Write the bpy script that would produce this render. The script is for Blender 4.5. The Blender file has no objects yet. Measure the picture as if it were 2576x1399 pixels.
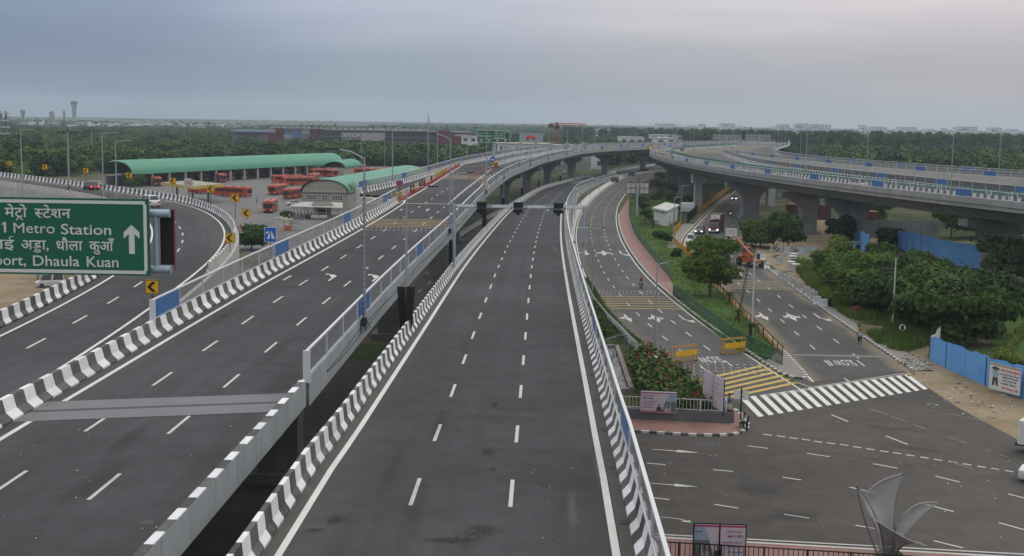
import bpy,bmesh,math,random
from mathutils import Vector,Matrix,noise as mnoise
R = math.radians
scene = bpy.context.scene
C = scene.collection
random.seed(7)

# ---------------------------------------------------------------- camera
FPX,CXP,CYP,ROLL,CAMH = 3150.0,1287.5,699.5,0.015,23.5   # pixel units of a 2575-wide frame
PITCH = math.atan((CYP - 307.0) / FPX)
cam_d = bpy.data.cameras.new('camera')
cam = bpy.data.objects.new('camera',cam_d)
C.objects.link(cam)
cam_d.sensor_width = 36.0
cam_d.lens = 36.0 * FPX / 2575.0
cam_d.clip_start = 0.5
cam_d.clip_end = 40000.0
cam.location = (0,0,CAMH)
cam.matrix_world = (Matrix.Translation((0,0,CAMH)) @ Matrix.Rotation(R(90) - PITCH,4,'X') @ Matrix.Rotation(ROLL,4,'Z'))
scene.camera = cam

# ---------------------------------------------------------------- world: overcast evening sky
SUN_EL,SUN_AZ = R(48),R(60)
world = bpy.data.worlds.new('World')
scene.world = world
world.use_nodes = True
wt = world.node_tree
wn,wl = wt.nodes,wt.links
wn.clear()
w_out = wn.new('ShaderNodeOutputWorld')
w_bg = wn.new('ShaderNodeBackground')
w_bg.inputs['Strength'].default_value = 0.1
w_sky = wn.new('ShaderNodeTexSky')
w_sky.sky_type = 'NISHITA'
w_sky.sun_disc = False
w_sky.sun_elevation = SUN_EL
w_sky.sun_rotation = SUN_AZ
w_sky.air_density = 1.5
w_sky.dust_density = 3.0
w_tc = wn.new('ShaderNodeTexCoord')
w_sep = wn.new('ShaderNodeSeparateXYZ')
wl.new(w_tc.outputs['Generated'],w_sep.inputs[0])

def wramp(src,stops,interp='EASE'):
 r = wn.new('ShaderNodeValToRGB')
 r.color_ramp.interpolation = interp
 el = r.color_ramp.elements
 while len(el) < len(stops):
  el.new(0.5)
 for e,(p,col) in zip(el,stops):
  e.position = p
  e.color = (*col,1)
 wl.new(src,r.inputs[0])
 return r
def wmath(op,a,b):
 m = wn.new('ShaderNodeMath')
 m.operation = op
 for i,v in enumerate((a,b)):
  if isinstance(v,(int,float)):
   m.inputs[i].default_value = v
  else:
   wl.new(v,m.inputs[i])
 return m.outputs[0]
def wmix(fac,a,b,mode='MIX'):
 m = wn.new('ShaderNodeMix')
 m.data_type = 'RGBA'
 m.blend_type = mode
 for s,v in ((0,fac),(6,a),(7,b)):
  if isinstance(v,(int,float)):
   m.inputs[s].default_value = v
  elif isinstance(v,tuple):
   m.inputs[s].default_value = (*v,1)
  else:
   wl.new(v,m.inputs[s])
 return m.outputs[2]
# overcast cloud layer: horizon band, then brightening towards the zenith
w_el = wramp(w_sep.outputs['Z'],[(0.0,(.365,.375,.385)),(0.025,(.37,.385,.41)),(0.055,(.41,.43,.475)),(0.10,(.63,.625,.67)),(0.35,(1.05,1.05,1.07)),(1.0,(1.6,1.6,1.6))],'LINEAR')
# the cover is bluer and darker to the left of the view, warmer to the right
w_az = wramp(wmath('ADD',wmath('MULTIPLY',w_sep.outputs['X'],1.1),0.5),[(0.0,(.42,.54,.74)),(0.16,(.47,.59,.77)),(0.40,(.82,.90,1.02)),(0.65,(1.12,1.07,1.06)),(1.0,(1.26,1.12,1.08))])
w_low = wramp(w_sep.outputs['Z'],[(0.0,(0,0,0)),(0.10,(0,0,0)),(0.28,(1,1,1))],'LINEAR')
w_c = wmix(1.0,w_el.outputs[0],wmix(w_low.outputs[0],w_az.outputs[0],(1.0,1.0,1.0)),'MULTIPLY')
w_map = wn.new('ShaderNodeMapping')
w_map.inputs['Scale'].default_value = (1.1,1.1,12.0)
w_map.inputs['Rotation'].default_value = (0.0,R(5),0.0)
wl.new(w_tc.outputs['Generated'],w_map.inputs[0])
w_no = wn.new('ShaderNodeTexNoise')
w_no.inputs['Scale'].default_value = 2.0
w_no.inputs['Detail'].default_value = 5.0
w_no.inputs['Roughness'].default_value = 0.5
wl.new(w_map.outputs[0],w_no.inputs['Vector'])
w_cl = wramp(w_no.outputs['Fac'],[(0.3,(.85,.88,.93)),(0.5,(.98,.985,.99)),(0.7,(1.18,1.15,1.12))])
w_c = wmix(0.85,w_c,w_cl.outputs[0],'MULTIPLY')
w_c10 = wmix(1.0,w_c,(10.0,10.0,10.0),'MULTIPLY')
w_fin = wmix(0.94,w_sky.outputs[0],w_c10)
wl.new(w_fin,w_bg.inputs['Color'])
wl.new(w_bg.outputs[0],w_out.inputs['Surface'])

# ---------------------------------------------------------------- sun, softened by the overcast
sun_d = bpy.data.lights.new('sun','SUN')
sun_d.energy = 0.7
sun_d.angle = R(25)
sun_d.color = (1.0,0.96,0.92)
sun = bpy.data.objects.new('sun',sun_d)
C.objects.link(sun)
sd = Vector((math.sin(SUN_AZ) * math.cos(SUN_EL),math.cos(SUN_AZ) * math.cos(SUN_EL),math.sin(SUN_EL)))
sun.rotation_euler = sd.to_track_quat('Z','Y').to_euler()
sun.location = (0,-50,120)

vs = scene.view_settings
vs.view_transform = 'Standard'
vs.look = 'None'
vs.exposure = 0.0
vs.gamma = 1.0
vs.use_curve_mapping = False
scene.cycles.use_denoising = True
scene.cycles.volume_bounces = 1
scene.cycles.max_bounces = 7
scene.cycles.transparent_max_bounces = 24
scene.cycles.caustics_reflective = False
scene.cycles.caustics_refractive = False

# ---------------------------------------------------------------- measuring: points of the photograph put on a level plane
_cr,_sr = math.cos(ROLL),math.sin(ROLL)
_ct,_st = math.cos(PITCH),math.sin(PITCH)
def ray(u,v):
 x,y = u - CXP,-(v - CYP)
 xl,yl = (_cr * x - _sr * y) / FPX,(_sr * x + _cr * y) / FPX
 return Vector((xl,_ct + _st * yl,-_st + _ct * yl))
def at(u,v,z=0.0):
 d = ray(u,v)
 t = (z - CAMH) / d.z
 return Vector((d.x * t,d.y * t,z))
def at_y(u,v,y):
 d = ray(u,v)
 t = y / d.y
 return Vector((d.x * t,y,CAMH + d.z * t))
_S = {1: (.25885,241.4),2: (.2972,590.1),3: (.2905,992.5)}
_OX = {1: 0.0,2: 643.8,3: 1287.5,4: 1931.3}
def cp(r,k,x,y):
 s,oy = _S[r]
 return _OX[k] + s * x,oy + s * y
def q(r,k,x,y,z=0.0):
 return at(*cp(r,k,x,y),z)
def qs(r,k,pts,z=0.0):
 return [q(r,k,x,y,z) for x,y in pts]
def px_per_m(p):
 return FPX / (p.y * _ct + (CAMH - p.z) * _st)

# ---------------------------------------------------------------- object helpers
def tag(o,label=None,cat=None,group=None,kind=None):
 if label: o['label'] = label
 if cat: o['category'] = cat
 if group: o['group'] = group
 if kind: o['kind'] = kind
 return o
def thing(name,label,cat,loc=(0,0,0),rz=0.0,group=None):
 o = bpy.data.objects.new(name,None)
 o.empty_display_size = 0.3
 C.objects.link(o)
 o.location = loc
 o.rotation_euler = (0,0,rz)
 return tag(o,label,cat,group)
def copy_tree(o,parent=None):
 c = o.copy()
 C.objects.link(c)
 c.parent = parent
 for ch in list(o.children):
  copy_tree(ch,c)
 return c
class MB:
 def __init__(s):
  s.v,s.f,s.m,s.uv = [],[],[],[]
  s.xf = None
 def add(s,verts,faces,m=0,uvs=None):
  b = len(s.v)
  if s.xf is not None:
   verts = [s.xf @ Vector(p) for p in verts]
  s.v.extend([tuple(p) for p in verts])
  for i,f in enumerate(faces):
   s.f.append([b + j for j in f])
   s.m.append(m if isinstance(m,int) else m[i])
   s.uv.append(uvs[i] if uvs else None)
  return s
 def box(s,c,d,rz=0.0,m=0,taper=1.0):
  hx,hy,hz = d[0] / 2,d[1] / 2,d[2] / 2
  cs,sn = math.cos(rz),math.sin(rz)
  vs_ = []
  for sz in (-1,1):
   k = taper if sz > 0 else 1.0
   for sx,sy in ((-1,-1),(1,-1),(1,1),(-1,1)):
    x,y = sx * hx * k,sy * hy * k
    vs_.append((c[0] + cs * x - sn * y,c[1] + sn * x + cs * y,c[2] + sz * hz))
  return s.add(vs_,[(3,2,1,0),(4,5,6,7),(0,1,5,4),(1,2,6,5),(2,3,7,6),(3,0,4,7)],m)
 def prism(s,poly,z0,z1,m=0):
  n = len(poly)
  a = sum(poly[i][0] * poly[(i + 1) % n][1] - poly[(i + 1) % n][0] * poly[i][1] for i in range(n))
  if a < 0: poly = poly[::-1]
  vs_ = [(p[0],p[1],z0) for p in poly] + [(p[0],p[1],z1) for p in poly]
  fs = [tuple(range(n))[::-1],tuple(range(n,2 * n))]
  fs += [(i,(i + 1) % n,n + (i + 1) % n,n + i) for i in range(n)]
  return s.add(vs_,fs,m)
 def extr(s,poly,axis,a0,a1,m=0):       # polygon in the (y,z) or (x,z) plane pushed along x or y
  n = len(poly)
  if axis == 'x': vs_ = [(a0,p[0],p[1]) for p in poly] + [(a1,p[0],p[1]) for p in poly]
  else: vs_ = [(p[0],a0,p[1]) for p in poly] + [(p[0],a1,p[1]) for p in poly]
  fs = [tuple(range(n)),tuple(range(n,2 * n))[::-1]]
  fs += [(i,n + i,n + (i + 1) % n,(i + 1) % n) for i in range(n)]
  return s.add(vs_,fs,m)
 def tube(s,pts,r,n=8,m=0,r1=None,cap=True):
  pts = [Vector(p) for p in pts]
  k = len(pts)
  vs_,fs = [],[]
  for i,p in enumerate(pts):
   t = (pts[min(i + 1,k - 1)] - pts[max(i - 1,0)]).normalized()
   a = Vector((0,0,1)) if abs(t.z) < .9 else Vector((1,0,0))
   u = t.cross(a).normalized()
   w = t.cross(u)
   rr = r if r1 is None else r + (r1 - r) * i / max(k - 1,1)
   if isinstance(r,(list,tuple)): rr = r[i]
   for j in range(n):
    an = 2 * math.pi * j / n
    vs_.append(p + (u * math.cos(an) + w * math.sin(an)) * rr)
  for i in range(k - 1):
   for j in range(n):
    fs.append((i * n + j,i * n + (j + 1) % n,(i + 1) * n + (j + 1) % n,(i + 1) * n + j))
  if cap:
   fs.append(tuple(range(n))[::-1])
   fs.append(tuple(range((k - 1) * n,k * n)))
  return s.add(vs_,fs,m)
 def lathe(s,c,prof,n=12,m=0,axis='z'):
  vs_,fs = [],[]
  for r_,h in prof:
   for j in range(n):
    an = 2 * math.pi * j / n
    a,b = r_ * math.cos(an),r_ * math.sin(an)
    p = {'z': (a,b,h),'x': (h,a,b),'y': (b,h,a)}[axis]
    vs_.append((c[0] + p[0],c[1] + p[1],c[2] + p[2]))
  k = len(prof)
  for i in range(k - 1):
   for j in range(n):
    fs.append((i * n + j,i * n + (j + 1) % n,(i + 1) * n + (j + 1) % n,(i + 1) * n + j))
  fs.append(tuple(range(n))[::-1])
  fs.append(tuple(range((k - 1) * n,k * n)))
  return s.add(vs_,fs,m)
 def ball(s,c,r,n=8,m=0,sc=(1,1,1)):
  k = max(4,n // 2)
  prof = [(max(1e-3,math.sin(math.pi * i / k)) * r,-math.cos(math.pi * i / k) * r) for i in range(k + 1)]
  vs_,fs = [],[]
  for r_,h in prof:
   for j in range(n):
    an = 2 * math.pi * j / n
    vs_.append((c[0] + r_ * math.cos(an) * sc[0],c[1] + r_ * math.sin(an) * sc[1],c[2] + h * sc[2]))
  for i in range(k):
   for j in range(n):
    fs.append((i * n + j,i * n + (j + 1) % n,(i + 1) * n + (j + 1) % n,(i + 1) * n + j))
  return s.add(vs_,fs,m)
 def build(s,name,mats,parent=None,smooth=False,weld=False):
  me = bpy.data.meshes.new(name)
  me.from_pydata(s.v,[],s.f)
  if not isinstance(mats,(list,tuple)): mats = [mats]
  for mt in mats: me.materials.append(mt)
  me.polygons.foreach_set('material_index',s.m)
  if any(u is not None for u in s.uv):
   ul = me.uv_layers.new(name='UVMap')
   flat = []
   for f,u in zip(s.f,s.uv):
    flat.extend([c_ for p in (u or [(0,0)] * len(f)) for c_ in p])
   ul.data.foreach_set('uv',flat)
  if weld:
   bm = bmesh.new(); bm.from_mesh(me)
   bmesh.ops.remove_doubles(bm,verts=bm.verts,dist=1e-4)
   bm.to_mesh(me); bm.free()
  if smooth:
   me.polygons.foreach_set('use_smooth',[True] * len(me.polygons))
   try: me.set_sharp_from_angle(angle=R(40))
   except Exception: pass
  me.update()
  o = bpy.data.objects.new(name,me)
  C.objects.link(o)
  if parent is not None: o.parent = parent
  return o

# ---------------------------------------------------------------- paths and sweeps
def resample(pts,step):
 pts = [Vector(p) for p in pts]
 out,carry = [pts[0].copy()],0.0
 L = [0.0]
 for a,b in zip(pts,pts[1:]): L.append(L[-1] + (b - a).length)
 n = max(2,int(round(L[-1] / step)))
 k = 0
 out = []
 for i in range(n + 1):
  s_ = L[-1] * i / n
  while k < len(pts) - 2 and L[k + 1] < s_: k += 1
  d = L[k + 1] - L[k]
  t = 0 if d < 1e-9 else (s_ - L[k]) / d
  out.append(pts[k].lerp(pts[k + 1],t))
 return out
def smooth(pts,step=4.0,sig=3,it=2):
 p = resample(pts,step)
 for _ in range(it):
  qn = []
  n = len(p)
  for i in range(n):
   k = min(sig,i,n - 1 - i)
   acc = Vector((0,0,0))
   for j in range(-k,k + 1): acc += p[i + j]
   qn.append(acc / (2 * k + 1))
  p = qn
 return p
def tangents(pts):
 n = len(pts)
 out = []
 for i in range(n):
  t = pts[min(i + 1,n - 1)] - pts[max(i - 1,0)]
  t.z = 0
  out.append(t.normalized())
 return out
def offset(pts,d,dz=0.0):
 return [p + Vector((t.y,-t.x,0)) * d + Vector((0,0,dz)) for p,t in zip(pts,tangents(pts))]
def setz(pts,zf):
 return [Vector((p.x,p.y,zf(p) if callable(zf) else zf)) for p in pts]
def lin(x,tab):
 if x <= tab[0][0]: return tab[0][1]
 for (a,b),(c_,d) in zip(tab,tab[1:]):
  if x <= c_: return b + (d - b) * (x - a) / (c_ - a)
 return tab[-1][1]
def sweep(mb,pts,prof,m=0,closed=False,caps=True,s0=0.0):
 """prof: (offset to the right, height) points swept along pts; u = metres along, v = metres across"""
 tg = tangents(pts)
 n,k = len(pts),len(prof)
 vs_ = []
 for p,t in zip(pts,tg):
  rt = Vector((t.y,-t.x,0))
  for o_,h in prof: vs_.append(p + rt * o_ + Vector((0,0,h)))
 sl = [s0]
 for a,b in zip(pts,pts[1:]): sl.append(sl[-1] + (b - a).length)
 vl = [0.0]
 for (a,b),(c_,d) in zip(prof,prof[1:]): vl.append(vl[-1] + math.hypot(c_ - a,d - b))
 fs,uv,ms = [],[],[]
 kk = k if closed else k - 1
 for i in range(n - 1):
  for j in range(kk):
   j2 = (j + 1) % k
   v1 = vl[j + 1] if j + 1 < k else vl[-1] + .3
   fs.append((i * k + j,(i + 1) * k + j,(i + 1) * k + j2,i * k + j2))
   uv.append([(sl[i],vl[j]),(sl[i + 1],vl[j]),(sl[i + 1],v1),(sl[i],v1)])
   ms.append(m if isinstance(m,int) else m[j])
 if closed and caps:
  fs.append(tuple(range(k))); uv.append([(s0,0)] * k); ms.append(m if isinstance(m,int) else m[0])
  fs.append(tuple(range((n - 1) * k,n * k))[::-1]); uv.append([(sl[-1],0)] * k); ms.append(m if isinstance(m,int) else m[0])
 mb.add(vs_,fs,ms,uv)
 return mb
def ribbon(mb,left,right,dz=0.0,m=0):
 n = max(len(left),len(right))
 def rs(p):
  L = [0.0]
  for a,b in zip(p,p[1:]): L.append(L[-1] + (b - a).length)
  out,k = [],0
  for i in range(n):
   s_ = L[-1] * i / (n - 1)
   while k < len(p) - 2 and L[k + 1] < s_: k += 1
   d = L[k + 1] - L[k]
   out.append(p[k].lerp(p[k + 1],0 if d < 1e-9 else (s_ - L[k]) / d))
  return out
 l,r_ = rs(left),rs(right)
 up = Vector((0,0,dz))
 vs_,fs,uv,s_ = [],[],[],0.0
 for a,b in zip(l,r_): vs_ += [a + up,b + up]
 for i in range(n - 1):
  s1 = s_ + ((l[i + 1] + r_[i + 1]) / 2 - (l[i] + r_[i]) / 2).length
  w0,w1 = (r_[i] - l[i]).length,(r_[i + 1] - l[i + 1]).length
  fs.append((2 * i,2 * i + 1,2 * i + 3,2 * i + 2))
  uv.append([(s_,0),(s_,w0),(s1,w1),(s1,0)])
  s_ = s1
 mb.add(vs_,fs,m,uv)
 return mb
def cut(pts,a,b):
 """the stretch of a path between a and b metres"""
 out,s_ = [],0.0
 prev = None
 for p in pts:
  if prev is not None:
   d = (p - prev).length
   for lim in (a,b):
    if s_ < lim <= s_ + d: out.append((lim,prev.lerp(p,(lim - s_) / d)))
   s_ += d
  if a <= s_ <= b: out.append((s_,p))
  prev = p
 out.sort(key=lambda e: e[0])
 res = []
 for _,p in out:
  if not res or (res[-1] - p).length > 1e-4: res.append(p)
 return res
def plen(pts):
 return sum((b - a).length for a,b in zip(pts,pts[1:]))
def along(pts,s):
 acc = 0.0
 for a,b in zip(pts,pts[1:]):
  d = (b - a).length
  if acc + d >= s:
   t = (b - a); t.z = 0
   return a.lerp(b,(s - acc) / d),t.normalized()
  acc += d
 t = pts[-1] - pts[-2]; t.z = 0
 return pts[-1].copy(),t.normalized()

# ---------------------------------------------------------------- materials
def lk(nt,a,b): nt.links.new(a,b)
class NT:
 def __init__(s,name,rough=.8,metal=0.0,spec=0.3):
  s.mat = bpy.data.materials.new(name)
  s.mat.use_nodes = True
  s.t = s.mat.node_tree
  s.b = s.t.nodes['Principled BSDF']
  s.out = s.t.nodes['Material Output']
  s.b.inputs['Roughness'].default_value = rough
  s.b.inputs['Metallic'].default_value = metal
  s.b.inputs['Specular IOR Level'].default_value = spec
 def n(s,k,**kw):
  x = s.t.nodes.new(k)
  for a,b in kw.items(): setattr(x,a,b)
  return x
 def inp(s,node,i,v):
  if v is None: return
  if hasattr(v,'is_output') or isinstance(v,bpy.types.NodeSocket): s.t.links.new(v,node.inputs[i])
  elif isinstance(v,(tuple,list)) and len(v) == 3 and node.inputs[i].type == 'RGBA': node.inputs[i].default_value = (*v,1)
  else: node.inputs[i].default_value = v
 def math(s,op,a,b=None,c=None,clamp=False):
  x = s.n('ShaderNodeMath',operation=op,use_clamp=clamp)
  s.inp(x,0,a); s.inp(x,1,b); s.inp(x,2,c)
  return x.outputs[0]
 def mix(s,f,a,b,mode='MIX'):
  x = s.n('ShaderNodeMix',data_type='RGBA',blend_type=mode)
  s.inp(x,0,f); s.inp(x,6,a); s.inp(x,7,b)
  return x.outputs[2]
 def co(s,which='Object'):
  return s.n('ShaderNodeTexCoord').outputs[which]
 def uv(s):
  x = s.n('ShaderNodeSeparateXYZ')
  s.t.links.new(s.n('ShaderNodeUVMap').outputs[0],x.inputs[0])
  return x.outputs
 def noise(s,scale,detail=4,rough=.55,co=None,stretch=None,out='Fac'):
  x = s.n('ShaderNodeTexNoise')
  x.inputs['Scale'].default_value = scale
  x.inputs['Detail'].default_value = detail
  x.inputs['Roughness'].default_value = rough
  v = co or s.co()
  if stretch:
   mp = s.n('ShaderNodeMapping')
   mp.inputs['Scale'].default_value = stretch
   s.t.links.new(v,mp.inputs[0]); v = mp.outputs[0]
  s.t.links.new(v,x.inputs['Vector'])
  return x.outputs[out]
 def ramp(s,f,stops,interp='LINEAR'):
  x = s.n('ShaderNodeValToRGB')
  x.color_ramp.interpolation = interp
  el = x.color_ramp.elements
  while len(el) < len(stops): el.new(.5)
  for e,(p,col) in zip(el,stops):
   e.position = p
   e.color = (*col,1) if isinstance(col,tuple) else (col,col,col,1)
  s.t.links.new(f,x.inputs[0])
  return x.outputs[0]
 def col(s,v):
  s.inp(s.b,'Base Color',v); return s
 def bump(s,h,strength=.3,dist=.02):
  x = s.n('ShaderNodeBump')
  x.inputs['Strength'].default_value = strength
  x.inputs['Distance'].default_value = dist
  s.t.links.new(h,x.inputs['Height'])
  s.t.links.new(x.outputs[0],s.b.inputs['Normal'])
  return s
def worn(name,col,rough=.7,amt=.25,scale=1.5,metal=0.0,spec=.3,dirt=None):
 """a plain colour with blotchy wear and dirt of its own"""
 m = NT(name,rough,metal,spec)
 f = m.ramp(m.noise(scale,6,.65),[(.3,0.0),(.75,1.0)])
 d = dirt or tuple(c_ * (1 - amt) for c_ in col)
 a = m.mix(f,col,tuple(c_ * (1 - amt) + d[i] * amt * .6 for i,c_ in enumerate(col)))
 g = m.noise(scale * 14,3)
 a = m.mix(m.math('MULTIPLY',g,.35),a,d)
 m.col(a)
 return m.mat
def plain(name,col,rough=.5,metal=0.0,spec=.4,emit=None):
 m = NT(name,rough,metal,spec)
 n_ = m.noise(3.0,3)
 m.col(m.mix(m.math('MULTIPLY',n_,.25),col,tuple(c_ * .75 for c_ in col)))
 if emit:
  m.b.inputs['Emission Color'].default_value = (*emit[:3],1)
  m.b.inputs['Emission Strength'].default_value = emit[3]
 return m.mat
def asphalt(name,base,dust=0.0,dustcol=(.24,.20,.15),tracks=.0,width=12.0,seams=True):
 m = NT(name,.92,0,.10)
 big = m.noise(.045,5,.6)
 mid = m.noise(.6,5,.65)
 fine = m.noise(9.0,2,.7)
 uv = m.uv()
 k = m.math('ADD',m.math('MULTIPLY',big,.50),m.math('MULTIPLY',mid,.35))
 k = m.math('ADD',k,m.math('MULTIPLY',fine,.15))
 dk,lt = tuple(c_ * .74 for c_ in base),tuple(c_ * 1.26 for c_ in base)
 col = m.mix(m.ramp(k,[(.40,0.0),(.61,1.0)]),dk,lt)
 # rubbed wheel paths, long streaks along the road
 st = m.n('ShaderNodeCombineXYZ')
 m.inp(st,0,m.math('MULTIPLY',uv[0],.02)); m.inp(st,1,m.math('MULTIPLY',uv[1],.9))
 sn = m.n('ShaderNodeTexNoise'); sn.inputs['Scale'].default_value = 1.0; sn.inputs['Detail'].default_value = 4
 lk(m.t,st.outputs[0],sn.inputs['Vector'])
 col = m.mix(m.ramp(sn.outputs['Fac'],[(.40,0.0),(.62,.45)]),col,tuple(c_ * .70 for c_ in base))
 # oil blots and scuffs
 ob = m.ramp(m.noise(.22,6,.75),[(.64,0.0),(.72,.55)])
 col = m.mix(ob,col,tuple(c_ * .45 for c_ in base))
 ob2 = m.ramp(m.noise(.17,5,.7,stretch=(1.0,.5,1.0)),[(.70,0.0),(.80,.35)])
 col = m.mix(ob2,col,tuple(min(1,c_ * 2.0) for c_ in base))
 sp = m.ramp(m.noise(3.2,2,.9),[(.77,0.0),(.80,.5)])
 col = m.mix(sp,col,tuple(min(1,c_ * 3.2) for c_ in base))
 if dust > 0:
  e = m.math('ABSOLUTE',m.math('SUBTRACT',m.math('DIVIDE',uv[1],width),.5))
  dn = m.math('ADD',m.math('MULTIPLY',e,2.0),m.math('MULTIPLY',m.math('SUBTRACT',m.noise(.12,6,.7),.5),.7))
  f = m.ramp(dn,[(.62,0.0),(1.0,1.0)])
  col = m.mix(m.math('MULTIPLY',f,dust),col,dustcol)
 m.col(col)
 m.bump(m.noise(30.0,2,.6),.25,.006)
 return m.mat
def striped(name,ca,cb,half=1.0,worn_=.5,rough=.7,dirtcol=(.22,.21,.19)):
 m = NT(name,rough,0,.3)
 u = m.uv()[0]
 u = m.math('ADD',u,m.math('MULTIPLY',m.math('SUBTRACT',m.noise(6.0,3),.5),.05 * half))
 f = m.math('LESS_THAN',m.math('FRACT',m.math('DIVIDE',u,2 * half)),.5)
 col = m.mix(f,ca,cb)
 wn_ = m.n('ShaderNodeTexWhiteNoise',noise_dimensions='1D'); lk(m.t,m.math('FLOOR',m.math('DIVIDE',u,half)),wn_.inputs['W'])
 col = m.mix(m.math('MULTIPLY',wn_.outputs['Value'],.30),col,dirtcol)
 ch = m.ramp(m.noise(2.6,5,.8),[(.63,0.0),(.67,.75)])
 col = m.mix(ch,col,(.27,.26,.25))
 s_ = m.ramp(m.noise(.9,6,.7),[(.5,0.0),(.78,worn_)])
 col = m.mix(s_,col,dirtcol)
 z = m.n('ShaderNodeSeparateXYZ'); lk(m.t,m.n('ShaderNodeUVMap').outputs[0],z.inputs[0])
 col = m.mix(m.math('MULTIPLY',m.noise(7.0,4,.7),.22),col,dirtcol)
 m.col(col)
 return m.mat
def concrete(name,base=(.36,.37,.37),amt=.35,streak=True,scale=.5,seg=0):
 m = NT(name,.85,0,.25)
 col = m.mix(m.ramp(m.noise(scale,6,.65),[(.3,0.0),(.7,1.0)]),tuple(c_ * (1 - amt) for c_ in base),base)
 if streak:   # rain streaks running down
  s_ = m.ramp(m.noise(1.0,5,.7,stretch=(.9,.9,.12)),[(.5,0.0),(.72,.55)])
  col = m.mix(s_,col,tuple(c_ * .55 for c_ in base))
  s2 = m.ramp(m.noise(.35,5,.7),[(.62,0.0),(.74,.4)])
  col = m.mix(s2,col,tuple(min(1,c_ * 1.3) for c_ in base))
 col = m.mix(m.math('MULTIPLY',m.noise(12,3),.25),col,tuple(c_ * .7 for c_ in base))
 if seg:
  jn = m.math('LESS_THAN',m.math('FRACT',m.math('DIVIDE',m.uv()[0],seg)),.014)
  col = m.mix(m.math('MULTIPLY',jn,.7),col,(.05,.05,.05))
 m.col(col)
 m.bump(m.noise(14,4),.2,.01)
 return m.mat
def leafy(name,dark,light,rough=.75,transl=.25):
 m = NT(name,rough,0,.15)
 oi = m.n('ShaderNodeObjectInfo')
 big = m.noise(.55,3,.6)
 fine = m.noise(3.5,2,.6)
 k = m.math('ADD',m.math('MULTIPLY',big,.7),m.math('MULTIPLY',fine,.3))
 k = m.math('ADD',k,m.math('MULTIPLY',m.math('SUBTRACT',oi.outputs['Random'],.5),.55))
 hue = m.math('FRACT',m.math('MULTIPLY',oi.outputs['Random'],7.31))
 col = m.mix(m.ramp(k,[(.30,0.0),(.70,1.0)]),dark,light)
 col = m.mix(m.ramp(hue,[(.55,0.0),(1.0,.5)]),col,(light[0] * 1.15,light[1] * .92,light[2] * .8))
 m.col(col)
 if transl > 0:
  tr = m.n('ShaderNodeBsdfTranslucent')
  lk(m.t,col,tr.inputs[0])
  mx = m.n('ShaderNodeMixShader')
  mx.inputs[0].default_value = transl
  lk(m.t,m.b.outputs[0],mx.inputs[1]); lk(m.t,tr.outputs[0],mx.inputs[2])
  lk(m.t,mx.outputs[0],m.out.inputs['Surface'])
 return m.mat
def panel_mat(name,col,trans):
 m = NT(name,.35,0,.4)
 c2 = m.mix(m.ramp(m.noise(1.3,4),[(.35,0.0),(.7,1.0)]),tuple(c_ * .8 for c_ in col),col)
 m.col(c2)
 tr = m.n('ShaderNodeBsdfTransparent')
 mx = m.n('ShaderNodeMixShader')
 mx.inputs[0].default_value = trans
 lk(m.t,m.b.outputs[0],mx.inputs[1]); lk(m.t,tr.outputs[0],mx.inputs[2])
 lk(m.t,mx.outputs[0],m.out.inputs['Surface'])
 return m.mat
M = {}
M['asph_main'] = asphalt('asphalt_new',(.053,.054,.0565),dust=.25,dustcol=(.105,.10,.09),width=12.2)
M['asph_loop'] = asphalt('asphalt_loop',(.053,.054,.0565),dust=.35,dustcol=(.10,.093,.08),width=12.0)
M['asph_ground'] = asphalt('asphalt_ground',(.088,.087,.085),dust=.55,dustcol=(.17,.15,.11),width=12.0)
M['asph_side'] = asphalt('asphalt_side',(.078,.077,.074),dust=1.0,dustcol=(.20,.16,.105),width=13.0)
M['asph_junction'] = asphalt('asphalt_junction',(.075,.069,.063),dust=0.0)
M['lot'] = concrete('lot_concrete',(.14,.136,.13),.3,False,.06)
M['white_paint'] = worn('white_road_paint',(.66,.65,.61),.6,.25,.9,dirt=(.20,.195,.185))
M['yellow_paint'] = worn('yellow_road_paint',(.50,.33,.045),.6,.35,.9,dirt=(.18,.14,.06))
M['dash_paint'] = worn('lane_paint',(.52,.51,.47),.6,.35,1.6,dirt=(.18,.175,.165))
M['bw'] = striped('black_white_stripes',(.70,.71,.73),(.014,.014,.018),1.0,.40)
M['bw_kerb'] = striped('black_white_kerb',(.50,.51,.52),(.020,.020,.022),.6,.55)
M['conc'] = concrete('grey_concrete',(.385,.39,.385))
M['conc_blue'] = concrete('painted_parapet',(.27,.295,.30),.22,True,.35,3.0)
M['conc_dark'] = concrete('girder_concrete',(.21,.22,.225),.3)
M['conc_light'] = concrete('light_concrete',(.47,.46,.43),.25)
M['gutter'] = concrete('gutter_concrete',(.085,.08,.072),.3,False,1.0)
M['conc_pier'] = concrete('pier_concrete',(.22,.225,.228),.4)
M['joint'] = concrete('joint_concrete',(.155,.16,.165),.2,False,1.0)
M['white_metal'] = plain('white_painted_steel',(.50,.51,.52),.4,0.0,.5)
M['grey_metal'] = plain('galvanised_steel',(.30,.32,.34),.45,.5,.5)
M['blue_grey_metal'] = plain('blue_grey_steel',(.27,.34,.40),.45,.2,.5)
M['dark_metal'] = plain('dark_steel',(.035,.037,.04),.5,.2,.5)
M['black'] = plain('black_paint',(.010,.010,.011),.6,0,.3)
M['glass_panel'] = panel_mat('frosted_panel',(.24,.25,.26),.66)
M['dark_panel'] = panel_mat('smoky_panel',(.15,.155,.16),.40)
M['blue_panel'] = panel_mat('blue_panel',(.05,.15,.38),.12)
M['glass'] = plain('dark_glass',(.018,.021,.025),.08,0,.6)
M['tyre'] = plain('tyre_rubber',(.014,.014,.014),.85,0,.2)
M['rim'] = plain('wheel_rim',(.28,.28,.29),.35,.7)
M['sign_green'] = plain('sign_green',(.010,.105,.055),.55,0,.3)
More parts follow.
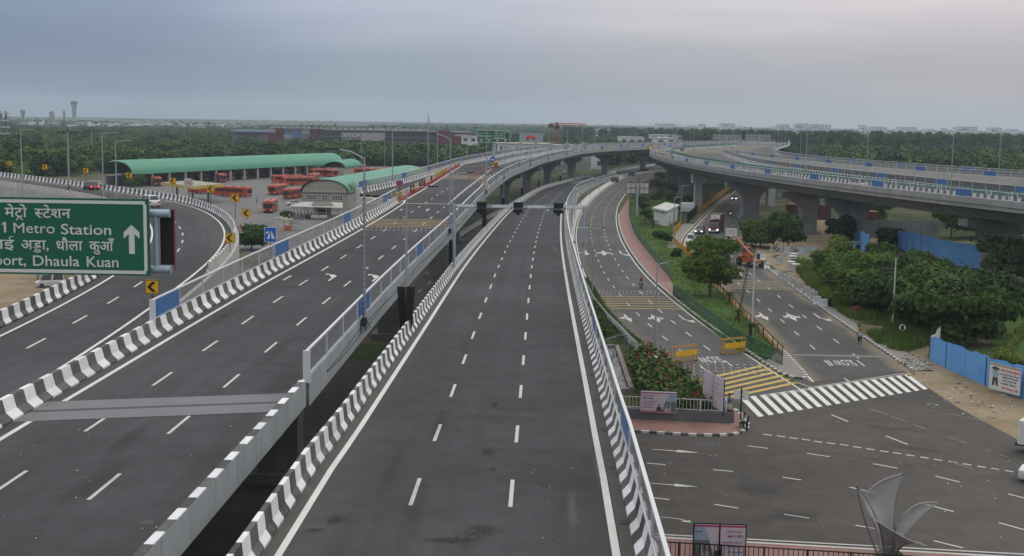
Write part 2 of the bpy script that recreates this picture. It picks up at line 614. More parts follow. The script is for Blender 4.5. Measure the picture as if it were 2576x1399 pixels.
M['sign_white'] = plain('sign_white',(.55,.57,.57),.55,0,.3)
M['sign_blue'] = plain('sign_blue',(.010,.10,.42),.5,0,.3)
M['sign_yellow'] = plain('sign_yellow',(.62,.34,.012),.5,0,.3)
M['sign_red'] = plain('sign_red',(.48,.018,.025),.5,0,.3)
M['headlight'] = plain('headlamp_lens',(.8,.8,.78),.1,0,.5)
M['lit_lamp'] = plain('lit_lamp',(.9,.9,.85),.3,0,.5,emit=(1.0,.96,.88,3.5))
M['tail'] = plain('tail_lamp',(.35,.01,.01),.3,0,.5)
M['lit_tail'] = plain('lit_tail_lamp',(.6,.02,.02),.3,0,.5,emit=(1.0,.03,.03,2.5))
# ================================================================ GROUND
def ground_mat():
 m = NT('ground_soil',.95,0,.1)
 a = m.noise(.012,6,.65)
 b = m.noise(.11,6,.7)
 f = m.noise(2.0,4,.7)
 soil = m.mix(m.ramp(f,[(.3,0.0),(.7,1.0)]),(.085,.066,.046),(.165,.135,.095))
 veg = m.mix(m.ramp(b,[(.35,0.0),(.65,1.0)]),(.022,.040,.014),(.050,.075,.024))
 k = m.math('ADD',m.math('MULTIPLY',a,.45),m.math('MULTIPLY',b,.55))
 m.col(m.mix(m.ramp(k,[(.44,0.0),(.52,1.0)]),soil,veg))
 m.bump(m.noise(3.0,5),.6,.08)
 return m.mat
M['soil'] = ground_mat()
def dirt_mat():
 m = NT('bare_dirt',.95,0,.1)
 a = m.noise(.25,6,.7)
 f = m.noise(3.0,4,.7)
 c1 = m.mix(m.ramp(a,[(.3,0.0),(.7,1.0)]),(.15,.115,.07),(.27,.215,.145))
 c1 = m.mix(m.ramp(f,[(.6,0.0),(.75,.6)]),c1,(.33,.30,.26))
 c1 = m.mix(m.ramp(m.noise(.5,5,.7),[(.6,0.0),(.68,.7)]),c1,(.045,.065,.022))
 m.col(c1); m.bump(m.noise(4.0,5),.7,.06)
 return m.mat
M['dirt'] = dirt_mat()
def grass_mat(name,a,b):
 m = NT(name,.9,0,.1)
 k = m.math('ADD',m.math('MULTIPLY',m.noise(.35,5,.7),.6),m.math('MULTIPLY',m.noise(6.0,3,.7),.4))
 c1 = m.mix(m.ramp(k,[(.3,0.0),(.7,1.0)]),a,b)
 c1 = m.mix(m.ramp(m.noise(.22,5,.7),[(.6,0.0),(.70,.7)]),c1,(.085,.070,.045))
 m.col(c1); m.bump(m.noise(18.0,3),.9,.06)
 return m.mat
M['lawn'] = grass_mat('lawn_grass',(.026,.060,.010),(.066,.118,.022))
M['rough_grass'] = grass_mat('rough_grass',(.030,.042,.016),(.072,.082,.034))
def paver_mat(name,a,b,w=1.5):
 m = NT(name,.85,0,.2)
 br = m.n('ShaderNodeTexBrick')
 br.inputs['Scale'].default_value = 1.0
 br.inputs['Brick Width'].default_value = .5
 br.inputs['Row Height'].default_value = .25
 br.inputs['Mortar Size'].default_value = .01
 lk(m.t,m.co(),br.inputs['Vector'])
 m.inp(br,'Color1',a); m.inp(br,'Color2',b); m.inp(br,'Mortar',tuple(c_ * .5 for c_ in a))
 c1 = m.mix(m.ramp(m.noise(.5,6,.7),[(.4,0.0),(.75,.75)]),br.outputs[0],(.20,.17,.14))
 m.col(c1)
 return m.mat
M['red_paver'] = paver_mat('red_pavers',(.25,.125,.108),(.205,.105,.092))
M['grey_paver'] = paver_mat('grey_pavers',(.20,.19,.17),(.16,.155,.14))

g = MB()
g.add([(-9000,-400,0),(9000,-400,0),(9000,9000,0),(-9000,9000,0)],[(0,1,2,3)])
tag(g.build('ground',M['soil']),kind='structure')

def sheet(name,poly,z,mat):
 m = MB()
 n = len(poly)
 m.add([(p[0],p[1],z) for p in poly],[tuple(range(n))])
 o = m.build(name,mat)
 bm = bmesh.new(); bm.from_mesh(o.data)
 bmesh.ops.triangulate(bm,faces=bm.faces); bm.to_mesh(o.data); bm.free()
 return tag(o,kind='structure')

# ================================================================ ROAD PATHS (metres, x right, y ahead)
def V3(l,z=0.0): return [Vector((a,b,z)) for a,b in l]
Z1 = [(47,10.0),(54,9.75),(62,9.6),(91,9.0),(128,8.35),(180,7.0),(260,5.2),(300,4.35),(411,1.8),(500,.45),(560,.06),(2000,.06)]
Z4 = [(60,10.5),(90,10.65),(180,11.2),(300,11.7),(500,12.0),(2000,12.0)]
r1c = setz(smooth(V3([(-3.3,-25),(-1.85,37.4),(-1.25,62.5),(-.65,91.4),(.15,128.3),(1.65,180),(4.75,260),(6.45,288),(14.95,411),(29,503),(40,559),(60,640),(92,735),(140,840)]),4,5),lambda p: lin(p.y,Z1))
p4 = setz(smooth(V3([(-11.6,-25),(-10.05,34),(-9.76,45),(-9.5,57),(-9.33,66),(-9.02,80),(-8.66,94),(-8.05,109),(-6.7,142),(-3.9,228),(-.4,287),(2.2,311),(9.4,381),(26.0,490),(42,545),(62,592),(90,650),(130,730),(180,820)]),4,3),lambda p: lin(p.y,Z4))
r4left = setz(smooth(V3([(-22.3,-25),(-21.3,30),(-21.1,55),(-20.9,64),(-20.6,78),(-20.1,95),(-19.2,115),(-18.3,135),(-17.7,152),(-17.1,172),(-16.9,187)]),3,2),lambda p: lin(p.y,Z4))
barrl = setz(smooth(V3([(-16.9,187),(-16.2,212),(-15.5,237),(-14.4,300),(-13.5,352)]),3,3),lambda p: lin(p.y,Z4))
r8left = setz(smooth(V3([(-25.3,207),(-21.3,233),(-18.0,275),(-13.5,345),(-.8,446),(10,508),(24.5,553),(44,600),(72,660),(112,742),(162,832)]),4,3),lambda p: lin(p.y,Z4))
r5right = smooth(V3([(-23.0,62),(-23.4,72),(-24.2,82),(-25.8,99.5),(-27.6,117),(-30.0,131),(-32.0,141),(-36.6,157.6),(-42,173),(-48.1,186.6),(-53.8,196.4),(-63.4,209.3),(-72.9,221),(-78.8,229.1),(-90.3,242),(-99.8,254),(-108,263),(-135,292)],10.5),3,3)
r5left = smooth(V3([(-30.6,-25),(-30.4,50),(-31.0,75),(-33.4,102),(-36.6,122),(-42.0,143),(-50,166),(-60,187),(-69.6,200.5),(-82,217),(-94.5,231),(-103,241),(-130,270)],10.5),3,3)
r2l = smooth(V3([(17.2,104),(15.6,116),(14.2,130.5),(13.3,138),(12.6,145),(11.9,157),(11.3,175),(11.1,196),(11.8,228),(13.2,264),(16.0,307),(18.9,340),(25.8,400),(33.4,456),(45.3,534),(58,597),(77,679),(106,770)]),4,3)
r2r = smooth(V3([(26.6,108),(25.2,121),(24,131),(22.8,147),(21.6,170),(20.9,192),(21.2,221),(22.2,254),(23.6,279),(26.2,316),(30.7,364),(38.2,424),(46.5,478),(57.5,540),(70,597),(89,676),(118,765)]),4,3)
r3l = smooth(V3([(27.7,114),(28.2,128),(28.8,138),(29.6,175),(30.4,205),(32.0,235),(34.7,256),(41,284.5),(57.6,361),(80.4,455),(103,545)]),4,3)
r3r = smooth(V3([(39.0,120),(39.1,127.5),(39.4,138),(39.6,149),(40.2,164),(41,182),(41.6,201),(43.6,232),(47.2,256),(53.5,284),(70,361),(92,450),(115,540)]),4,3)
r6f = smooth(V3([(158,900),(143,810),(124,722),(95,645),(75,592),(60,540),(52.5,492),(49.2,440),(48.4,402),(48.6,374),(49.7,345),(51.6,319),(54.2,291),(57.6,264),(61.9,237),(67,212),(72.8,187),(84,146),(100,100)],12.0),4,4)
r6m = offset(r6f,-8.2)      # travelling towards us the far side is to the left
r6b = smooth(V3([(82.5,500),(77,445),(72,395),(69.8,345),(72,309),(74.5,280),(78.7,247),(83,215),(91,180),(104,137),(121,90)],12.0),4,3)
r7f = smooth(V3([(83.5,503),(84.2,462),(85.3,422),(88,392),(90.6,366),(94,344),(98,320),(103.6,298),(111,273),(124,240),(142,200),(165,155)],12.0),4,3)
r7b = smooth(V3([(196,900),(177,810),(157,722),(136,645),(118,575),(106,510),(98,462),(97,422),(99,392),(101.5,366),(104.6,346),(108,326),(113,306),(121,282),(134,248),(152,208),(176,162)],12.0),4,3)

# ================================================================ SURFACES
def road(name,left,right,mat,dz):
 m = MB(); ribbon(m,left,right,dz)
 return tag(m.build(name,mat),kind='structure')
sheet('road_junction',[(-90,-30),(120,-30),(120,52),(60,82),(39.3,92),(38.4,104),(38.6,118),(39.2,127),(28.2,127),(26.5,112),(15.6,117),(5,110),(-90,165)],.008,M['asph_junction'])
road_r2 = road('ground_road',r2l,r2r,M['asph_ground'],.014)
road_r3 = road('side_road',r3l,r3r,M['asph_side'],.020)
road_r1 = road('flyover_road',offset(r1c,-6.1),offset(r1c,6.3),M['asph_main'],0.0)
road_r4 = MB()
_k = [p for p in p4 if p.y <= 187]
ribbon(road_r4,offset(r4left,-.2),offset(_k,-.2))
_k2 = [p for p in p4 if 187 <= p.y <= 360]
ribbon(road_r4,barrl,offset([_k[-1]] + _k2,-.2))
_k3 = [p for p in p4 if p.y > 340]
_l3 = [p for p in r8left if p.y > 352]
ribbon(road_r4,[barrl[-1]] + _l3,offset(_k3,-.2),-.004)
ribbon(road_r4,[p for p in r8left if p.y <= 352],[p for p in barrl if p.y > 196],-.006)
road_r4 = tag(road_r4.build('elevated_road',M['asph_main']),kind='structure')
road_r5 = MB()
ribbon(road_r5,r5left,[Vector((-21.9,-25,10.5)),Vector((-21.7,20,10.5)),Vector((-21.8,45,10.5))] + offset(r5right,.9),-.008)
road_r5 = tag(road_r5.build('loop_road',M['asph_loop']),kind='structure')
road_r6 = MB()
_f6 = [p for p in r6f if p.y < 505]
ribbon(road_r6,[p for p in r6b],offset(_f6,.2))
ribbon(road_r6,[p for p in r7b if p.y >= 503],[p for p in r6f if p.y >= 503],-.004)
ribbon(road_r6,[p for p in r7b if p.y < 507],[p for p in r7f])
road_r6 = tag(road_r6.build('curved_elevated_road',M['asph_ground']),kind='structure')
# the low road that runs under the left flyover, and bare soil beside it
und_l = smooth(V3([(-14,150),(-10,200),(-5.5,260),(2,330),(14,410),(33,500),(52,560),(75,620),(112,705)]),5,4)
und = road('underpass_road',offset(und_l,-4.5),offset(und_l,4.5),M['asph_ground'],.01)
sheet('dirt_verge',[(38.9,92),(38.0,104),(38.2,119),(39.4,128),(41.5,160),(43.5,201),(47,201),(47,150),(44,122),(60,108),(60,86)],.012,M['dirt'])
sheet('dirt_yard',[(43.5,205),(45.5,232),(50,258),(58,290),(70,330),(80,330),(78,260),(72,215),(58,196)],.010,M['dirt'])
sheet('dirt_strip',[(-8,118),(-4.6,118),(-3,180),(1.0,260),(5,330),(1,330),(-6,230),(-12,160)],.02,M['dirt'])
loop_yard = sheet('loop_yard',[(-120,100),(-34,100),(-40,135),(-60,180),(-90,215),(-130,250),(-150,160)],.008,M['dirt'])
sheet('depot_yard',[(-13,214),(-32,200),(-60,235),(-120,300),(-150,345),(-165,420),(-130,520),(-70,640),(-30,660),(-12,560),(-16,430),(-22,330),(-26,260)],.006,M['lot'])

# ---------------------------------------------------------------- retaining walls, decks, piers
def wall_strip(name,path,z0,z1f,mat,label,cat='wall',th=.35,parent=None):
 m = MB()
 top = setz(path,z1f)
 tg = tangents(path)
 n = len(path)
 vs_,fs,uv = [],[],[]
 s_ = 0
 for p,t in zip(top,tg):
  r_ = Vector((t.y,-t.x,0)) * th
  vs_ += [Vector((p.x,p.y,z0)),p,p + r_,Vector((p.x,p.y,z0)) + r_]
 for i in range(n - 1):
  for j in range(3):
   fs.append((4 * i + j,4 * i + j + 1,4 * i + j + 5,4 * i + j + 4))
  fs.append((4 * i + 3,4 * i,4 * i + 4,4 * i + 7))
 fs += [(0,1,2,3),(4 * n - 1,4 * n - 2,4 * n - 3,4 * n - 4)]
 m.add(vs_,fs)
 o = m.build(name,mat,parent)
 return o if parent is not None else tag(o,label,cat)
def re_wall_mat():
 m = NT('retaining_wall_panels',.85,0,.2)
 br = m.n('ShaderNodeTexBrick')
 br.inputs['Scale'].default_value = 1.0
 br.inputs['Brick Width'].default_value = 1.8
 br.inputs['Row Height'].default_value = 1.5
 br.inputs['Mortar Size'].default_value = .012
 v = m.co()
 sp = m.n('ShaderNodeSeparateXYZ'); lk(m.t,v,sp.inputs[0])
 cb = m.n('ShaderNodeCombineXYZ')
 m.inp(cb,0,sp.outputs[1]); m.inp(cb,1,sp.outputs[2])
 lk(m.t,cb.outputs[0],br.inputs['Vector'])
 m.inp(br,'Color1',(.36,.375,.385)); m.inp(br,'Color2',(.32,.335,.345)); m.inp(br,'Mortar',(.17,.175,.18))
 c1 = m.mix(m.ramp(m.noise(.3,6,.7),[(.45,0.0),(.75,.6)]),br.outputs[0],(.22,.225,.225))
 m.col(c1)
 return m.mat
M['re_wall'] = re_wall_mat()
GIRD = lambda w,d=2.0: [(-.3,-.2),(-.3,-.45),(-2.4,-1.0),(-3.3,-d),(-w + 3.3,-d),(-w + 2.4,-1.0),(-w + .3,-.62),(-w + .3,-.3)]
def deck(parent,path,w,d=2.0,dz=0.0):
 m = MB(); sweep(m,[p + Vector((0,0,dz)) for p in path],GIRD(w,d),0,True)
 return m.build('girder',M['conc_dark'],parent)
def pier(parent,c_,rz,z1,w=9.0,cw=2.6,ct=2.0):
 """column flaring into a curved hammer head; the wide face looks along the road"""
 m = MB()
 hw,half = w / 2,cw / 2
 prof = [(-half,0.0),(half,0.0),(half,z1 - 4.4)]
 for i in range(1,7):
  a = i / 6
  prof.append((half + (hw - half) * (1 - math.cos(a * math.pi / 2)) ** 1.0,z1 - 4.4 + 3.2 * math.sin(a * math.pi / 2)))
 prof += [(hw,z1),(-hw,z1)]
 for i in range(6,0,-1):
  a = i / 6
  prof.append((-half - (hw - half) * (1 - math.cos(a * math.pi / 2)),z1 - 4.4 + 3.2 * math.sin(a * math.pi / 2)))
 prof.append((-half,z1 - 4.4))
 m.xf = Matrix.Translation(c_) @ Matrix.Rotation(rz,4,'Z')
 m.extr(prof,'y',-ct / 2,ct / 2)
 m.box((0,0,.35),(cw + 1.4,ct + 1.4,.7))
 for sx in (-1,1):
  m.box((sx * hw * .55,0,z1 + .14),(1.0,1.0,.28))
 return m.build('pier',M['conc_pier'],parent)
def parapet(parent,path,mat,side=1,dz=0.0,low=.66):
 """side 1: the outer face is to the right of the path; the path runs along that face"""
 s_ = side
 prof = [(0,.92),(0,-low),(-.34 * s_,-low),(-.34 * s_,-.2),(-.52 * s_,-.2),(-.52 * s_,.06),(-.36 * s_,.32),(-.26 * s_,.92)]
 m = MB(); sweep(m,[p + Vector((0,0,dz)) for p in path],prof,0,True)
 return m.build('parapet',mat,parent)
fly4 = thing('flyover','long left flyover with pale blue-grey parapet rising to the far curve','flyover')
deck(fly4,[p for p in p4 if p.y < 52],12.0)
deck(fly4,[p for p in p4 if 54 <= p.y < 206],12.0,2.0)
deck(fly4,[p for p in p4 if 206 <= p.y],19.0,2.2)
parapet(fly4,cut(p4,0,82.2),M['conc_blue'],low=.28)
parapet(fly4,cut(p4,83.0,plen(p4)),M['conc_blue'],low=.48)
m = MB()
for h0,k0 in ((.30,0),(.12,4)): m.tube([p + Vector((.03,0,h0 + .10 * math.sin(i * .8 + k0) + .05 * math.sin(i * 2.1))) for i,p in enumerate(p4) if 60 < p.y < 250],.022,4)
m.build('wall_cable',M['black'],fly4)
for s_ in list(range(105,860,54)):
 pt,t = along(p4,s_)
 w = 12.0 if pt.y < 200 else 17.0
 c_ = pt - Vector((t.y,-t.x,0)) * (w / 2)
 pier(fly4,Vector((c_.x,c_.y,0)),math.atan2(-t.x,t.y),pt.z - 2.0 - .28 - .2,w * .52)
# cut-off end of the unopened ramp
m = MB()
m.add([(-26.0,206.6,12.2),(-26.0,206.6,7.0),(-17.2,195.5,7.0),(-17.2,195.5,10.9),(-25.4,205.9,10.9),(-25.4,205.9,12.2),
       (-26.0,209,12.2),(-26.0,209,7.0),(-16.9,198,7.0),(-16.9,198,10.9),(-25.2,208.4,10.9),(-25.2,208.4,12.2)],
      [(0,1,2,3,4,5),(6,11,10,9,8,7),(0,6,7,1),(1,7,8,2),(2,8,9,3),(3,9,10,4),(4,10,11,5),(5,11,6,0)])
m.build('end_wall',M['conc_light'],fly4)

fly1 = thing('flyover','central three lane flyover that drops to the ground ahead','flyover')
deck(fly1,[p for p in offset(r1c,6.5) if p.y < 114],13.0,1.7)
for y_ in (8,44,80,113):
 pt = min(r1c,key=lambda p: abs(p.y - y_))
 pier(fly1,Vector((pt.x,pt.y,0)),0.0,pt.z - 1.7 - .3,8.0)
for sd in (-1,1):
 wall_strip('side_wall',[p for p in offset(r1c,sd * (6.15 if sd < 0 else 6.4)) if 112 <= p.y <= (515 if sd < 0 else 552)],-.5,lambda p: max(.1,lin(p.y,Z1) - .08),M['re_wall'],None,th=.35 * sd,parent=fly1)
fly5 = thing('ramp','curved loop ramp on a pale retaining wall beside the bus depot','ramp')
wall_strip('outer_wall',offset(r5right,.95),-.5,lambda p: 10.46,M['conc_light'],None,th=.35,parent=fly5)
wall_strip('inner_wall',offset(r5left,-.55),-.5,lambda p: 10.46,M['re_wall'],None,th=-.35,parent=fly5)
wall_strip('near_wall',V3([(-22.0,-25),(-21.9,40),(-22.6,66)]),-.5,lambda p: 10.4,M['re_wall'],None,th=.3,parent=fly5)

fly6 = thing('flyover','curved double flyover sweeping in from the right edge on flared piers','flyover')
m = MB(); sweep(m,_f6,[(-.3,-.3),(-.3,-.62),(-2.2,-1.1),(-3.4,-2.5),(-13.6,-2.5),(-14.8,-1.1),(-16.6,-.62),(-16.6,-.3)],0,True)
m.build('girder',M['conc_dark'],fly6)
m = MB(); sweep(m,[p for p in r6f if p.y > 503],[(-.3,-.3),(-.3,-.62),(-2.2,-1.1),(-3.4,-2.5),(-26,-2.5),(-27,-1.1),(-28.6,-.62),(-28.6,-.3)],0,True)
m.build('girder',M['conc_dark'],fly6)
M['conc_seg'] = concrete('segment_parapet',(.30,.305,.30),.4,True,.4,4.0)
parapet(fly6,r6f,M['conc_seg'])
for y_ in (478,420,318,276,250,198):
 pt,t = min(((p,t) for p,t in zip(r6f,tangents(r6f)) if p.x < 130),key=lambda e: abs(e[0].y - y_))
 c_ = pt - Vector((t.y,-t.x,0)) * 8.6
 pier(fly6,Vector((c_.x,c_.y,0)),math.atan2(-t.x,t.y),12.0 - 2.5 - .28,13.0,4.2 if y_ not in (276,) else 3.4,2.6)
# straddle bent over the side road
m = MB()
m.box((64.5,367,7.9),(25,3.0,2.6),R(4)); m.box((54.0,366.3,3.3),(2.2,2.2,6.6),R(4)); m.box((75.5,367.8,3.3),(2.2,2.2,6.6),R(4))
m.build('straddle_beam',M['conc'],fly6)
fly7 = thing('flyover','narrow outer flyover running behind the curved double flyover','flyover')
m = MB(); sweep(m,r7f,[(-.3,-.3),(-.3,-.62),(-2.2,-1.0),(-3.0,-2.2),(-8.0,-2.2),(-9.2,-1.0),(-10.6,-.62),(-10.6,-.3)],0,True)
m.build('girder',M['conc_dark'],fly7)
parapet(fly7,r7f,M['conc_light'])
for y_ in (455,400,345,300,255):
 pt,t = min(((p,t) for p,t in zip(r7f,tangents(r7f))),key=lambda e: abs(e[0].y - y_))
 c_ = pt - Vector((t.y,-t.x,0)) * 5.5
 pier(fly7,Vector((c_.x,c_.y,0)),math.atan2(-t.x,t.y),12.0 - 2.2 - .28,7.5,2.6,2.0)

# ---------------------------------------------------------------- striped crash barriers
def nj(path,side,label,mat=None,half=1.0,group=None,h=.92,back=None,name='crash_barrier',s0=0.0):
 """concrete barrier standing on path; side 1: the sloping face looks right of the path"""
 s_ = side
 prof = [(0,.004),(0,.09),(-.16 * s_,.33),(-.22 * s_,h),(-.40 * s_,h),(-.44 * s_,.004)]
 if side == -1.0001: prof = [(0,.004),(0,.09),(.24,.36),(.36,h),(.50,h),(.52,.004)]
 if side == 1.0001: prof = [(0,.004),(0,.09),(-.30,.36),(-.44,h),(-.66,h),(-.68,.004)]
 m = MB()
 sweep(m,path,prof,[0,0,0,0,1 if back else 0,0],True,True,s0)
 o = m.build(name,[mat or M['bw'],back or M['conc']])
 return tag(o,label,'barrier',group)
GB = 'striped crash barriers'
M['bw11'] = striped('black_white_stripes_wide',(.68,.69,.71),(.014,.014,.018),1.12,.32)
nj(offset(r1c,-5.85)[:],1,'black and white striped barrier along the left edge of the central flyover',group=GB)
nj([p for p in offset(r1c,5.85) if p.y < 556],-1.0001,'striped barrier under the glazed fence right of the central road',group=GB,back=M['conc_blue'])
nj(offset(r4left,-.1),1.0001,'wide black and white barrier dividing the loop ramp from the left flyover',M['bw11'],group=GB,back=M['conc_light'])
nj(r8left,1,'striped barrier beyond the closed lane of the left flyover',group=GB)
b2 = offset([p for p in p4 if p.y > 331],-9.7)
nj(b2,1,'striped barrier that splits the left flyover into two carriageways',group=GB)
nj([p for p in offset(r5right,.55) if p.y > 104],-1,'striped barrier curving round the outside of the loop ramp',group=GB,back=M['conc_light'])
nj(offset(r5left,-.1),1,'striped barrier along the inside of the loop ramp',M['bw11'],group=GB,back=M['conc_light'])
med = [p for p in r6m if p.y < 700]
nj(offset(med,.3),1,'white and black median barrier topped by green mesh on the curved flyover',group=GB)
nj([p for p in r6b if p.y < 496],1,'striped barrier behind the median of the curved flyover',group=GB)
nj([p for p in offset(und_l,-4.9) if p.y > 220],1,'striped barrier along the low road beneath the left flyover',group=GB)
nj(setz([p for p in offset(r7b,-.2)],12.0),1,'plain barrier on the far edge of the outer flyover',M['conc_light'],group=GB)
nj([Vector((p.x,p.y,.02)) for p in offset(r2l,-1.2) if p.y > 565],1,'low striped barrier on the far median of the ground road',group=GB)

# ---------------------------------------------------------------- glazed panel fences on the barriers
def panel_fence(path,label,base=.92,height=1.2,pitch=5.4,blue=6,phase=0,inset=0.0,clear=None,maxp=100,post=.09,endpost=False,group='glazed panel fences'):
 p0 = path[0]
 t_ = thing('panel_fence',label,'fence',(p0.x,p0.y,p0.z),0,group)
 L = plen(path)
 n = int(L // pitch)
 fr = MB()
 rel = lambda v: v - p0
 top = [rel(p) + Vector((0,0,base + height)) for p in path]
 sweep(fr,top,[(-.085,-.045),(-.085,.045),(.045,.045),(.045,-.045)],0,True)
 sweep(fr,[rel(p) + Vector((0,0,base + .05)) for p in path],[(-.06,-.035),(-.06,.035),(.03,.035),(.03,-.035)],0,True)
 pts = [along(path,i * pitch) for i in range(n + 1)]
 far = MB()
 for i,(p,t) in enumerate(pts):
  c_ = rel(p) + Vector((0,0,base + height / 2))
  fr.box(c_,(post,post,height),math.atan2(t.y,t.x))
 if endpost:
  fr.box(rel(path[0]) + Vector((0,-.06,base + height / 2 - .1)),(.34,.12,height + .3))
 fr.build('fence_frame',M['white_metal'],t_)
 order = sorted(range(n),key=lambda i: (pts[i][0] - Vector((0,0,CAMH))).length)
 keep = set(order[:maxp])
 for i in range(n):
  a,b = rel(pts[i][0]),rel(pts[i + 1][0])
  isb = (i - phase) % blue == 0
  d = (b - a); d.z = 0; d.normalize()
  nr = Vector((d.y,-d.x,0)) * .012
  e = d * (post * .6)
  lo,hi = Vector((0,0,base + .09)),Vector((0,0,base + height - .06))
  vs_ = [a + e + lo + nr,b - e + lo + nr,b - e + hi + nr,a + e + hi + nr,a + e + lo - nr,b - e + lo - nr,b - e + hi - nr,a + e + hi - nr]
  fs = [(0,1,2,3),(7,6,5,4),(0,4,5,1),(1,5,6,2),(2,6,7,3),(3,7,4,0)]
  if i in keep:
   mb = MB(); mb.add(vs_,fs)
   mb.build('blue_panel' if isb else 'clear_panel',M['blue_panel'] if isb else (clear or M['glass_panel']),t_)
  else:
   far.add(vs_,fs,1 if isb else 0)
 if far.v:
  far.build('far_panel',[clear or M['glass_panel'],M['blue_panel']],t_)['kind'] = 'stuff'
 return t_
pf4 = panel_fence(offset(cut(p4,83.0,800),-.1),'glazed fence with white rail on the outer parapet of the left flyover',phase=3,endpost=True,height=1.24,maxp=95)
_rl = [p for p in offset(r4left,-.62) if p.y >= 72.6]
panel_fence(_rl,'glazed fence on the wide barrier between loop ramp and left flyover',phase=0,endpost=True)
panel_fence(offset(r8left,-.32),'glazed fence beyond the closed lane of the left flyover',phase=0,maxp=80)
panel_fence(offset(b2,-.32),'glazed fence between the two carriageways of the left flyover',phase=2,maxp=70)
panel_fence([p for p in offset(r1c,6.24) if 26 <= p.y < 556],'glazed fence along the right edge of the central road',pitch=5.0,phase=4,maxp=100)
M['thin_panel'] = panel_mat('thin_panel',(.30,.31,.32),.80)
panel_fence(offset(_f6,-.12),'glazed fence on the near parapet of the curved flyover',clear=M['thin_panel'],pitch=4.55,phase=1,height=1.25,maxp=98)
panel_fence(offset([p for p in r6f if p.y > 495],-.12),'glazed fence on the far stretch of the curved highway',pitch=5.4,phase=1,maxp=60)
panel_fence(offset([p for p in r6b if p.y < 496],-.3),'smoky glazed fence behind the median of the curved flyover',pitch=4.55,phase=2,clear=M['dark_panel'],maxp=98)
panel_fence(offset(r7f,-.12),'glazed fence on the near parapet of the outer flyover',pitch=4.55,phase=0,maxp=98)
panel_fence(offset(r7b,.1),'glazed fence on the far edge of the outer flyover',pitch=5.4,phase=3,maxp=60)
# green anti-glare blades on the median: one thing, its blades are the repeated pattern of the screen
M['green_mesh'] = plain('green_mesh',(.012,.135,.085),.6)
gm = MB()
for i in range(int(plen(med) / 1.35)):
 p,t = along(med,i * 1.35 + .3)
 rt = Vector((t.y,-t.x,0))
 c_ = p - rt * .0 + Vector((0,0,1.34))
 near = p.y < 330
 gm.box(c_,(1.30 if not near else .95,.10,.82),math.atan2(t.y,t.x))
tag(gm.build('anti_glare_screen',M['green_mesh']),'green mesh anti-glare screen on the median of the curved flyover','screen')

# ---------------------------------------------------------------- painted lines
def line_on(parent,path,w,name='edge_line',mat=None,dz=.012):
 m = MB(); ribbon(m,offset(path,-w / 2),offset(path,w / 2),dz)
 return m.build(name,mat or M['white_paint'],parent)
def dashes(parent,path,start,cyc,dash,w,dz=.012,name='lane_dashes',end=None,mat=None):
 m = MB()
 L = plen(path) if end is None else min(end,plen(path))
 s_ = start
 while s_ + dash < L:
  seg = cut(path,s_,s_ + dash)
  if len(seg) > 1: ribbon(m,offset(seg,-w / 2),offset(seg,w / 2),dz)
  s_ += cyc
 return m.build(name,mat or M['dash_paint'],parent)
def s_at(path,y):
 acc = 0.0
 for a,b in zip(path,path[1:]):
  if min(a.y,b.y) <= y <= max(a.y,b.y):
   return acc + (b - a).length * (y - a.y) / (b.y - a.y) if abs(b.y - a.y) > 1e-6 else acc
  acc += (b - a).length
 return acc
# central road
line_on(road_r1,offset(r1c,-5.3),.24); line_on(road_r1,[p for p in offset(r1c,5.25) if p.y < 560],.26)
for off in (-1.75,1.78):
 pa = offset(r1c,off)
 dashes(road_r1,pa,s_at(pa,42.9) % 9.75,9.75,3.4,.15)
for sd in (-1,1):
 m = MB(); ribbon(m,offset(r1c,sd * 5.43),offset(r1c,sd * 5.86),.006)
 m.build('gutter_strip',M['gutter'],road_r1)
# drain grates in the right gutter
m = MB(); gr_ = MB()
pa = offset(r1c,5.66)
for i in range(12):
 p,t = along(pa,s_at(pa,34.4) + i * 7.0)
 m.box(p + Vector((0,0,.012)),(.32,.5,.012))
 for j in range(4): gr_.box(p + Vector((-.12 + .08 * j,0,.022)),(.02,.46,.016))
m.build('drain',M['black'],road_r1); gr_.build('drain_grate',M['dark_metal'],road_r1)
# left flyover
_r = [p for p in p4 if p.y < 187]
line_on(road_r4,[p for p in offset(r4left,.62)] + barrl[2:] + [p for p in offset(r8left,.75) if p.y > 358],.24)
cap = MB(); sweep(cap,cut(p4,0,82.2),[(-.31,.924),(-.31,.950),(-.02,.950),(-.02,.924)],0,True); cap.build('striped_coping',M['bw11'],fly4)
line_on(road_r4,offset([p for p in p4 if p.y < 331],-.95),.2)
line_on(road_r4,offset([p for p in p4 if p.y > 331],-.95),.2)
line_on(road_r4,offset([p for p in p4 if p.y > 331],-9.1),.2)
for off,st in ((-4.45,41.4),(-7.95,41.6)):
 pa = offset(p4,off)
 s0 = s_at(pa,st) % 9.1
 dashes(road_r4,pa,s0,9.1,3.2,.15,end=s_at(pa,236) if off < -7 else None)
pa = offset(p4,-14.2)
dashes(road_r4,pa,s_at(pa,262),9.1,3.2,.17)
pa = [p for p in smooth(V3([(-9.6,188),(-8.6,225),(-6.6,280),(-5.6,318)]),4,2)]
pa = setz(pa,lambda p: lin(p.y,Z4))
dashes(road_r4,pa,0,2.6,1.5,.42,name='exit_dashes')
# loop ramp
line_on(road_r5,offset(r5right,-.25),.2); line_on(road_r5,offset(r5left,.95),.2)
pa = smooth(V3([(-26.3,40),(-26.6,55),(-26.9,65),(-27.3,73),(-27.8,82),(-28.5,91),(-29.4,100),(-30.9,112),(-33,124),(-35.3,134),(-37.9,143.5),(-42.1,156),(-46.8,168),(-53,182),(-59,192),(-65,200.3),(-73,211),(-80.5,220.5),(-88.5,229.6),(-96.6,238.7),(-118,262)],10.5),3,2)
dashes(road_r5,pa,3.0,8.7,3.3,.17)
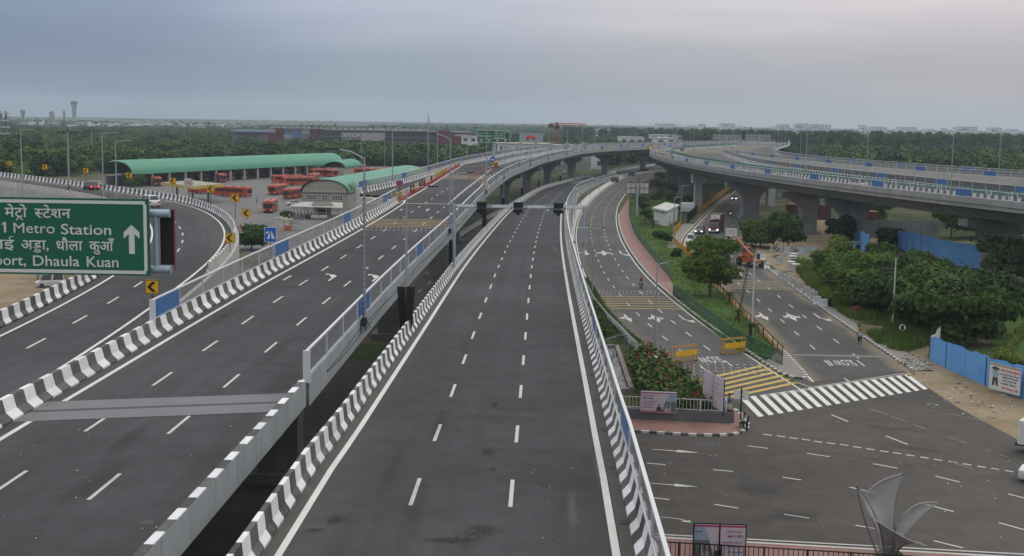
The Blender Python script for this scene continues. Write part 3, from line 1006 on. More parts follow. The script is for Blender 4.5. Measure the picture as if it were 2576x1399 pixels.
# ground road
line_on(road_r2,offset(r2l,.1),.2,dz=.024); line_on(road_r2,offset(r2r,-.25),.16,dz=.024)
def between(a,b,f):
 n = max(len(a),len(b))
 A = resample(a,plen(a) / (n - 1)); B = resample(b,plen(b) / (n - 1))
 return [p.lerp(q_,f) for p,q_ in zip(A,B)]
for f in (.34,.66):
 dashes(road_r2,between(r2l,r2r,f),13.0 if f < .5 else 14.5,8.6,2.9,.16,dz=.024)
line_on(road_r3,offset(r3l,.35),.16,dz=.032)
for f in (.36,.68):
 dashes(road_r3,between(r3l,r3r,f),6.0 if f < .5 else 8.0,8.9,2.8,.15,dz=.032)
for f in (-.6,2.2):
 dashes(und,offset(und_l,f),3,9,3,.15,dz=.02)
# curved flyover
line_on(road_r6,offset(r6f,-1.0),.18); line_on(road_r6,offset(med,1.1),.18)
line_on(road_r6,offset(med,-.7),.18)
line_on(road_r6,[p for p in offset(r6b,.7) if p.y < 496],.18)
dashes(road_r6,offset(r6f,-4.3),3,9,3,.15); dashes(road_r6,offset(med,-4.5),3,9,3,.15)
# yellow rumble bars
def bars(parent,path,y0,y1,n,halfw0,halfw1,w,dz,mat=None,name='rumble_bar'):
 s0,s1 = s_at(path,y0),s_at(path,y1)
 for i in range(n):
  p,t = along(path,s0 + (s1 - s0) * i / (n - 1))
  r_ = Vector((t.y,-t.x,0))
  m = MB()
  a,b = p + r_ * halfw0,p + r_ * halfw1
  m.add([a - t * w / 2,b - t * w / 2,b + t * w / 2,a + t * w / 2],[(0,1,2,3)])
  for v in range(len(m.v)): m.v[v] = (m.v[v][0],m.v[v][1],m.v[v][2] + dz)
  m.build(name,mat or M['yellow_paint'],parent)
bars(road_r4,p4,147.5,157.5,6,-12.2,-.8,.42,.016)
M['faded_yellow'] = worn('faded_yellow',(.26,.205,.12),.7,.4,.8,dirt=(.12,.11,.09))
bars(road_r4,p4,262,276,6,-13.6,-.8,1.3,.016,M['faded_yellow'])
mid2 = between(r2l,r2r,.5); mid3 = between(r3l,r3r,.5)
bars(road_r2,mid2,158.8,169.8,6,-4.8,4.6,.38,.030)
M['dusty_yellow'] = worn('dusty_yellow',(.40,.30,.10),.7,.4,.5,dirt=(.22,.18,.11))
bars(road_r3,mid3,180.2,189.5,6,-5.0,4.8,.34,.040,M['dusty_yellow'])
_a,_b,_c,_d = at(1748,960),at(1923.5,919),at(1822,1003),at(1998,964)
for i in range(6):
 a,b = _a.lerp(_c,i / 5),_b.lerp(_d,i / 5)
 d = (b - a).normalized(); nn = Vector((-d.y,d.x,0)) * .27
 m = MB(); up = Vector((0,0,.034))
 m.add([a - nn + up,b - nn + up,b + nn + up,a + nn + up],[(0,1,2,3)])
 m.build('rumble_bar',M['yellow_paint'],road_r2)
# studs scattered before the bars
def studs(parent,path,y0,y1,off0,off1,dz,rows=3,n=16):
 m = MB()
 for r_ in range(rows):
  p,t = along(path,s_at(path,y0 + (y1 - y0) * r_ / max(rows - 1,1)))
  rt = Vector((t.y,-t.x,0))
  for i in range(n):
   c_ = p + rt * (off0 + (off1 - off0) * (i + .5 * (r_ % 2)) / n) + Vector((0,0,dz))
   m.box(c_,(.16,.16,.03),.6)
 m.build('road_studs',M['white_paint'],parent)
studs(road_r2,mid2,172,175.5,-4.6,4.4,.03); studs(road_r4,p4,143,145.6,-11.6,-1.2,.016,2,20)
studs(road_r2,mid2,117,121.5,-4.0,4.8,.032,4,12); studs(road_r3,mid3,193,195,-4.5,2,.036,2,12)
# joints
def joint(parent,path,y,o0,o1,w,dz,mat=None,grooves=True,skew=0.0):
 p,t = along(path,s_at(path,y))
 rt = Vector((t.y,-t.x,0))
 a,b = p + rt * o0 - t * skew,p + rt * o1 + t * skew
 up = Vector((0,0,dz))
 m = MB(); m.add([a - t * w / 2 + up,b - t * w / 2 + up,b + t * w / 2 + up,a + t * w / 2 + up],[(0,1,2,3)])
 m.build('joint_strip',mat or M['joint'],parent)
 if grooves:
  g_ = MB(); up = Vector((0,0,dz + .006))
  for k in (-.14,0,.14):
   g_.add([a + t * (k - .03) + up,b + t * (k - .03) + up,b + t * (k + .03) + up,a + t * (k + .03) + up],[(0,1,2,3)])
  g_.build('joint_groove',M['black'],parent)
joint(road_r4,p4,55.2,-11.9,-.5,3.9,.018,skew=1.5)
joint(road_r4,p4,186,-16,-.5,.5,.018,M['white_paint'],False)
joint(road_r4,p4,330,-20,-.5,.5,.018,M['conc_light'],False)
joint(road_r5,r5right,193,-10.6,.5,.8,.018,M['conc'],False); joint(road_r5,r5right,252,-10.6,.5,.8,.018,M['conc'],False)
joint(road_r3,mid3,127.5,-5.2,5.6,.9,.036,M['joint'],False)
# turn arrows: outline in metres, y along travel
def arrow_poly(kind):
 st = [[(-.09,0),(.09,0),(.13,2.6),(-.13,2.6)],[(-.5,2.6),(.5,2.6),(0,5.0)]]
 lf = [[(-.13,1.1),(.13,1.1),(.13,1.75),(-.55,2.55),(-.75,2.25)],[(-.40,2.95),(-.95,1.95),(-1.15,3.0)]]
 rt = [[(-x,y) for x,y in p] for p in lf]
 if kind == 'straight': return st
 if kind == 'left': return [[(-.09,0),(.09,0),(.13,2.9),(-.13,2.9)],[(-.13,2.9),(.13,2.9),(-.5,3.9),(-.75,3.6)],[(-.2,4.3),(-1.1,3.1),(-1.1,4.6)]]
 if kind == 'right': return [[(-x,y) for x,y in p] for p in arrow_poly('left')]
 if kind == 'straight_left': return st + lf
 if kind == 'straight_right': return st + rt
 return st + lf + rt
def arrow(parent,pos,ang,kind,sc=1.0,dz=.02,sy=1.0):
 m = MB()
 cs,sn = math.cos(ang),math.sin(ang)
 for p in arrow_poly(kind):
  p = [(x * sc,y * sc * sy) for x,y in p]
  m.add([(pos.x + x * cs - y * sn,pos.y + x * sn + y * cs,pos.z + dz) for x,y in p],[tuple(range(len(p)))])
  dz += .003
 return m.build('turn_arrow',M['dash_paint'],parent)
def hd(path,y):
 _,t = along(path,s_at(path,y)); return math.atan2(-t.x,t.y)
for off,k in ((-9.8,'left'),(-6.2,'straight_left'),(-2.7,'straight_left')):
 p,t = along(offset(p4,off),s_at(offset(p4,off),99)); arrow(road_r4,p,hd(p4,99),k,.95,sy=1.9)
for off,k in ((-9.8,'left'),(-6.2,'straight_left')):
 p,t = along(offset(p4,off),s_at(offset(p4,off),172)); arrow(road_r4,p,hd(p4,172),k,1.15,sy=2.2)
for y0,sc in ((154.0,1.1),(232.0,1.6)):
 for f,k in ((.17,'straight_right'),(.5,'all'),(.83,'left')):
  pa = between(r2l,r2r,f); p,t = along(pa,s_at(pa,y0)); arrow(road_r2,p,hd(pa,y0) + math.pi,k,sc * .8,.03,sy=1.5)
for f,k in ((.2,'straight_right'),(.52,'all'),(.84,'left')):
 pa = between(r3l,r3r,f); p,t = along(pa,s_at(pa,157)); arrow(road_r3,p,hd(pa,157) + math.pi,k,.95,.04,sy=1.45)
jr = bpy.data.objects['road_junction']
for (u0,v0,u1,v1),k in (((1640,1131,1760,1140),'straight'),((1632,1216,1756,1226),'straight'),((1660,1301,1748,1311),'right')):
 a,b = at(u0,v0),at(u1,v1)
 arrow(jr,Vector((a.x,a.y,0)),math.atan2(-(b.x - a.x),b.y - a.y),k,(b - a).length / 5.0,.03)
# junction dashes, measured end to end
def dash_px(r,k,segs,w,name='lane_dash',z=.02,parent=None,mat=None):
 m = MB()
 for x0,y0,x1,y1 in segs:
  a,b = q(r,k,x0,y0),q(r,k,x1,y1)
  d = (b - a).normalized(); nn = Vector((-d.y,d.x,0)) * w / 2
  up = Vector((0,0,z))
  m.add([a - nn + up,b - nn + up,b + nn + up,a + nn + up],[(0,1,2,3)])
 return m.build(name,mat or M['dash_paint'],parent or jr)
dash_px(3,3,[(1170,596,1330,610),(1742,652,1916,668),(1225,896,1362,912),(1750,953,1958,985),(2040,446,2216,468)],.17)
dash_px(3,4,[(548,176,694,236),(1022,360,1208,434),(336,511,535,540),(908,601,1122,640),(126,718,288,742),(708,804,906,848),(1448,708,1660,760),(137,1038,354,1072),
              (757,1134,950,1168),(1340,945,1606,1016),(2078,862,2216,898),(1434,1268,1686,1330),(1998,1112,2216,1172)],.17)
dash_px(3,4,[(x,y,x + 72,y + 11) for x,y in ((-40,345),(76,358),(186,374),(292,387),(398,405),(508,419),(624,433),(735,452),(850,470),(970,489),(1080,504),(1195,523),(1318,542),(1437,562),(1562,580),(1688,601),(1812,622),(1930,640),(2052,660))],.22)
M['faint_paint'] = worn('rubbed_paint',(.26,.25,.235),.7,.5,.8,dirt=(.10,.10,.095))
dash_px(3,4,[(890,125,1040,180),(1060,190,1200,238),(1260,262,1365,300),(1570,372,1720,420),(1880,480,1925,495),(1990,518,2075,545),(1560,165,1700,192),(1720,196,1870,232),(1570,575,1775,648)],.10,mat=M['faint_paint'])
# zebra crossing and stop lines
za,zb,zc,zd = at(1858,1002),at(2283,941.5),at(1905,1050),at(2333,979)
for i in range(19):
 f0,f1 = (i + .1) / 18.6,(i + .62) / 18.6
 m = MB(); up = Vector((0,0,.022))
 m.add([za.lerp(zb,f0) + up,za.lerp(zb,f1) + up,zc.lerp(zd,f1) + up,zc.lerp(zd,f0) + up],[(0,1,2,3)])
 m.build('zebra_stripe',M['white_paint'],jr)
dash_px(2,4,[(-70,1366,360,1300),(-62,1380,365,1312)],.16,'stop_line',.03)
dash_px(2,4,[(350,1298,1155,1176),(356,1310,1160,1188)],.16,'stop_line',.036)
dash_px(2,4,[(645,1220,690,1250),(475,1068,535,1116),(752,1068,818,1116)],.16,'lane_dash',.038)
dash_px(2,4,[(225,1248,370,1298)],.14,'edge_line',.034)

# ---------------------------------------------------------------- text helper
def text_mesh(body,size=1.0,bold=0.0,align='CENTER',space=1.0):
 cu = bpy.data.curves.new('lettering','FONT')
 cu.body = body; cu.size = size; cu.align_x = align; cu.align_y = 'BOTTOM_BASELINE'
 cu.offset = bold
 cu.space_character = space
 cu.resolution_u = 4
 o = bpy.data.objects.new('lettering',cu)
 C.objects.link(o)
 bpy.context.view_layer.update()
 me = bpy.data.meshes.new_from_object(o.evaluated_get(bpy.context.evaluated_depsgraph_get()))
 bpy.data.objects.remove(o); bpy.data.curves.remove(cu)
 return me
def text(body,mat,mtx,parent=None,name='lettering',fit=None,**kw):
 """lettering as a mesh; fit = (width, height) it is stretched to"""
 me = text_mesh(body,**kw)
 xs = [v.co.x for v in me.vertices]; ys = [v.co.y for v in me.vertices]
 if fit and xs:
  sx = fit[0] / max(max(xs) - min(xs),1e-6); sy = fit[1] / max(max(ys) - min(ys),1e-6)
  cx,cy = (max(xs) + min(xs)) / 2,(max(ys) + min(ys)) / 2
  for v in me.vertices: v.co = Vector(((v.co.x - cx) * sx,(v.co.y - cy) * sy,0))
 me.transform(mtx)
 me.materials.clear(); me.materials.append(mat)
 me.name = name
 o = bpy.data.objects.new(name,me)
 C.objects.link(o)
 if parent is not None: o.parent = parent
 return o
def ground_text(body,c_,ang,w,h,parent,z,mat):
 return text(body,mat,Matrix.Translation((c_.x,c_.y,z)) @ Matrix.Rotation(ang,4,'Z'),parent,'road_lettering',fit=(w,h),bold=-.006)
sl = q(2,3,1680,1062); ground_text('SLOW',sl,hd(mid2,130) + math.pi,2.4,3.2,road_r2,.032,M['white_paint'])
sl = q(2,4,645,1088); ground_text('SLOW',sl,hd(mid3,125) + math.pi,2.1,2.9,road_r3,.046,M['white_paint'])

# ---------------------------------------------------------------- kerbs, footways, lawns
def kerb(path,label,w=.28,h=.17,side=1,mat=None,s0=0):
 m = MB()
 sweep(m,path,[(0,-.05),(0,h),(-w * side,h),(-w * side,-.05)],0,True,True,s0)
 return tag(m.build('kerb',mat or M['bw_kerb']),label,'kerb','striped kerbs')
def g0(path,z=.0): return [Vector((p.x,p.y,z)) for p in path]
kr2 = g0([p for p in offset(r2r,.25) if 122.5 < p.y < 330])
kerb(kr2[::1],'striped kerb beside the red footway and green fence',side=-1)
kr3 = g0([p for p in offset(r3r,.15) if p.y < 245])
kerb(kr3,'striped kerb along the dusty right edge of the side road',side=-1)
kl3 = g0([p for p in offset(r3l,-.2) if 235 < p.y < 430])
kerb(kl3,'striped kerb in front of the small white building',side=1)
# tip of the green island between the two roads
tipc = [kr2[0],q(2,4,-20,1085),q(2,4,90,1160),q(2,4,200,1212),q(2,4,290,1228),q(2,4,318,1200),q(2,4,255,1130),q(2,4,130,1000),q(2,4,60,935)]
tip = smooth(g0(tipc),.8,1,1)
kerb(tip,'striped kerb wrapped round the tip of the green island',side=-1)
sheet('pavement',[(p.x,p.y) for p in [tipc[1],tipc[2],tipc[3],tipc[4],tipc[5],tipc[6],tipc[7],tipc[8],q(2,4,60,1020)]],.15,M['grey_paver'])
path_in = offset(r2r,.5)
pr = smooth([q(1,3,1162,950),q(1,3,1141,1040),q(1,3,1143,1130),q(1,3,1160,1240),q(1,3,1185,1320),q(1,3,1225,1399),q(2,3,1150,150),q(2,3,1250,270),q(2,3,1370,410),q(2,3,1362,520)],3,2)
pl = smooth([p for p in path_in[::-1] if 160 < p.y < 330],3,1)
m = MB(); ribbon(m,pl,pr,.15)
tag(m.build('footway',M['red_paver']),kind='structure')
# lawns between the two roads
lawn_l = [p for p in pr] + [q(2,3,1420,580),q(2,3,1620,765),q(2,3,1930,1000),q(2,4,0,1040),q(2,4,100,1120)]
lawn_r = [q(1,3,1500,930),q(1,3,1640,1090),q(1,3,1590,1330),q(2,3,1362,60),q(2,3,1480,200),q(2,3,1620,340),q(2,3,1740,480),q(2,3,1880,620),q(2,3,2000,740),q(2,3,2150,890),q(2,4,60,960),q(2,4,125,1050)]
lawn_poly = [(p.x,p.y) for p in lawn_l] + [(p.x,p.y) for p in lawn_r[::-1]]
m = MB(); ribbon(m,resample(lawn_l,3),resample(lawn_r,3),.10)
tag(m.build('lawn',M['lawn']),kind='structure')
m = MB(); ribbon(m,[p for p in offset(r3l,-3.0) if 236 < p.y < 300],[p for p in offset(r3l,-.45) if 236 < p.y < 300],.14)
tag(m.build('footway',M['grey_paver']),kind='structure')
m = MB(); ribbon(m,[p for p in offset(r3r,.4) if p.y < 206],[p for p in offset(r3r,2.2) if p.y < 206],.13)
tag(m.build('footway',M['grey_paver']),kind='structure')
# concrete strip with lamp posts between the central road and the ground road
m = MB(); ribbon(m,[p for p in offset(r2l,-2.6) if 245 < p.y < 560],[p for p in offset(r2l,-.2) if 245 < p.y < 560],.16)
tag(m.build('footway',M['conc_light']),kind='structure')
kerb(g0([p for p in offset(r2l,-.15) if 120 < p.y < 245]),'pale kerb along the left edge of the ground road',w=.25,side=1,mat=M['conc_light'])
# rough verge under the flyovers
sheet('verge',[(21,330),(26,318),(40,300),(56,372),(78,460),(92,520),(60,560),(47,480),(38.8,424),(31,364)],.008,M['rough_grass'])
# ================================================================ VEGETATION
import numpy as np
M['leaf_mid'] = leafy('foliage_mid',(.018,.044,.008),(.070,.125,.020))
M['leaf_far'] = leafy('foliage_wood',(.010,.032,.007),(.050,.104,.018),transl=0)
M['leaf_feather'] = leafy('foliage_feathery',(.030,.066,.009),(.125,.200,.028))
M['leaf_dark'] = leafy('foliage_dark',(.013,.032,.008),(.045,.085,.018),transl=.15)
M['leaf_light'] = leafy('foliage_light',(.045,.075,.016),(.110,.160,.034))
M['leaf_dry'] = leafy('foliage_dry',(.040,.038,.022),(.085,.080,.042))
M['bark'] = worn('bark',(.075,.060,.045),.9,.4,3.0,dirt=(.03,.026,.02))
def crown_mesh(name,seed,lobes,n,size,mat,flat=.75,inner=.35,asp=1.0,droop=0.0):
 """a cloud of small leaf sprays spread through the lobes of a crown; lobes = (x, y, z, r, squash)"""
 rg = np.random.default_rng(seed)
 w = np.array([l[3] ** 2 for l in lobes]); w = w / w.sum()
 idx = rg.choice(len(lobes),n,p=w)
 L = np.array(lobes)[idx]
 d = rg.normal(size=(n,3)); d /= np.linalg.norm(d,axis=1)[:,None]
 d[:,2] = np.where(d[:,2] < -.45,-d[:,2] * .6,d[:,2])
 r = L[:,3] * (1 - inner * rg.random(n) ** 2)
 r = r * (1 + .22 * rg.normal(size=n) * (rg.random(n) < .35))
 c_ = L[:,:3] + d * r[:,None] * np.stack([np.ones(n),np.ones(n),L[:,4]],1)
 # spray facing: outward and up, loosened
 nr = d + rg.normal(size=(n,3)) * .55 + np.array([0,0,.45])
 nr /= np.linalg.norm(nr,axis=1)[:,None]
 t1 = np.cross(nr,rg.normal(size=(n,3))); t1 /= np.linalg.norm(t1,axis=1)[:,None]
 t2 = np.cross(nr,t1)
 s = size * (.55 + .9 * rg.random(n))
 a,b = t1 * (s * asp)[:,None],t2 * (s / asp * flat)[:,None]
 fold = nr * (s * .25)[:,None]
 v = np.empty((n,4,3))
 v[:,0] = c_ - a; v[:,1] = c_ - b * .9 + fold; v[:,2] = c_ + a - np.array([0,0,1]) * (s * droop)[:,None]; v[:,3] = c_ + b + fold * .4
 me = bpy.data.meshes.new(name)
 me.vertices.add(4 * n); me.loops.add(4 * n); me.polygons.add(n)
 me.vertices.foreach_set('co',v.reshape(-1))
 me.loops.foreach_set('vertex_index',np.arange(4 * n))
 me.polygons.foreach_set('loop_start',np.arange(n) * 4)
 me.materials.append(mat)
 me.update(calc_edges=True)
 return me
def rnd_lobes(rg,R_,H,n,base=.35,low=.6):
 out = [(0,0,H * .62,R_ * .62,.7)]
 for i in range(n):
  a = rg.uniform(0,6.28); d = R_ * rg.uniform(.3,.72)
  z = H * rg.uniform(base,.88) - d * .12
  out.append((d * math.cos(a),d * math.sin(a),z,R_ * rg.uniform(.30,.52),rg.uniform(.6,.85)))
 return out
def trunk_mb(H,r,rg,lean=.3,limbs=5,R_=3.0):
 m = MB()
 top = Vector((rg.uniform(-lean,lean),rg.uniform(-lean,lean),H * .55))
 m.tube([(0,0,-.2),(top.x * .3,top.y * .3,H * .25),tuple(top)],[r,r * .8,r * .55],7)
 for i in range(limbs):
  a = rg.uniform(0,6.28); d = R_ * rg.uniform(.4,.7)
  m.tube([tuple(top * rg.uniform(.6,1.0)),(d * .5 * math.cos(a),d * .5 * math.sin(a),H * .62),(d * math.cos(a),d * math.sin(a),H * rg.uniform(.68,.85))],[r * .5,r * .33,r * .12],5)
 return m
def obj_from(name,me,parent=None):
 o = bpy.data.objects.new(name,me); C.objects.link(o)
 if parent is not None: o.parent = parent
 return o
def make_tree(name,label,loc,H,R_,mat,seed,n=2600,size=.34,group=None,lobes=9,base=.35,r=.16,asp=1.0,droop=0.0,cat='tree',limbs=5):
 rg = random.Random(seed)
 t = thing(name,label,cat,loc,0,group)
 obj_from('crown',crown_mesh('crown',seed,rnd_lobes(rg,R_,H,lobes,base),n,size,mat,asp=asp,droop=droop),t)
 trunk_mb(H,r,rg,.3,limbs,R_).build('trunk',M['bark'],t,True)
 return t
# ---------------------------------------------------------------- the wood that reaches the horizon
protos = []
for i in range(7):
 rg = random.Random(100 + i)
 R_ = rg.uniform(4.2,5.4); H = rg.uniform(6.2,8.0)
 protos.append(crown_mesh('wood_crown',300 + i,rnd_lobes(rg,R_,H,9,.25),1100,.60,M['leaf_far']))
tall = []
for i in range(3):
 rg = random.Random(150 + i)
 tall.append(crown_mesh('tall_crown',350 + i,[(rg.uniform(-1.5,1.5),rg.uniform(-1.5,1.5),z,rg.uniform(2.2,3.2),1.0) for z in (7,9.5,12,14.5,16.5,18)],700,.85,M['leaf_dark']))
lines = [p for l in (p4,r8left,r6f,r6b,r7f,r7b) for p in l[::3]]
def clear_of(x,y):
 if y < 660 and x < -10 and -175 < x and y < 645 - .25 * abs(x + 60) and x > -128 - .30 * (y - 300): return False      # depot yard
 if x < -95 and y < 300 and x > -150: return False
 if -60 > x and y < 270: return False
 if -200 < x < -20 and 880 < y < 985: return False    # shopping mall
 rr = 15 if y < 520 else 22
 for p in lines:
  if abs(p.x - x) < rr and abs(p.y - y) < rr: return False
 if -12 < x < 64 + (y - 250) * .1 and y < 560 and x < lin(y,[(250,64),(330,90),(430,98),(500,110),(560,130)]): return False
 if y < 700 and x > 0 and x < lin(y,[(500,110),(600,150),(700,190)]) and x > lin(y,[(500,10),(600,40),(700,90)]): return False
 if x > 0 and y < 330 and x < lin(y,[(0,200),(200,165),(330,112)]): return False
 return True
rg = random.Random(5)
wood = []
def scatter(y0,y1,sp,sc,keep):
 y = y0
 while y < y1:
  x = -.455 * y - 20
  while x < .455 * y + 20:
   px_,py_ = x + rg.uniform(-.45,.45) * sp,y + rg.uniform(-.45,.45) * sp
   nz = mnoise.noise(Vector((px_ * .006,py_ * .006,1.3)))
   if rg.random() < keep + nz * .5 and clear_of(px_,py_):
    wood.append((px_,py_,sc * rg.choice((.65,.85,.95,1.0,1.1,1.3) if sc < 1.1 else (.7,.85,1.0)) * rg.uniform(.85,1.12) * (1 + nz * .25)))
   x += sp
  y += sp
scatter(262,1250,7.0,1.0,.93)
scatter(1250,2600,10.5,1.15,.9)
scatter(2600,8600,26.0,1.5,.8)
wood.sort(key=lambda e: e[0] ** 2 + e[1] ** 2)
M_TREE = []
NEAR = [e for e in wood if e[1] < 700][:230]
REST = wood[len(NEAR):]
near_kind = []
for i in range(6):
 rg2 = random.Random(40 + i)
 R_ = rg2.uniform(4.2,5.2); H = rg2.uniform(6.4,8.0)
 cm = crown_mesh('crown',500 + i,rnd_lobes(rg2,R_,H,9,.25),1500,.55,M['leaf_light'] if i == 5 else M['leaf_mid'] if i % 2 else M['leaf_far'])
 tm = trunk_mb(H,.18,rg2,.4,3,R_)
 near_kind.append((cm,tm))
tmesh = []
for cm,tm in near_kind:
 o = tm.build('trunk',M['bark']); tmesh.append(o.data); bpy.data.objects.remove(o)
def wood_label(x,y):
 if x < -95: return 'bushy green tree in the wood left of the bus depot','trees left of the bus depot'
 if x < 0: return 'bushy green tree in the wood behind the bus depot sheds','trees behind the bus depot'
 if x < 90: return 'bushy green tree behind the left flyover','trees behind the left flyover'
 return 'bushy green tree in the wood behind the right flyovers','trees behind the right flyovers'
for i,(x,y,s_) in enumerate(NEAR):
 lb,gp = wood_label(x,y)
 k = rg.randrange(6)
 if rg.random() < .75 and k == 5: k = 1
 t = thing('tree',lb,'tree',(x,y,0),rg.uniform(0,6.28),gp)
 t.scale = (s_,s_,s_ * rg.uniform(.85,1.1))
 obj_from('crown',near_kind[k][0],t); obj_from('trunk',tmesh[k],t)
def scatter_object(name,pts,meshes,label_kind='stuff',seed=3):
 """one object whose points carry copies of the crown meshes"""
 coll = bpy.data.collections.new(name + '_kinds')
 for i,me in enumerate(meshes):
  coll.objects.link(bpy.data.objects.new('kind',me))
 me = bpy.data.meshes.new(name)
 n = len(pts)
 me.vertices.add(n)
 me.vertices.foreach_set('co',np.array([(p[0],p[1],p[3] if len(p) > 3 else 0.0) for p in pts],dtype=float).reshape(-1))
 at_ = me.attributes.new('size','FLOAT','POINT')
 at_.data.foreach_set('value',[p[2] for p in pts])
 o = obj_from(name,me)
 ng = bpy.data.node_groups.new(name + '_scatter','GeometryNodeTree')
 ng.interface.new_socket('Geometry',in_out='INPUT',socket_type='NodeSocketGeometry')
 ng.interface.new_socket('Geometry',in_out='OUTPUT',socket_type='NodeSocketGeometry')
 N,Lk = ng.nodes,ng.links
 gi,go = N.new('NodeGroupInput'),N.new('NodeGroupOutput')
 mp = N.new('GeometryNodeMeshToPoints')
 ci = N.new('GeometryNodeCollectionInfo'); ci.inputs['Collection'].default_value = coll
 ci.inputs['Separate Children'].default_value = True
 ci.inputs['Reset Children'].default_value = True
 ip = N.new('GeometryNodeInstanceOnPoints'); ip.inputs['Pick Instance'].default_value = True
 ri = N.new('FunctionNodeRandomValue'); ri.data_type = 'INT'
 ri.inputs[4].default_value = 0; ri.inputs[5].default_value = len(meshes) - 1; ri.inputs['Seed'].default_value = seed
 rr = N.new('FunctionNodeRandomValue'); rr.data_type = 'FLOAT_VECTOR'
 rr.inputs[0].default_value = (0,0,0); rr.inputs[1].default_value = (0,0,6.283); rr.inputs['Seed'].default_value = seed + 9
 na = N.new('GeometryNodeInputNamedAttribute'); na.data_type = 'FLOAT'; na.inputs['Name'].default_value = 'size'
 Lk.new(gi.outputs[0],mp.inputs['Mesh']); Lk.new(mp.outputs[0],ip.inputs['Points'])
 Lk.new(ci.outputs[0],ip.inputs['Instance'])
 Lk.new([s for s in ri.outputs if s.type == 'INT'][0],ip.inputs['Instance Index'])
 Lk.new(rr.outputs[0],ip.inputs['Rotation'])
 Lk.new(na.outputs[0],ip.inputs['Scale'])
 Lk.new(ip.outputs[0],go.inputs[0])
 md = o.modifiers.new('scatter','NODES'); md.node_group = ng
 return tag(o,kind='stuff')
scatter_object('woodland',REST,protos)
tl = []
for i in range(700):
 x = rg.uniform(140,560); y = 1010 + rg.gauss(0,45) + .25 * (x - 300) + rg.uniform(0,220)
 tl.append((x,y,rg.uniform(.65,1.0) * (1.0 if x < 450 else .8)))
for i in range(260):
 x = rg.uniform(60,260); y = 1500 + rg.gauss(0,120); tl.append((x,y,rg.uniform(.6,.95)))
for i in range(500):
 x = rg.uniform(-1100,900); y = rg.uniform(1900,3400); tl.append((x,y,rg.uniform(.4,.75)))
scatter_object('tall_woodland',tl,tall,seed=8)

# ---------------------------------------------------------------- single trees near the roads
tb = q(2,3,1675,530)
make_tree('tree','large feathery tree on the grass between the two ground roads',tb,8.3,3.7,M['leaf_feather'],11,11000,.20,lobes=17,base=.26,asp=1.4,droop=.35,r=.2)
M['leaf_thicket'] = leafy('foliage_thicket',(.014,.038,.007),(.062,.115,.020))
RT = [(2145,715,4.2,3.2,1),(2195,705,4.0,3.2,0),(2250,770,5.4,4.0,1),(2205,772,5.2,3.8,0),(2290,762,5.2,4.0,0),(2345,780,5.6,4.4,1),(2395,772,5.0,4.2,0),(2455,770,4.8,4.0,1),(2400,838,6.0,4.4,1),(2330,835,5.2,4.0,1),(2270,700,3.4,3.0,1),(2330,712,3.4,3.2,0),(2120,690,3.6,2.8,1),(2120,735,5.2,3.3,0),(2190,742,6.2,4.0,0),(2262,742,5.0,3.8,1),(2332,748,4.8,3.8,0),(2160,778,5.6,3.8,0),(2232,800,6.0,4.3,1),(2300,808,6.0,4.6,0),
      (2365,812,6.2,4.8,1),(2432,800,5.6,4.6,0),(2478,838,6.2,4.5,0),(2425,868,6.0,4.6,0),(2505,782,4.6,4.0,1),(2545,715,8.2,5.0,1),(2080,702,4.6,2.8,0),
      (2113,662,4.6,3.0,2),(2222,668,4.2,3.2,1),(2318,690,3.6,3.2,2)]
for i,(u,v,H,R_,k) in enumerate(RT):
 mt = (M['leaf_thicket'],M['leaf_dark'],M['leaf_light'])[k]
 make_tree('tree',('broad leafy tree in the thicket behind the blue sheet fence','dark leafy tree in the thicket behind the blue sheet fence','pale green tree poking out of the thicket by the blue fence')[k],at(u,v),H,R_,mt,20 + i,5200,.30,group='thicket trees right of the side road',lobes=11,base=.22)
for i,(u,v,H,R_,lb,mt) in enumerate([
  (1982,632,8.2,4.2,'feathery tree in front of the flyover pier beside the yard','leaf_mid'),(1912,622,5.2,4.4,'low spreading tree over the concrete barrier yard','leaf_mid'),
  (2112,622,6.0,3.6,'round dark tree beside the torn blue sheet','leaf_dark'),(2236,620,3.6,3.0,'bright green tree above the long blue fence','leaf_mid'),
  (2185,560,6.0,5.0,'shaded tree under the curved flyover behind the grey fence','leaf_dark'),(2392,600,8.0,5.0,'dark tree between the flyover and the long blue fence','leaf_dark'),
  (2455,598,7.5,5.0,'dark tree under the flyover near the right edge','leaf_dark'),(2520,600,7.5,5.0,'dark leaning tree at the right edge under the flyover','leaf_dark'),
  (895,520,4.6,4.2,'dark bushy tree beside the end wall of the closed ramp','leaf_dark'),(632,628,4.6,3.8,'dark tree hard against the loop ramp wall','leaf_dark'),
  (340,470,4.2,4.0,'yellowish tree behind the ramp barrier before the long shed','leaf_light'),(1722,535,3.0,2.4,'small bush beside the signboard back','leaf_dark')]):
 make_tree('tree',lb,at(u,v),H,R_,M[mt],60 + i,4200,.28,lobes=10,base=.25,asp=1.3,droop=.2)
# bare tree by the workshop
def bare_tree(loc,H,label):
 rg_ = random.Random(77)
 t = thing('bare_tree',label,'tree',loc)
 m = MB()
 def grow(p,d,l,r,k):
  e = p + d * l
  m.tube([tuple(p),tuple((p + e) / 2 + Vector((rg_.uniform(-.1,.1),rg_.uniform(-.1,.1),0)) * l),tuple(e)],r,4,0,r * .6,False)
  if k == 0: return
  for i in range(3 if k > 1 else 4):
   nd = (d + Vector((rg_.uniform(-.75,.75),rg_.uniform(-.75,.75),rg_.uniform(-.15,.5)))).normalized()
   grow(e,nd,l * rg_.uniform(.6,.85),r * .6,k - 1)
 grow(Vector((0,0,0)),Vector((0,0,1)),H * .33,.16,5)
 m.build('branches',M['bark'],t)
bare_tree(at(905,527),7.8,'bare grey tree with no leaves beside the green workshop roof')
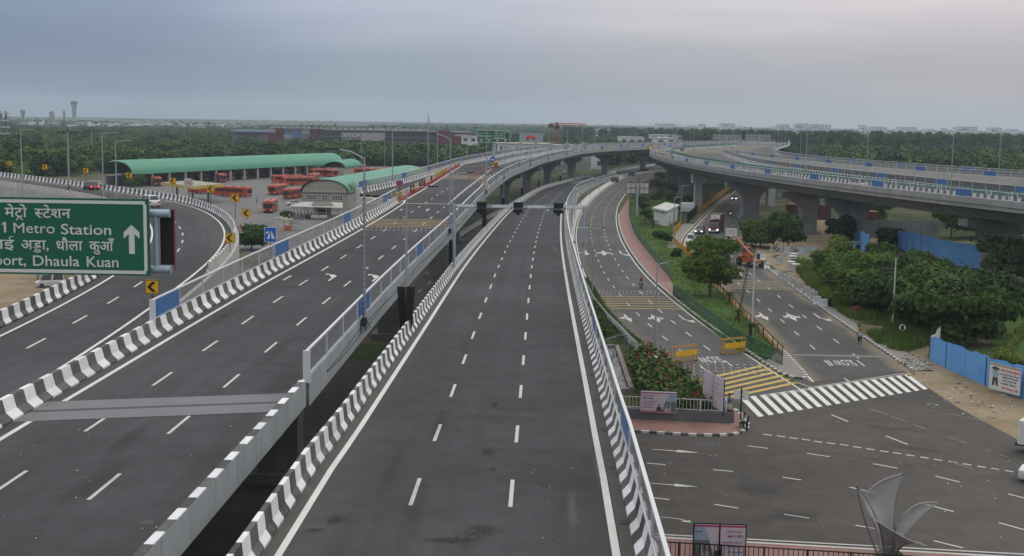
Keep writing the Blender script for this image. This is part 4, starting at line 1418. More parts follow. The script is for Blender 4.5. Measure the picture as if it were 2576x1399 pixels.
# palms and shrubs on the lawn
M['frond'] = leafy('palm_frond',(.030,.050,.016),(.075,.105,.035))
def palm(loc,H,R_,label,seed):
 rg_ = random.Random(seed)
 t = thing('date_palm',label,'palm',loc,0,'young palms on the lawn')
 m = MB(); m.tube([(0,0,-.1),(0.03,0,H * .5),(0,.04,H)],[.20,.17,.20],8)
 m.build('trunk',M['bark'],t)
 f = MB()
 for i in range(26):
  a = rg_.uniform(0,6.28); el = rg_.uniform(.05,1.2); L = R_ * rg_.uniform(.8,1.1)
  pts = []
  for k in range(7):
   s_ = k / 6
   pts.append(Vector((math.cos(a) * L * s_ * math.cos(el * (1 - s_ * .3)),math.sin(a) * L * s_ * math.cos(el * (1 - s_ * .3)),H + L * (s_ * math.sin(el) - .75 * s_ * s_))))
  side = Vector((-math.sin(a),math.cos(a),0))
  for k in range(6):
   for sd in (-1,1):
    for j in (0,.5):
     p = pts[k].lerp(pts[k + 1],j); d = (pts[k + 1] - pts[k]).normalized()
     w = .34 * R_ * (1 - .6 * (k + j) / 6)
     tip_ = p + side * sd * w * .7 + d * w * .7 - Vector((0,0,.12 * w))
     f.add([p,p + d * .09,tip_],[(0,1,2)])
 f.build('fronds',M['frond'],t)
for i,(u,v,H,R_,lb) in enumerate([(1834,762,1.1,1.7,'small palm right of the feathery tree trunk'),(1857,806,1.0,1.6,'small palm on the lawn beside the yellow railing'),
                                       (1887,852,1.3,2.0,'palm nearest the junction on the green island'),(1818,668,1.2,1.8,'palm hidden behind the feathery tree'),
                                       (1642,573,1.2,2.4,'palm on the lawn in front of the white building'),(1622,566,1.2,2.2,'palm left of the small white building')]):
 palm(at(u,v,.1),H,R_,lb,90 + i)
rgs = random.Random(12)
SH = [(1,3,1270,1030,1.6,1.9,'leaf_dry'),(1,3,1290,1100,1.5,1.7,'leaf_dry'),(1,3,1330,1215,1.6,1.7,'leaf_dark'),(1,3,1400,1385,1.5,1.3,'leaf_mid'),(1,3,1470,1395,1.3,1.3,'leaf_mid'),(1,3,1240,1060,1.4,1.5,'leaf_dry'),
      (2,3,1320,80,1.9,1.3,'leaf_dark'),(2,3,1270,40,1.5,1.2,'leaf_dark'),(2,3,1400,190,1.7,1.3,'leaf_dark'),(1,3,1400,1010,1.7,2.2,'leaf_dry'),(1,3,1440,960,1.7,2.2,'leaf_dry'),(1,3,1520,1010,1.8,2.3,'leaf_dry'),
      (1,3,1480,900,2.2,2.8,'leaf_dry'),(1,3,1390,870,2.2,3.0,'leaf_dry'),(1,3,1600,1060,1.8,2.3,'leaf_dry'),(1,3,1420,800,2.2,3.4,'leaf_dark'),(1,3,1370,900,2.0,2.6,'leaf_dry'),(1,3,1660,1090,1.8,2.2,'leaf_dark'),(1,3,1560,930,2.2,2.8,'leaf_dry'),(1,3,1700,1030,1.8,2.4,'leaf_dark'),(1,3,1300,1160,1.5,1.6,'leaf_dark')]
for i,(r_,k,x,y,H,R_,mt) in enumerate(SH):
 rg_ = random.Random(i)
 p = q(r_,k,x,y,.05)
 me = crown_mesh('shrub',700 + i,rnd_lobes(rg_,R_,H,6,.15),1100,.20,M[mt])
 o = obj_from('shrub',me); o.location = p
 dry = mt == 'leaf_dry'
 tag(o,'brownish scrub bush on the rough verge under the right flyover' if dry else 'dark green bush on the grass between the ground roads','bush','scrub bushes under the right flyover' if dry else 'dark bushes on the lawn')
# tall grass and weeds on the verges: nobody could count the blades
def blades(name,poly,n,h,mats,seed,z=0.0,w=.05,lean=.5):
 rg_ = np.random.default_rng(seed)
 P = np.array(poly); lo,hi = P.min(0),P.max(0)
 pts = []
 def inside(x,y):
  c_ = False; j = len(poly) - 1
  for i in range(len(poly)):
   if (poly[i][1] > y) != (poly[j][1] > y) and x < (poly[j][0] - poly[i][0]) * (y - poly[i][1]) / (poly[j][1] - poly[i][1]) + poly[i][0]: c_ = not c_
   j = i
  return c_
 m = MB()
 k = 0
 while k < n:
  x,y = rg_.uniform(lo[0],hi[0]),rg_.uniform(lo[1],hi[1])
  if not inside(x,y): continue
  if mnoise.noise(Vector((x * .35,y * .35,2.0))) < -.12 and rg_.random() < .8: k += 1; continue
  hh = h * rg_.uniform(.4,1.15) * (1 + .5 * mnoise.noise(Vector((x * .2,y * .2,5.0))))
  a = rg_.uniform(0,6.28); ww = w * rg_.uniform(.7,1.8)
  dx,dy = math.cos(a) * ww,math.sin(a) * ww
  lx,ly = rg_.normal() * lean * hh * .5,rg_.normal() * lean * hh * .5
  m.add([(x - dx,y - dy,z),(x + dx,y + dy,z),(x + lx * .4 + dx * .8,y + ly * .4 + dy * .8,z + hh * .6),(x + lx,y + ly,z + hh)],[(0,1,2,3)],int(rg_.random() < .35) if len(mats) > 1 else 0)
  k += 1
 return tag(m.build(name,mats),kind='stuff')
G2 = [M['leaf_mid'],M['leaf_light']]
wp = [q(2,4,*p) for p in ((220,300),(430,300),(700,430),(1000,640),(1380,760),(1330,960),(1140,1010),(940,950),(700,740),(500,600),(330,430))]
blades('tall_grass',[(p.x,p.y) for p in wp],16000,1.1,G2,1,w=.045)
wp = [q(2,4,*p) for p in ((210,260),(420,250),(500,420),(520,590),(330,440))]
blades('tall_grass',[(p.x,p.y) for p in wp],5000,1.5,[M['leaf_light'],M['leaf_mid']],2,w=.04)
# ---------------------------------------------------------------- canna bed and verge planting on the traffic island
M['canna_leaf'] = leafy('canna_leaf',(.022,.046,.013),(.075,.120,.030),transl=.15)
M['canna_flower'] = plain('canna_flower',(.26,.005,.010),.6)
cb = [at(1583,905,.7),at(1640,895,.7),at(1690,930,.7),at(1735,965,.7),at(1790,1010,.7),at(1805,1040,.7),at(1690,1040,.7),at(1632,1020,.7),at(1590,960,.7)]
rgc = np.random.default_rng(4)
m = MB()
P = [(p.x,p.y) for p in cb]
lo,hi = np.array(P).min(0),np.array(P).max(0)
k = 0
def in_poly(poly,x,y):
 c_ = False; j = len(poly) - 1
 for i in range(len(poly)):
  if (poly[i][1] > y) != (poly[j][1] > y) and x < (poly[j][0] - poly[i][0]) * (y - poly[i][1]) / (poly[j][1] - poly[i][1]) + poly[i][0]: c_ = not c_
  j = i
 return c_
while k < 330:
 x,y = rgc.uniform(lo[0],hi[0]),rgc.uniform(lo[1],hi[1])
 if not in_poly(P,x,y): continue
 k += 1
 H = rgc.uniform(.9,1.75)
 m.tube([(x,y,.6),(x + .03,y,.6 + H)],.014,4,0)
 for j in range(rgc.integers(7,11)):
  a = rgc.uniform(0,6.28); L = rgc.uniform(.45,.80); z0 = .6 + H * rgc.uniform(.1,.85); w = L * .27
  up = rgc.uniform(.5,1.5)
  d = Vector((math.cos(a),math.sin(a),up)).normalized(); s_ = Vector((-math.sin(a),math.cos(a),0))
  p0 = Vector((x,y,z0)); p1 = p0 + d * L * .5; p2 = p0 + d * L * .95 - Vector((0,0,L * .22))
  m.add([p0,p1 - s_ * w,p2,p1 + s_ * w - Vector((0,0,.03))],[(0,1,2,3)],0)
 if rgc.random() < .22:
  for j in range(rgc.integers(4,9)):
   c_ = Vector((x,y,.6 + H + .1)) + Vector((rgc.normal() * .07,rgc.normal() * .07,rgc.uniform(-.05,.22)))
   a,b = Vector(rgc.normal(size=3)).normalized() * .085,Vector(rgc.normal(size=3)).normalized() * .085
   m.add([c_ - a,c_ - b,c_ + a,c_ + b],[(0,1,2,3)],1)
tag(m.build('canna_bed',[M['canna_leaf'],M['canna_flower']]),'bed of red flowering cannas on the traffic island','flower bed',kind='stuff')
garden = [(5.2,98.6),(17.0,97.4),(17.6,99.0),(16.6,106),(14.4,121),(13.0,132),(11.2,152),(10.3,172),(9.8,196),(8.4,196),(7.6,160),(6.0,125)]
m = MB(); m.prism(garden,-.1,.62); tag(m.build('garden_soil',M['rough_grass']),kind='structure')
hp = smooth([q(2,3,610,395,.6),q(2,3,690,520,.6),q(2,3,790,680,.6),q(2,3,900,800,.6),q(2,3,1010,905,.6),q(2,3,1110,985,.6)],1.0,2)
hl = []
for p in hp[::1]: hl.append((p.x,p.y,.85,.62,.8))
tag(obj_from('hedge',crown_mesh('hedge',900,hl,5200,.13,M['leaf_mid'])),'clipped green hedge strip left of the ground road','hedge')
hp2 = smooth([q(2,3,690,610,.6),q(2,3,740,690,.6),q(2,3,760,790,.6),q(2,3,800,860,.6)],1.0,1)
tag(obj_from('hedge',crown_mesh('hedge',901,[(p.x,p.y,.9,.75,.8) for p in hp2],3200,.14,M['leaf_light'])),'loose leafy planting at the foot of the central flyover','hedge')
blades('weeds',[(p[0],p[1]) for p in garden],9000,.28,G2,6,z=.6,w=.03)
blades('grass',lawn_poly,30000,.26,G2,9,z=.10,w=.035)
# ================================================================ VEHICLES
def paint(name,col,rough=.28):
 m = NT('car_paint_' + name,rough,0,.5)
 m.col(m.mix(m.ramp(m.noise(1.2,5,.7),[(.45,0.0),(.8,.5)]),col,tuple(c_ * .6 + .03 for c_ in col)))
 m.b.inputs['Coat Weight'].default_value = .35
 return m.mat
PAINT = {'white': paint('white',(.58,.59,.60)),'maroon': paint('maroon',(.085,.012,.016)),'grey': paint('grey',(.065,.068,.07)),'silver': paint('silver',(.34,.35,.36)),
         'black': paint('black',(.02,.021,.023)),'red': paint('red',(.20,.02,.02)),'truck_red': paint('truck_red',(.10,.018,.022)),'orange': paint('orange',(.40,.085,.025),.4)}
def heading(d): return math.atan2(-d[0],d[1])
_wheel = {}
def wheel(parent,x,y,r,w,name='wheel'):
 key = (round(r,2),round(w,2))
 if key not in _wheel:
  t_ = MB(); t_.lathe((0,0,0),[(r * .62,-w / 2),(r * .94,-w / 2),(r,-w * .3),(r,w * .3),(r * .94,w / 2),(r * .62,w / 2)],16,0,'x')
  a = t_.build('tyre',M['tyre'])
  i_ = MB(); i_.lathe((0,0,0),[(r * .15,-w / 2 - .012),(r * .6,-w / 2 + .02),(r * .6,w / 2 - .02),(r * .15,w / 2 + .012)],12,0,'x')
  b = i_.build('rim',M['rim'])
  _wheel[key] = (a.data,b.data)
  bpy.data.objects.remove(a); bpy.data.objects.remove(b)
 a = obj_from(name,_wheel[key][0],parent); a.location = (x,y,r)
 obj_from('rim',_wheel[key][1],a)
 return a
def loft(m,secs,mi=0,close=True):
 """secs: list of rings of equal length"""
 k = len(secs[0]); vs_ = [p for s_ in secs for p in s_]
 fs = [(i * k + j,i * k + (j + 1) % k,(i + 1) * k + (j + 1) % k,(i + 1) * k + j) for i in range(len(secs) - 1) for j in range(k)]
 if close: fs += [tuple(range(k))[::-1],tuple(range((len(secs) - 1) * k,len(secs) * k))]
 m.add(vs_,fs,mi)
def car(label,loc,d,kind='hatch',col='white',lights=False,tails=False,group=None,cat='car'):
 L,W,H,hood,boot,bel = {'hatch': (3.8,1.68,1.50,1.02,.95,.92),'sedan': (4.4,1.72,1.47,1.08,1.0,.92),'suv': (4.4,1.80,1.68,1.12,1.02,1.05),'van': (3.9,1.55,1.85,.55,.30,1.0)}[kind]
 t = thing('car' if cat == 'car' else cat.replace(' ','_'),label,cat,loc,heading(d),group)
 m = MB()
 hz_ = {'hatch': .86,'sedan': .86,'suv': 1.0,'van': .98}[kind]
 bz = {'hatch': bel,'sedan': .95,'suv': bel,'van': 1.05}[kind]
 def ring(y,w,z0,z1,ch=.10):
  return [(-w / 2,y,z0 + ch),(-w / 2 + ch * .6,y,z0),(w / 2 - ch * .6,y,z0),(w / 2,y,z0 + ch),(w / 2,y,z1 - ch),(w / 2 - ch,y,z1),(-w / 2 + ch,y,z1),(-w / 2,y,z1 - ch)]
 f,b = L / 2,-L / 2
 loft(m,[ring(b,W * .86,.38,bz - .12),ring(b + .10,W * .96,.26,bz - .02),ring(b + .6,W,.22,bz),ring(0,W,.20,bel),ring(f - hood,W,.22,bel - .01),ring(f - .35,W * .96,.24,hz_ - .04),ring(f - .06,W * .86,.28,hz_ - .16),ring(f,W * .78,.34,hz_ - .24)])
 # roof and pillars
 r0 = b + (.18 if kind in ('hatch','suv','van') else boot * .75); r1 = f - hood + .05
 ra = {'hatch': b + .55,'sedan': b + 1.15,'suv': b + .45,'van': b + .30}[kind]; rb = {'hatch': f - hood - .75,'sedan': f - hood - .8,'suv': f - hood - .68,'van': f - hood - .35}[kind]
 wb,wt = W * .93,W * .74
 z0 = bel - .02
 m.add([(-wb / 2,r0,z0),(wb / 2,r0,z0),(wb / 2,r1,z0),(-wb / 2,r1,z0),(-wt / 2,ra,H),(wt / 2,ra,H),(wt / 2,rb,H),(-wt / 2,rb,H)],[(4,5,6,7),(0,1,5,4),(1,2,6,5),(2,3,7,6),(3,0,4,7)])
 m.build('body',PAINT[col],t,True)
 def quad_part(name,A,B,Cc,D,mat,push,ins=.10):
  A,B,Cc,D = map(Vector,(A,B,Cc,D)); c_ = (A + B + Cc + D) / 4
  n_ = (B - A).cross(D - A).normalized()
  if n_.dot(c_ - Vector((0,(r0 + r1) / 2,.9))) < 0: n_ = -n_
  q_ = [p.lerp(c_,ins) + n_ * push for p in (A,B,Cc,D)]
  mm = MB(); mm.add(q_ + [p - n_ * (push + .01) for p in q_],[(0,1,2,3),(0,4,5,1),(1,5,6,2),(2,6,7,3),(3,7,4,0)]); return mm.build(name,mat,t)
 quad_part('windscreen',(-wb / 2,r1,z0),(wb / 2,r1,z0),(wt / 2,rb,H),(-wt / 2,rb,H),M['glass'],.012)
 quad_part('rear_window',(-wb / 2,r0,z0),(wb / 2,r0,z0),(wt / 2,ra,H),(-wt / 2,ra,H),M['glass'],.012,.16)
 for sx in (-1,1):
  for k in (0,1):
   a0,a1 = (k * .5,k * .5 + .5)
   yb0,yb1 = r0 + (r1 - r0) * a0,r0 + (r1 - r0) * a1
   yt0,yt1 = ra + (rb - ra) * a0,ra + (rb - ra) * a1
   quad_part('side_window',(sx * wb / 2,yb0,z0),(sx * wb / 2,yb1,z0),(sx * wt / 2,yt1,H),(sx * wt / 2,yt0,H),M['glass'],.012,.13)
  x = sx * W * .36
  hl = MB(); hl.box((x,f - .03,hz_ - .32),(.36,.12,.16)); hl.build('headlight',M['lit_lamp'] if lights else M['headlight'],t)
  tl_ = MB(); tl_.box((sx * W * .37,b + .03,bz - .28),(.26,.10,.24)); tl_.build('tail_light',M['lit_tail'] if tails else M['tail'],t)
  mi = MB(); mi.box((sx * (W / 2 + .09),r1 - .35,bel + .06),(.16,.10,.12)); mi.build('mirror',PAINT[col],t)
  for y in (f - .78,b + .72): wheel(t,sx * (W / 2 - .10),y,.32 if kind != 'suv' else .36,.21)
 g_ = MB(); g_.box((0,f - .015,hz_ - .36),(W * .42,.05,.14)); g_.box((0,f - .005,.40),(W * .6,.05,.12)); g_.build('grille',M['black'],t)
 p_ = MB(); p_.box((0,f + .01,.46),(.5,.03,.12)); p_.build('number_plate',M['sign_white'],t)
 p_ = MB(); p_.box((0,b - .01,.62),(.5,.03,.12)); p_.build('number_plate',M['sign_white'],t)
 return t
M['bus_roof'] = worn('bus_roof',(.46,.16,.105),.6,.25,.6,dirt=(.25,.14,.10))
M['bus_orange'] = worn('bus_orange',(.40,.050,.014),.45,.15,.8,dirt=(.20,.07,.04))
def bus_mesh():
 t = thing('bus','','bus')
 L,W,H = 12.0,2.55,3.05
 m = MB()
 def ring(y,w,z0,z1,ch=.16):
  return [(-w / 2,y,z0),(w / 2,y,z0),(w / 2,y,z1 - ch),(w / 2 - ch,y,z1),(-w / 2 + ch,y,z1),(-w / 2,y,z1 - ch)]
 loft(m,[ring(-L / 2,W * .95,.42,H - .08),ring(-L / 2 + .15,W,.32,H - .03),ring(L / 2 - .5,W,.30,H - .03),ring(L / 2 - .12,W * .97,.32,H - .12),ring(L / 2,W * .93,.36,H - .45)])
 m.build('body',M['bus_orange'],t,True)
 m = MB(); m.box((0,-.1,H + .01),(W * .86,L - .9,.10)); m.build('roof',M['bus_roof'],t)
 m = MB()
 for y in (-3.4,.4,3.6): m.box((0,y,H + .10),(.9,.9,.10))
 m.build('roof_hatch',M['dark_metal'],t)
 m = MB(); m.box((0,L / 2 - .08,1.82),(W * .86,.2,1.15)); m.build('windscreen',M['glass'],t)
 m = MB(); m.box((0,L / 2 - .16,2.66),(W * .72,.2,.30)); m.build('destination_board',M['black'],t)
 m = MB(); m.box((0,-L / 2 - .005,2.1),(W * .7,.06,.75)); m.build('rear_window',M['glass'],t)
 for sx in (-1,1):
  m = MB()
  m.box((sx * (W / 2 + .005),-.3,1.98),(.03,L - 2.3,.95))
  m.build('window_band',M['glass'],t)
  m = MB()
  for i in range(7): m.box((sx * (W / 2 + .022),-L / 2 + 1.6 + i * 1.45,1.98),(.02,.11,.95))
  m.build('window_post',M['bus_orange'],t)
  for y in (L / 2 - 2.5,-L / 2 + 3.1): wheel(t,sx * (W / 2 - .14),y,.50,.30)
  m = MB(); m.box((sx * .88,L / 2 - .02,.80),(.34,.08,.20)); m.build('headlight',M['headlight'],t)
  m = MB(); m.box((sx * (W / 2 + .20),L / 2 - .1,2.2),(.14,.10,.38)); m.box((sx * (W / 2 + .06),L / 2 - .1,2.42),(.3,.04,.04)); m.build('mirror',M['black'],t)
 for y in (L / 2 - .95,-.9):
  m = MB(); m.box((-(W / 2 + .018),y,1.42),(.04,1.05,2.0)); m.build('door',M['glass'],t)
 m = MB(); m.box((0,L / 2 + .005,.56),(W * .8,.06,.22)); m.box((0,L / 2 - .01,1.02),(W * .5,.05,.18)); m.build('bumper',M['black'],t)
 return t
bus0 = bus_mesh()
_first = [True]
def put_bus(label,x,y,d,group='orange buses in the depot'):
 o = bus0 if _first[0] else copy_tree(bus0)
 _first[0] = False
 o.location = (x,y,.01); o.rotation_euler = (0,0,heading(d)); o['label'] = label; o['group'] = group
 return o
def bus_px(label,u,v,d,back=6.0,z=0.0):
 p = at(u,v,z); dd = Vector((d[0],d[1],0)).normalized()
 return put_bus(label,p.x - dd.x * back,p.y - dd.y * back,dd)
bus_px('orange bus facing us alone, nearest in the open depot yard',673,536.8,(.08,-1))
bus_px('orange bus with its front door swung open in the depot yard',683,491.6,(-.13,-1))
bus_px('orange bus pulling up beside the workshop front wall',719.6,501.8,(-.2,-1))
bus_px('orange bus seen side-on in front of the others',754,466.8,(.88,.47),0.3)
bus_px('orange bus partly hidden behind the side-on bus',727,461.5,(.88,.47),0.3)
bus_px('orange bus facing us in the lane before the long shed',782,459,(-.03,-1))
bus_px('orange bus side-on by the long shed columns',815,443.4,(.72,.69),0.3)
bus_px('orange bus parked askew beyond the lane, roof showing',840,446,(.4,-.9),4)
bus_px('orange bus half hidden behind the workshop roof',925,441,(1,.25),0)
bus_px('orange bus facing us left of the small green shed',868,434,(-.05,-1),3)
bus_px('orange bus facing us in front of the small green shed',884,433,(-.05,-1),3)
bus_px('orange bus beside the small green shed, right of its neighbour',905,432,(-.05,-1),3)
bus_px('orange bus whose roof shows beyond the workshop ridge',966,424,(1,.2),0,3.1)
bus_px('orange bus farthest right beyond the workshop roof',1000,421.5,(1,.2),0,3.1)
sd_ = (.38,-.92)
for lb,u,v in (('orange bus at the near end of the long green shed',398,469),('orange bus deep under the near end of the long shed',378,466),('orange bus under the long shed behind the canopy left edge',480,456.2),('orange bus under the long shed above the round speed sign',516,456.6),
                 ('orange bus nosing out of the shed beside the canopy',562,459.5),('orange bus under the shed right of the one nosing out',580,453.8),('orange bus under the long shed over the canopy right end',614,451.8),('orange bus in the middle bay of the long shed',657,446),
                 ('orange bus in the bay behind the side-on bus',716,444.6),('orange bus in the bay left of the far side-on bus',748,443.2),('orange bus in a far bay of the long shed',821,437.5),('orange bus in the last bay of the long shed',847,435.6)):
 bus_px(lb,u,v,sd_)
bus_px('orange bus under the yellow canopy at the front',588,495,(.92,-.38),.3)
bus_px('orange bus under the yellow canopy at the back',522,487.5,(.94,-.3),.3)

def motorbike(loc,d,label,rlabel,shirt,col='black',lit=False,helmet=(.02,.02,.02),bars=.35):
 t = thing('motorbike',label,'motorbike',loc,heading(d))
 for y in (.64,-.62):
  w_ = wheel(t,0,y,.30,.10)
 m = MB(); m.tube([(0,.62,.32),(0,.50,.72),(0,.42,.95)],.035,6); m.tube([(0,-.6,.34),(0,-.1,.42),(0,.45,.60)],.045,6); m.build('frame',M['dark_metal'],t)
 m = MB(); m.ball((0,.16,.80),.20,8,0,(.75,1.35,.8)); m.build('tank',PAINT[col],t,True)
 m = MB(); m.box((0,-.32,.80),(.24,.72,.12)); m.build('seat',M['black'],t)
 m = MB(); m.box((0,0,.45),(.26,.42,.34)); m.tube([(.14,-.1,.3),(.16,-.75,.38)],.045,6); m.build('engine',M['grey_metal'],t)
 m = MB(); m.tube([(-bars,.34,1.02),(0,.42,.98),(bars,.34,1.02)],.018,5); m.build('handlebar',M['dark_metal'],t)
 m = MB(); m.ball((0,.55,.86),.10,8); m.build('headlight',M['lit_lamp'] if lit else M['headlight'],t)
 if rlabel: person(loc,d,rlabel,'ride',shirt,(.03,.03,.04),helmet=helmet)
 return t
# ---------------------------------------------------------------- people: one skinned body each
SKIN = plain('skin',(.16,.085,.055),.6)
_cloth = {}
def cloth(c_):
 if c_ not in _cloth: _cloth[c_] = worn('cloth_%d' % len(_cloth),c_,.85,.2,6.0,dirt=tuple(k * .5 for k in c_))
 return _cloth[c_]
HAIR = plain('black_hair',(.012,.011,.010),.7)
def person(loc,d,label,pose,shirt,pants,helmet=None,vest=None,hat=None,carry=None):
 P,E,Rr,T = {},[],{},{}
 def j(n,p,r,par=None,tint='shirt'):
  P[n] = Vector(p); Rr[n] = r; T[n] = tint
  if par: E.append((par,n))
 sit = {'stand': 0,'walk': 0,'ride': 1,'sit': 1,'sit_cross': 1,'sit_bow': 1}[pose]
 hz0 = {'ride': .88,'sit': .46,'sit_cross': .50,'sit_bow': .46}.get(pose,.92)
 lean = {'ride': .10,'sit_bow': .24,'sit': .03}.get(pose,.02)
 j('pelvis',(0,0,hz0),(.155,.115),None,'pants')
 j('waist',(0,lean * .3,hz0 + .20),(.135,.105),'pelvis')
 j('chest',(0,lean * .8,hz0 + .42),(.165,.115),'waist')
 j('neck',(0,lean * 1.05,hz0 + .56),(.062,.06),'chest','skin')
 j('head',(0,lean * 1.25 + .015,hz0 + .66),(.085,.095),'neck','skin')
 j('crown',(0,lean * 1.35 + .01,hz0 + .78),(.075,.085),'head','skin')
 j('nose',(0,lean * 1.3 + .118,hz0 + .69),(.014,.014),'head','skin')
 sh = hz0 + .49
 for s_,S in ((-1,'l'),(1,'r')):
  j('sh' + S,(s_ * .19,lean * .95,sh),(.062,.06),'chest')
  if pose == 'ride': el,wr = (s_ * .30,.22,sh - .22),(s_ * .34,.42,1.05)
  elif pose == 'sit_bow': el,wr = (s_ * .22,.34,hz0 + .20),(s_ * .06,.44,hz0 + .16)
  elif pose in ('sit','sit_cross'): el,wr = (s_ * .25,.02,hz0 + .24),(s_ * .17,.22,hz0 + .12)
  else:
   sw = .14 * s_ if pose == 'walk' else 0.0
   el,wr = (s_ * .25,-.02 + sw,sh - .29),(s_ * .27,.06 + sw * 1.6,sh - .54)
  j('el' + S,el,(.046,.046),'sh' + S)
  j('wr' + S,wr,(.034,.034),'el' + S,'skin')
  f = (Vector(wr) - Vector(el)).normalized()
  sd2 = Vector((-f.y,f.x,0)) if abs(f.z) < .9 else Vector((0,1,0))
  if sd2.length < .01: sd2 = Vector((1,0,0))
  sd2.normalize(); pl_ = Vector(wr) + f * .07
  j('pa' + S,pl_,(.036,.026),'wr' + S,'skin')
  for k,(o_,l_) in enumerate(((-.030,.072),(-.010,.086),(.010,.080),(.030,.062))):
   j('f%d' % k + S,pl_ + sd2 * o_ + f * l_ - Vector((0,0,.018)),(.0095,.0095),'pa' + S,'skin')
  j('th' + S,pl_ + sd2 * (-.055) + f * .022,(.011,.011),'pa' + S,'skin')
  hx = s_ * .095
  j('hip' + S,(hx,0,hz0 - .05),(.092,.10),'pelvis','pants')
  if pose == 'ride': kn,an,to = (s_ * .22,.42,.74),(s_ * .20,.12,.32),(s_ * .20,.34,.28)
  elif pose == 'sit_cross' and s_ > 0: kn,an,to = (.14,.46,hz0 + .06),(.42,.50,hz0 - .02),(.55,.60,hz0 - .02)
  elif sit: kn,an,to = (s_ * .14,.44,hz0 + .02),(s_ * .12,.42,.09),(s_ * .13,.60,.05)
  else:
   sw = -.22 * s_ if pose == 'walk' else .0
   kn,an,to = (hx,.05 + sw * .6,.49),(hx,sw - (.04 if pose == 'walk' else 0),.09),(hx,sw + .17,.05)
  j('kn' + S,kn,(.066,.068),'hip' + S,'pants')
  j('an' + S,an,(.044,.046),'kn' + S,'pants')
  j('to' + S,to,(.040,.032),'an' + S,'shoe')
 names = list(P)
 bm = bmesh.new(); sk = bm.verts.layers.skin.verify()
 bv = {}
 for n in names:
  v = bm.verts.new(P[n]); bv[n] = v
  v[sk].radius = Rr[n]
  if n == 'pelvis': v[sk].use_root = True
 for a,b in E: bm.edges.new((bv[a],bv[b]))
 me = bpy.data.meshes.new('body'); bm.to_mesh(me); bm.free()
 tmp = bpy.data.objects.new('body',me); C.objects.link(tmp)
 tmp.modifiers.new('skin','SKIN'); sb = tmp.modifiers.new('sub','SUBSURF'); sb.levels = 1; sb.render_levels = 1
 bpy.context.view_layer.update()
 nm = bpy.data.meshes.new_from_object(tmp.evaluated_get(bpy.context.evaluated_depsgraph_get()))
 bpy.data.objects.remove(tmp)
 mats = {'shirt': cloth(shirt),'pants': cloth(pants),'skin': SKIN,'shoe': M['black']}
 keys = list(mats)
 nm.materials.clear()
 for k in keys: nm.materials.append(mats[k])
 segs = [(P[a],P[b],T[b]) for a,b in E]
 for f in nm.polygons:
  c_ = f.center; best = (9,'shirt')
  for a,b,tn in segs:
   ab = b - a; t_ = max(0,min(1,(c_ - a).dot(ab) / max(ab.dot(ab),1e-9)))
   dd = (c_ - a - ab * t_).length
   if dd < best[0]: best = (dd,tn)
  f.material_index = keys.index(best[1]); f.use_smooth = True
 o = thing('person',label,'person',loc,heading(d))
 nm.name = 'body'
 obj_from('body',nm,o)
 hp_ = P['crown']; m = MB()
 if helmet:
  m.ball(hp_ + Vector((0,-.01,-.035)),.14,10); m.build('helmet',plain('helmet',helmet,.3),o,True)
 else:
  m.ball(hp_ + Vector((0,-.025,.0)),.108,10,0,(.95,1.05,.9)); m.build('hair',HAIR,o,True)
 if vest:
  m = MB(); c_ = (P['waist'] + P['chest']) / 2
  for k,z in enumerate((P['waist'].z - .02,P['chest'].z - .05)):
   yy = lean * (.3 if k == 0 else .75)
   m.lathe((0,yy,z),[(.172,-.035),(.178,0),(.172,.035)],12)
  for v in range(len(m.v)): m.v[v] = (m.v[v][0],yy * .3 + m.v[v][1] * .78,m.v[v][2])
  m.build('safety_vest',vest,o)
 return o
M['hi_vis'] = plain('hi_vis',(.50,.62,.02),.6)
LB = (.30,.36,.48)
def road_pos(path,u,v,z):
 return at(u,v,z)
# cars and riders
car('dark red hatchback with lit tail lamps on the loop ramp',at(229,478,10.5),(Vector((-.62,.78,0))),'hatch','maroon',tails=True)
car('white car on the loop ramp, half hidden by the green sign',at(375,520,10.5),(Vector((-.62,.78,0))),'suv','white')
motorbike(at(173,490,10.5),(.75,-.66),'dark scooter on the inner lane of the loop ramp','person in a dark jacket and helmet on the scooter',(.035,.04,.05))
motorbike(at(1612,725),(-.06,-1),'dark motorbike coming towards us on the ground road','person in a red shirt and red helmet on a motorbike',(.34,.025,.02),helmet=(.30,.02,.02))
car('white hatchback beside the feathery tree on the side road',at(1846,698),(.10,-1),'hatch','white')
car('dark grey sports utility car with lit headlamps on the side road',at(1760,588),(-.30,-1),'suv','grey',lights=True)
car('white car far up the side road under the flyover',at(1850,503),(-.45,-1),'sedan','silver',lights=True)
car('white van mostly hidden behind the feathery tree',at(1736,612),(-.15,-1),'van','white')
motorbike(at(1838,545),(-.4,-1),'motorbike with its headlamp lit, near the dark red truck','person in dark clothes riding behind the dark red truck',(.04,.045,.05),lit=True)
motorbike(at(1881.5,493),(-.4,-1),'motorbike with its headlamp lit in the shade of the flyover','person in grey riding in the shade of the flyover',(.06,.06,.07),lit=True)
motorbike(at(1606,457),(-.45,-.9),'motorbike far up the ground road before the big sign back','person in dark clothes far up the ground road',(.04,.045,.05))
car('black sports utility car leading on the curved flyover',at(1710,379,12),(-.55,-.84),'suv','black')
car('dark sedan overtaking on the curved flyover',at(1688,390.5,12),(-.50,-.87),'suv','grey')
car('black car close behind on the curved flyover',at(1680,389.0,12),(-.50,-.87),'sedan','black')
for lb,u,v in (('white van behind the panels of the curved flyover, left one',2145,442),('white van behind the panels of the curved flyover, right one',2205,455)):
 d = Vector((p4[0].x * 0 + .22,-.97,0))
 p = min(offset(r6f,-4.0),key=lambda w: abs((w.x / max(w.y,1)) - (u - 1287.5) / 3150) if w.y < 480 and w.x < 100 else 9)
 i = min(range(len(r6f)),key=lambda k: (r6f[k] - p).length)
 car(lb,p,tangents(r6f)[i] * -1,'van','white')
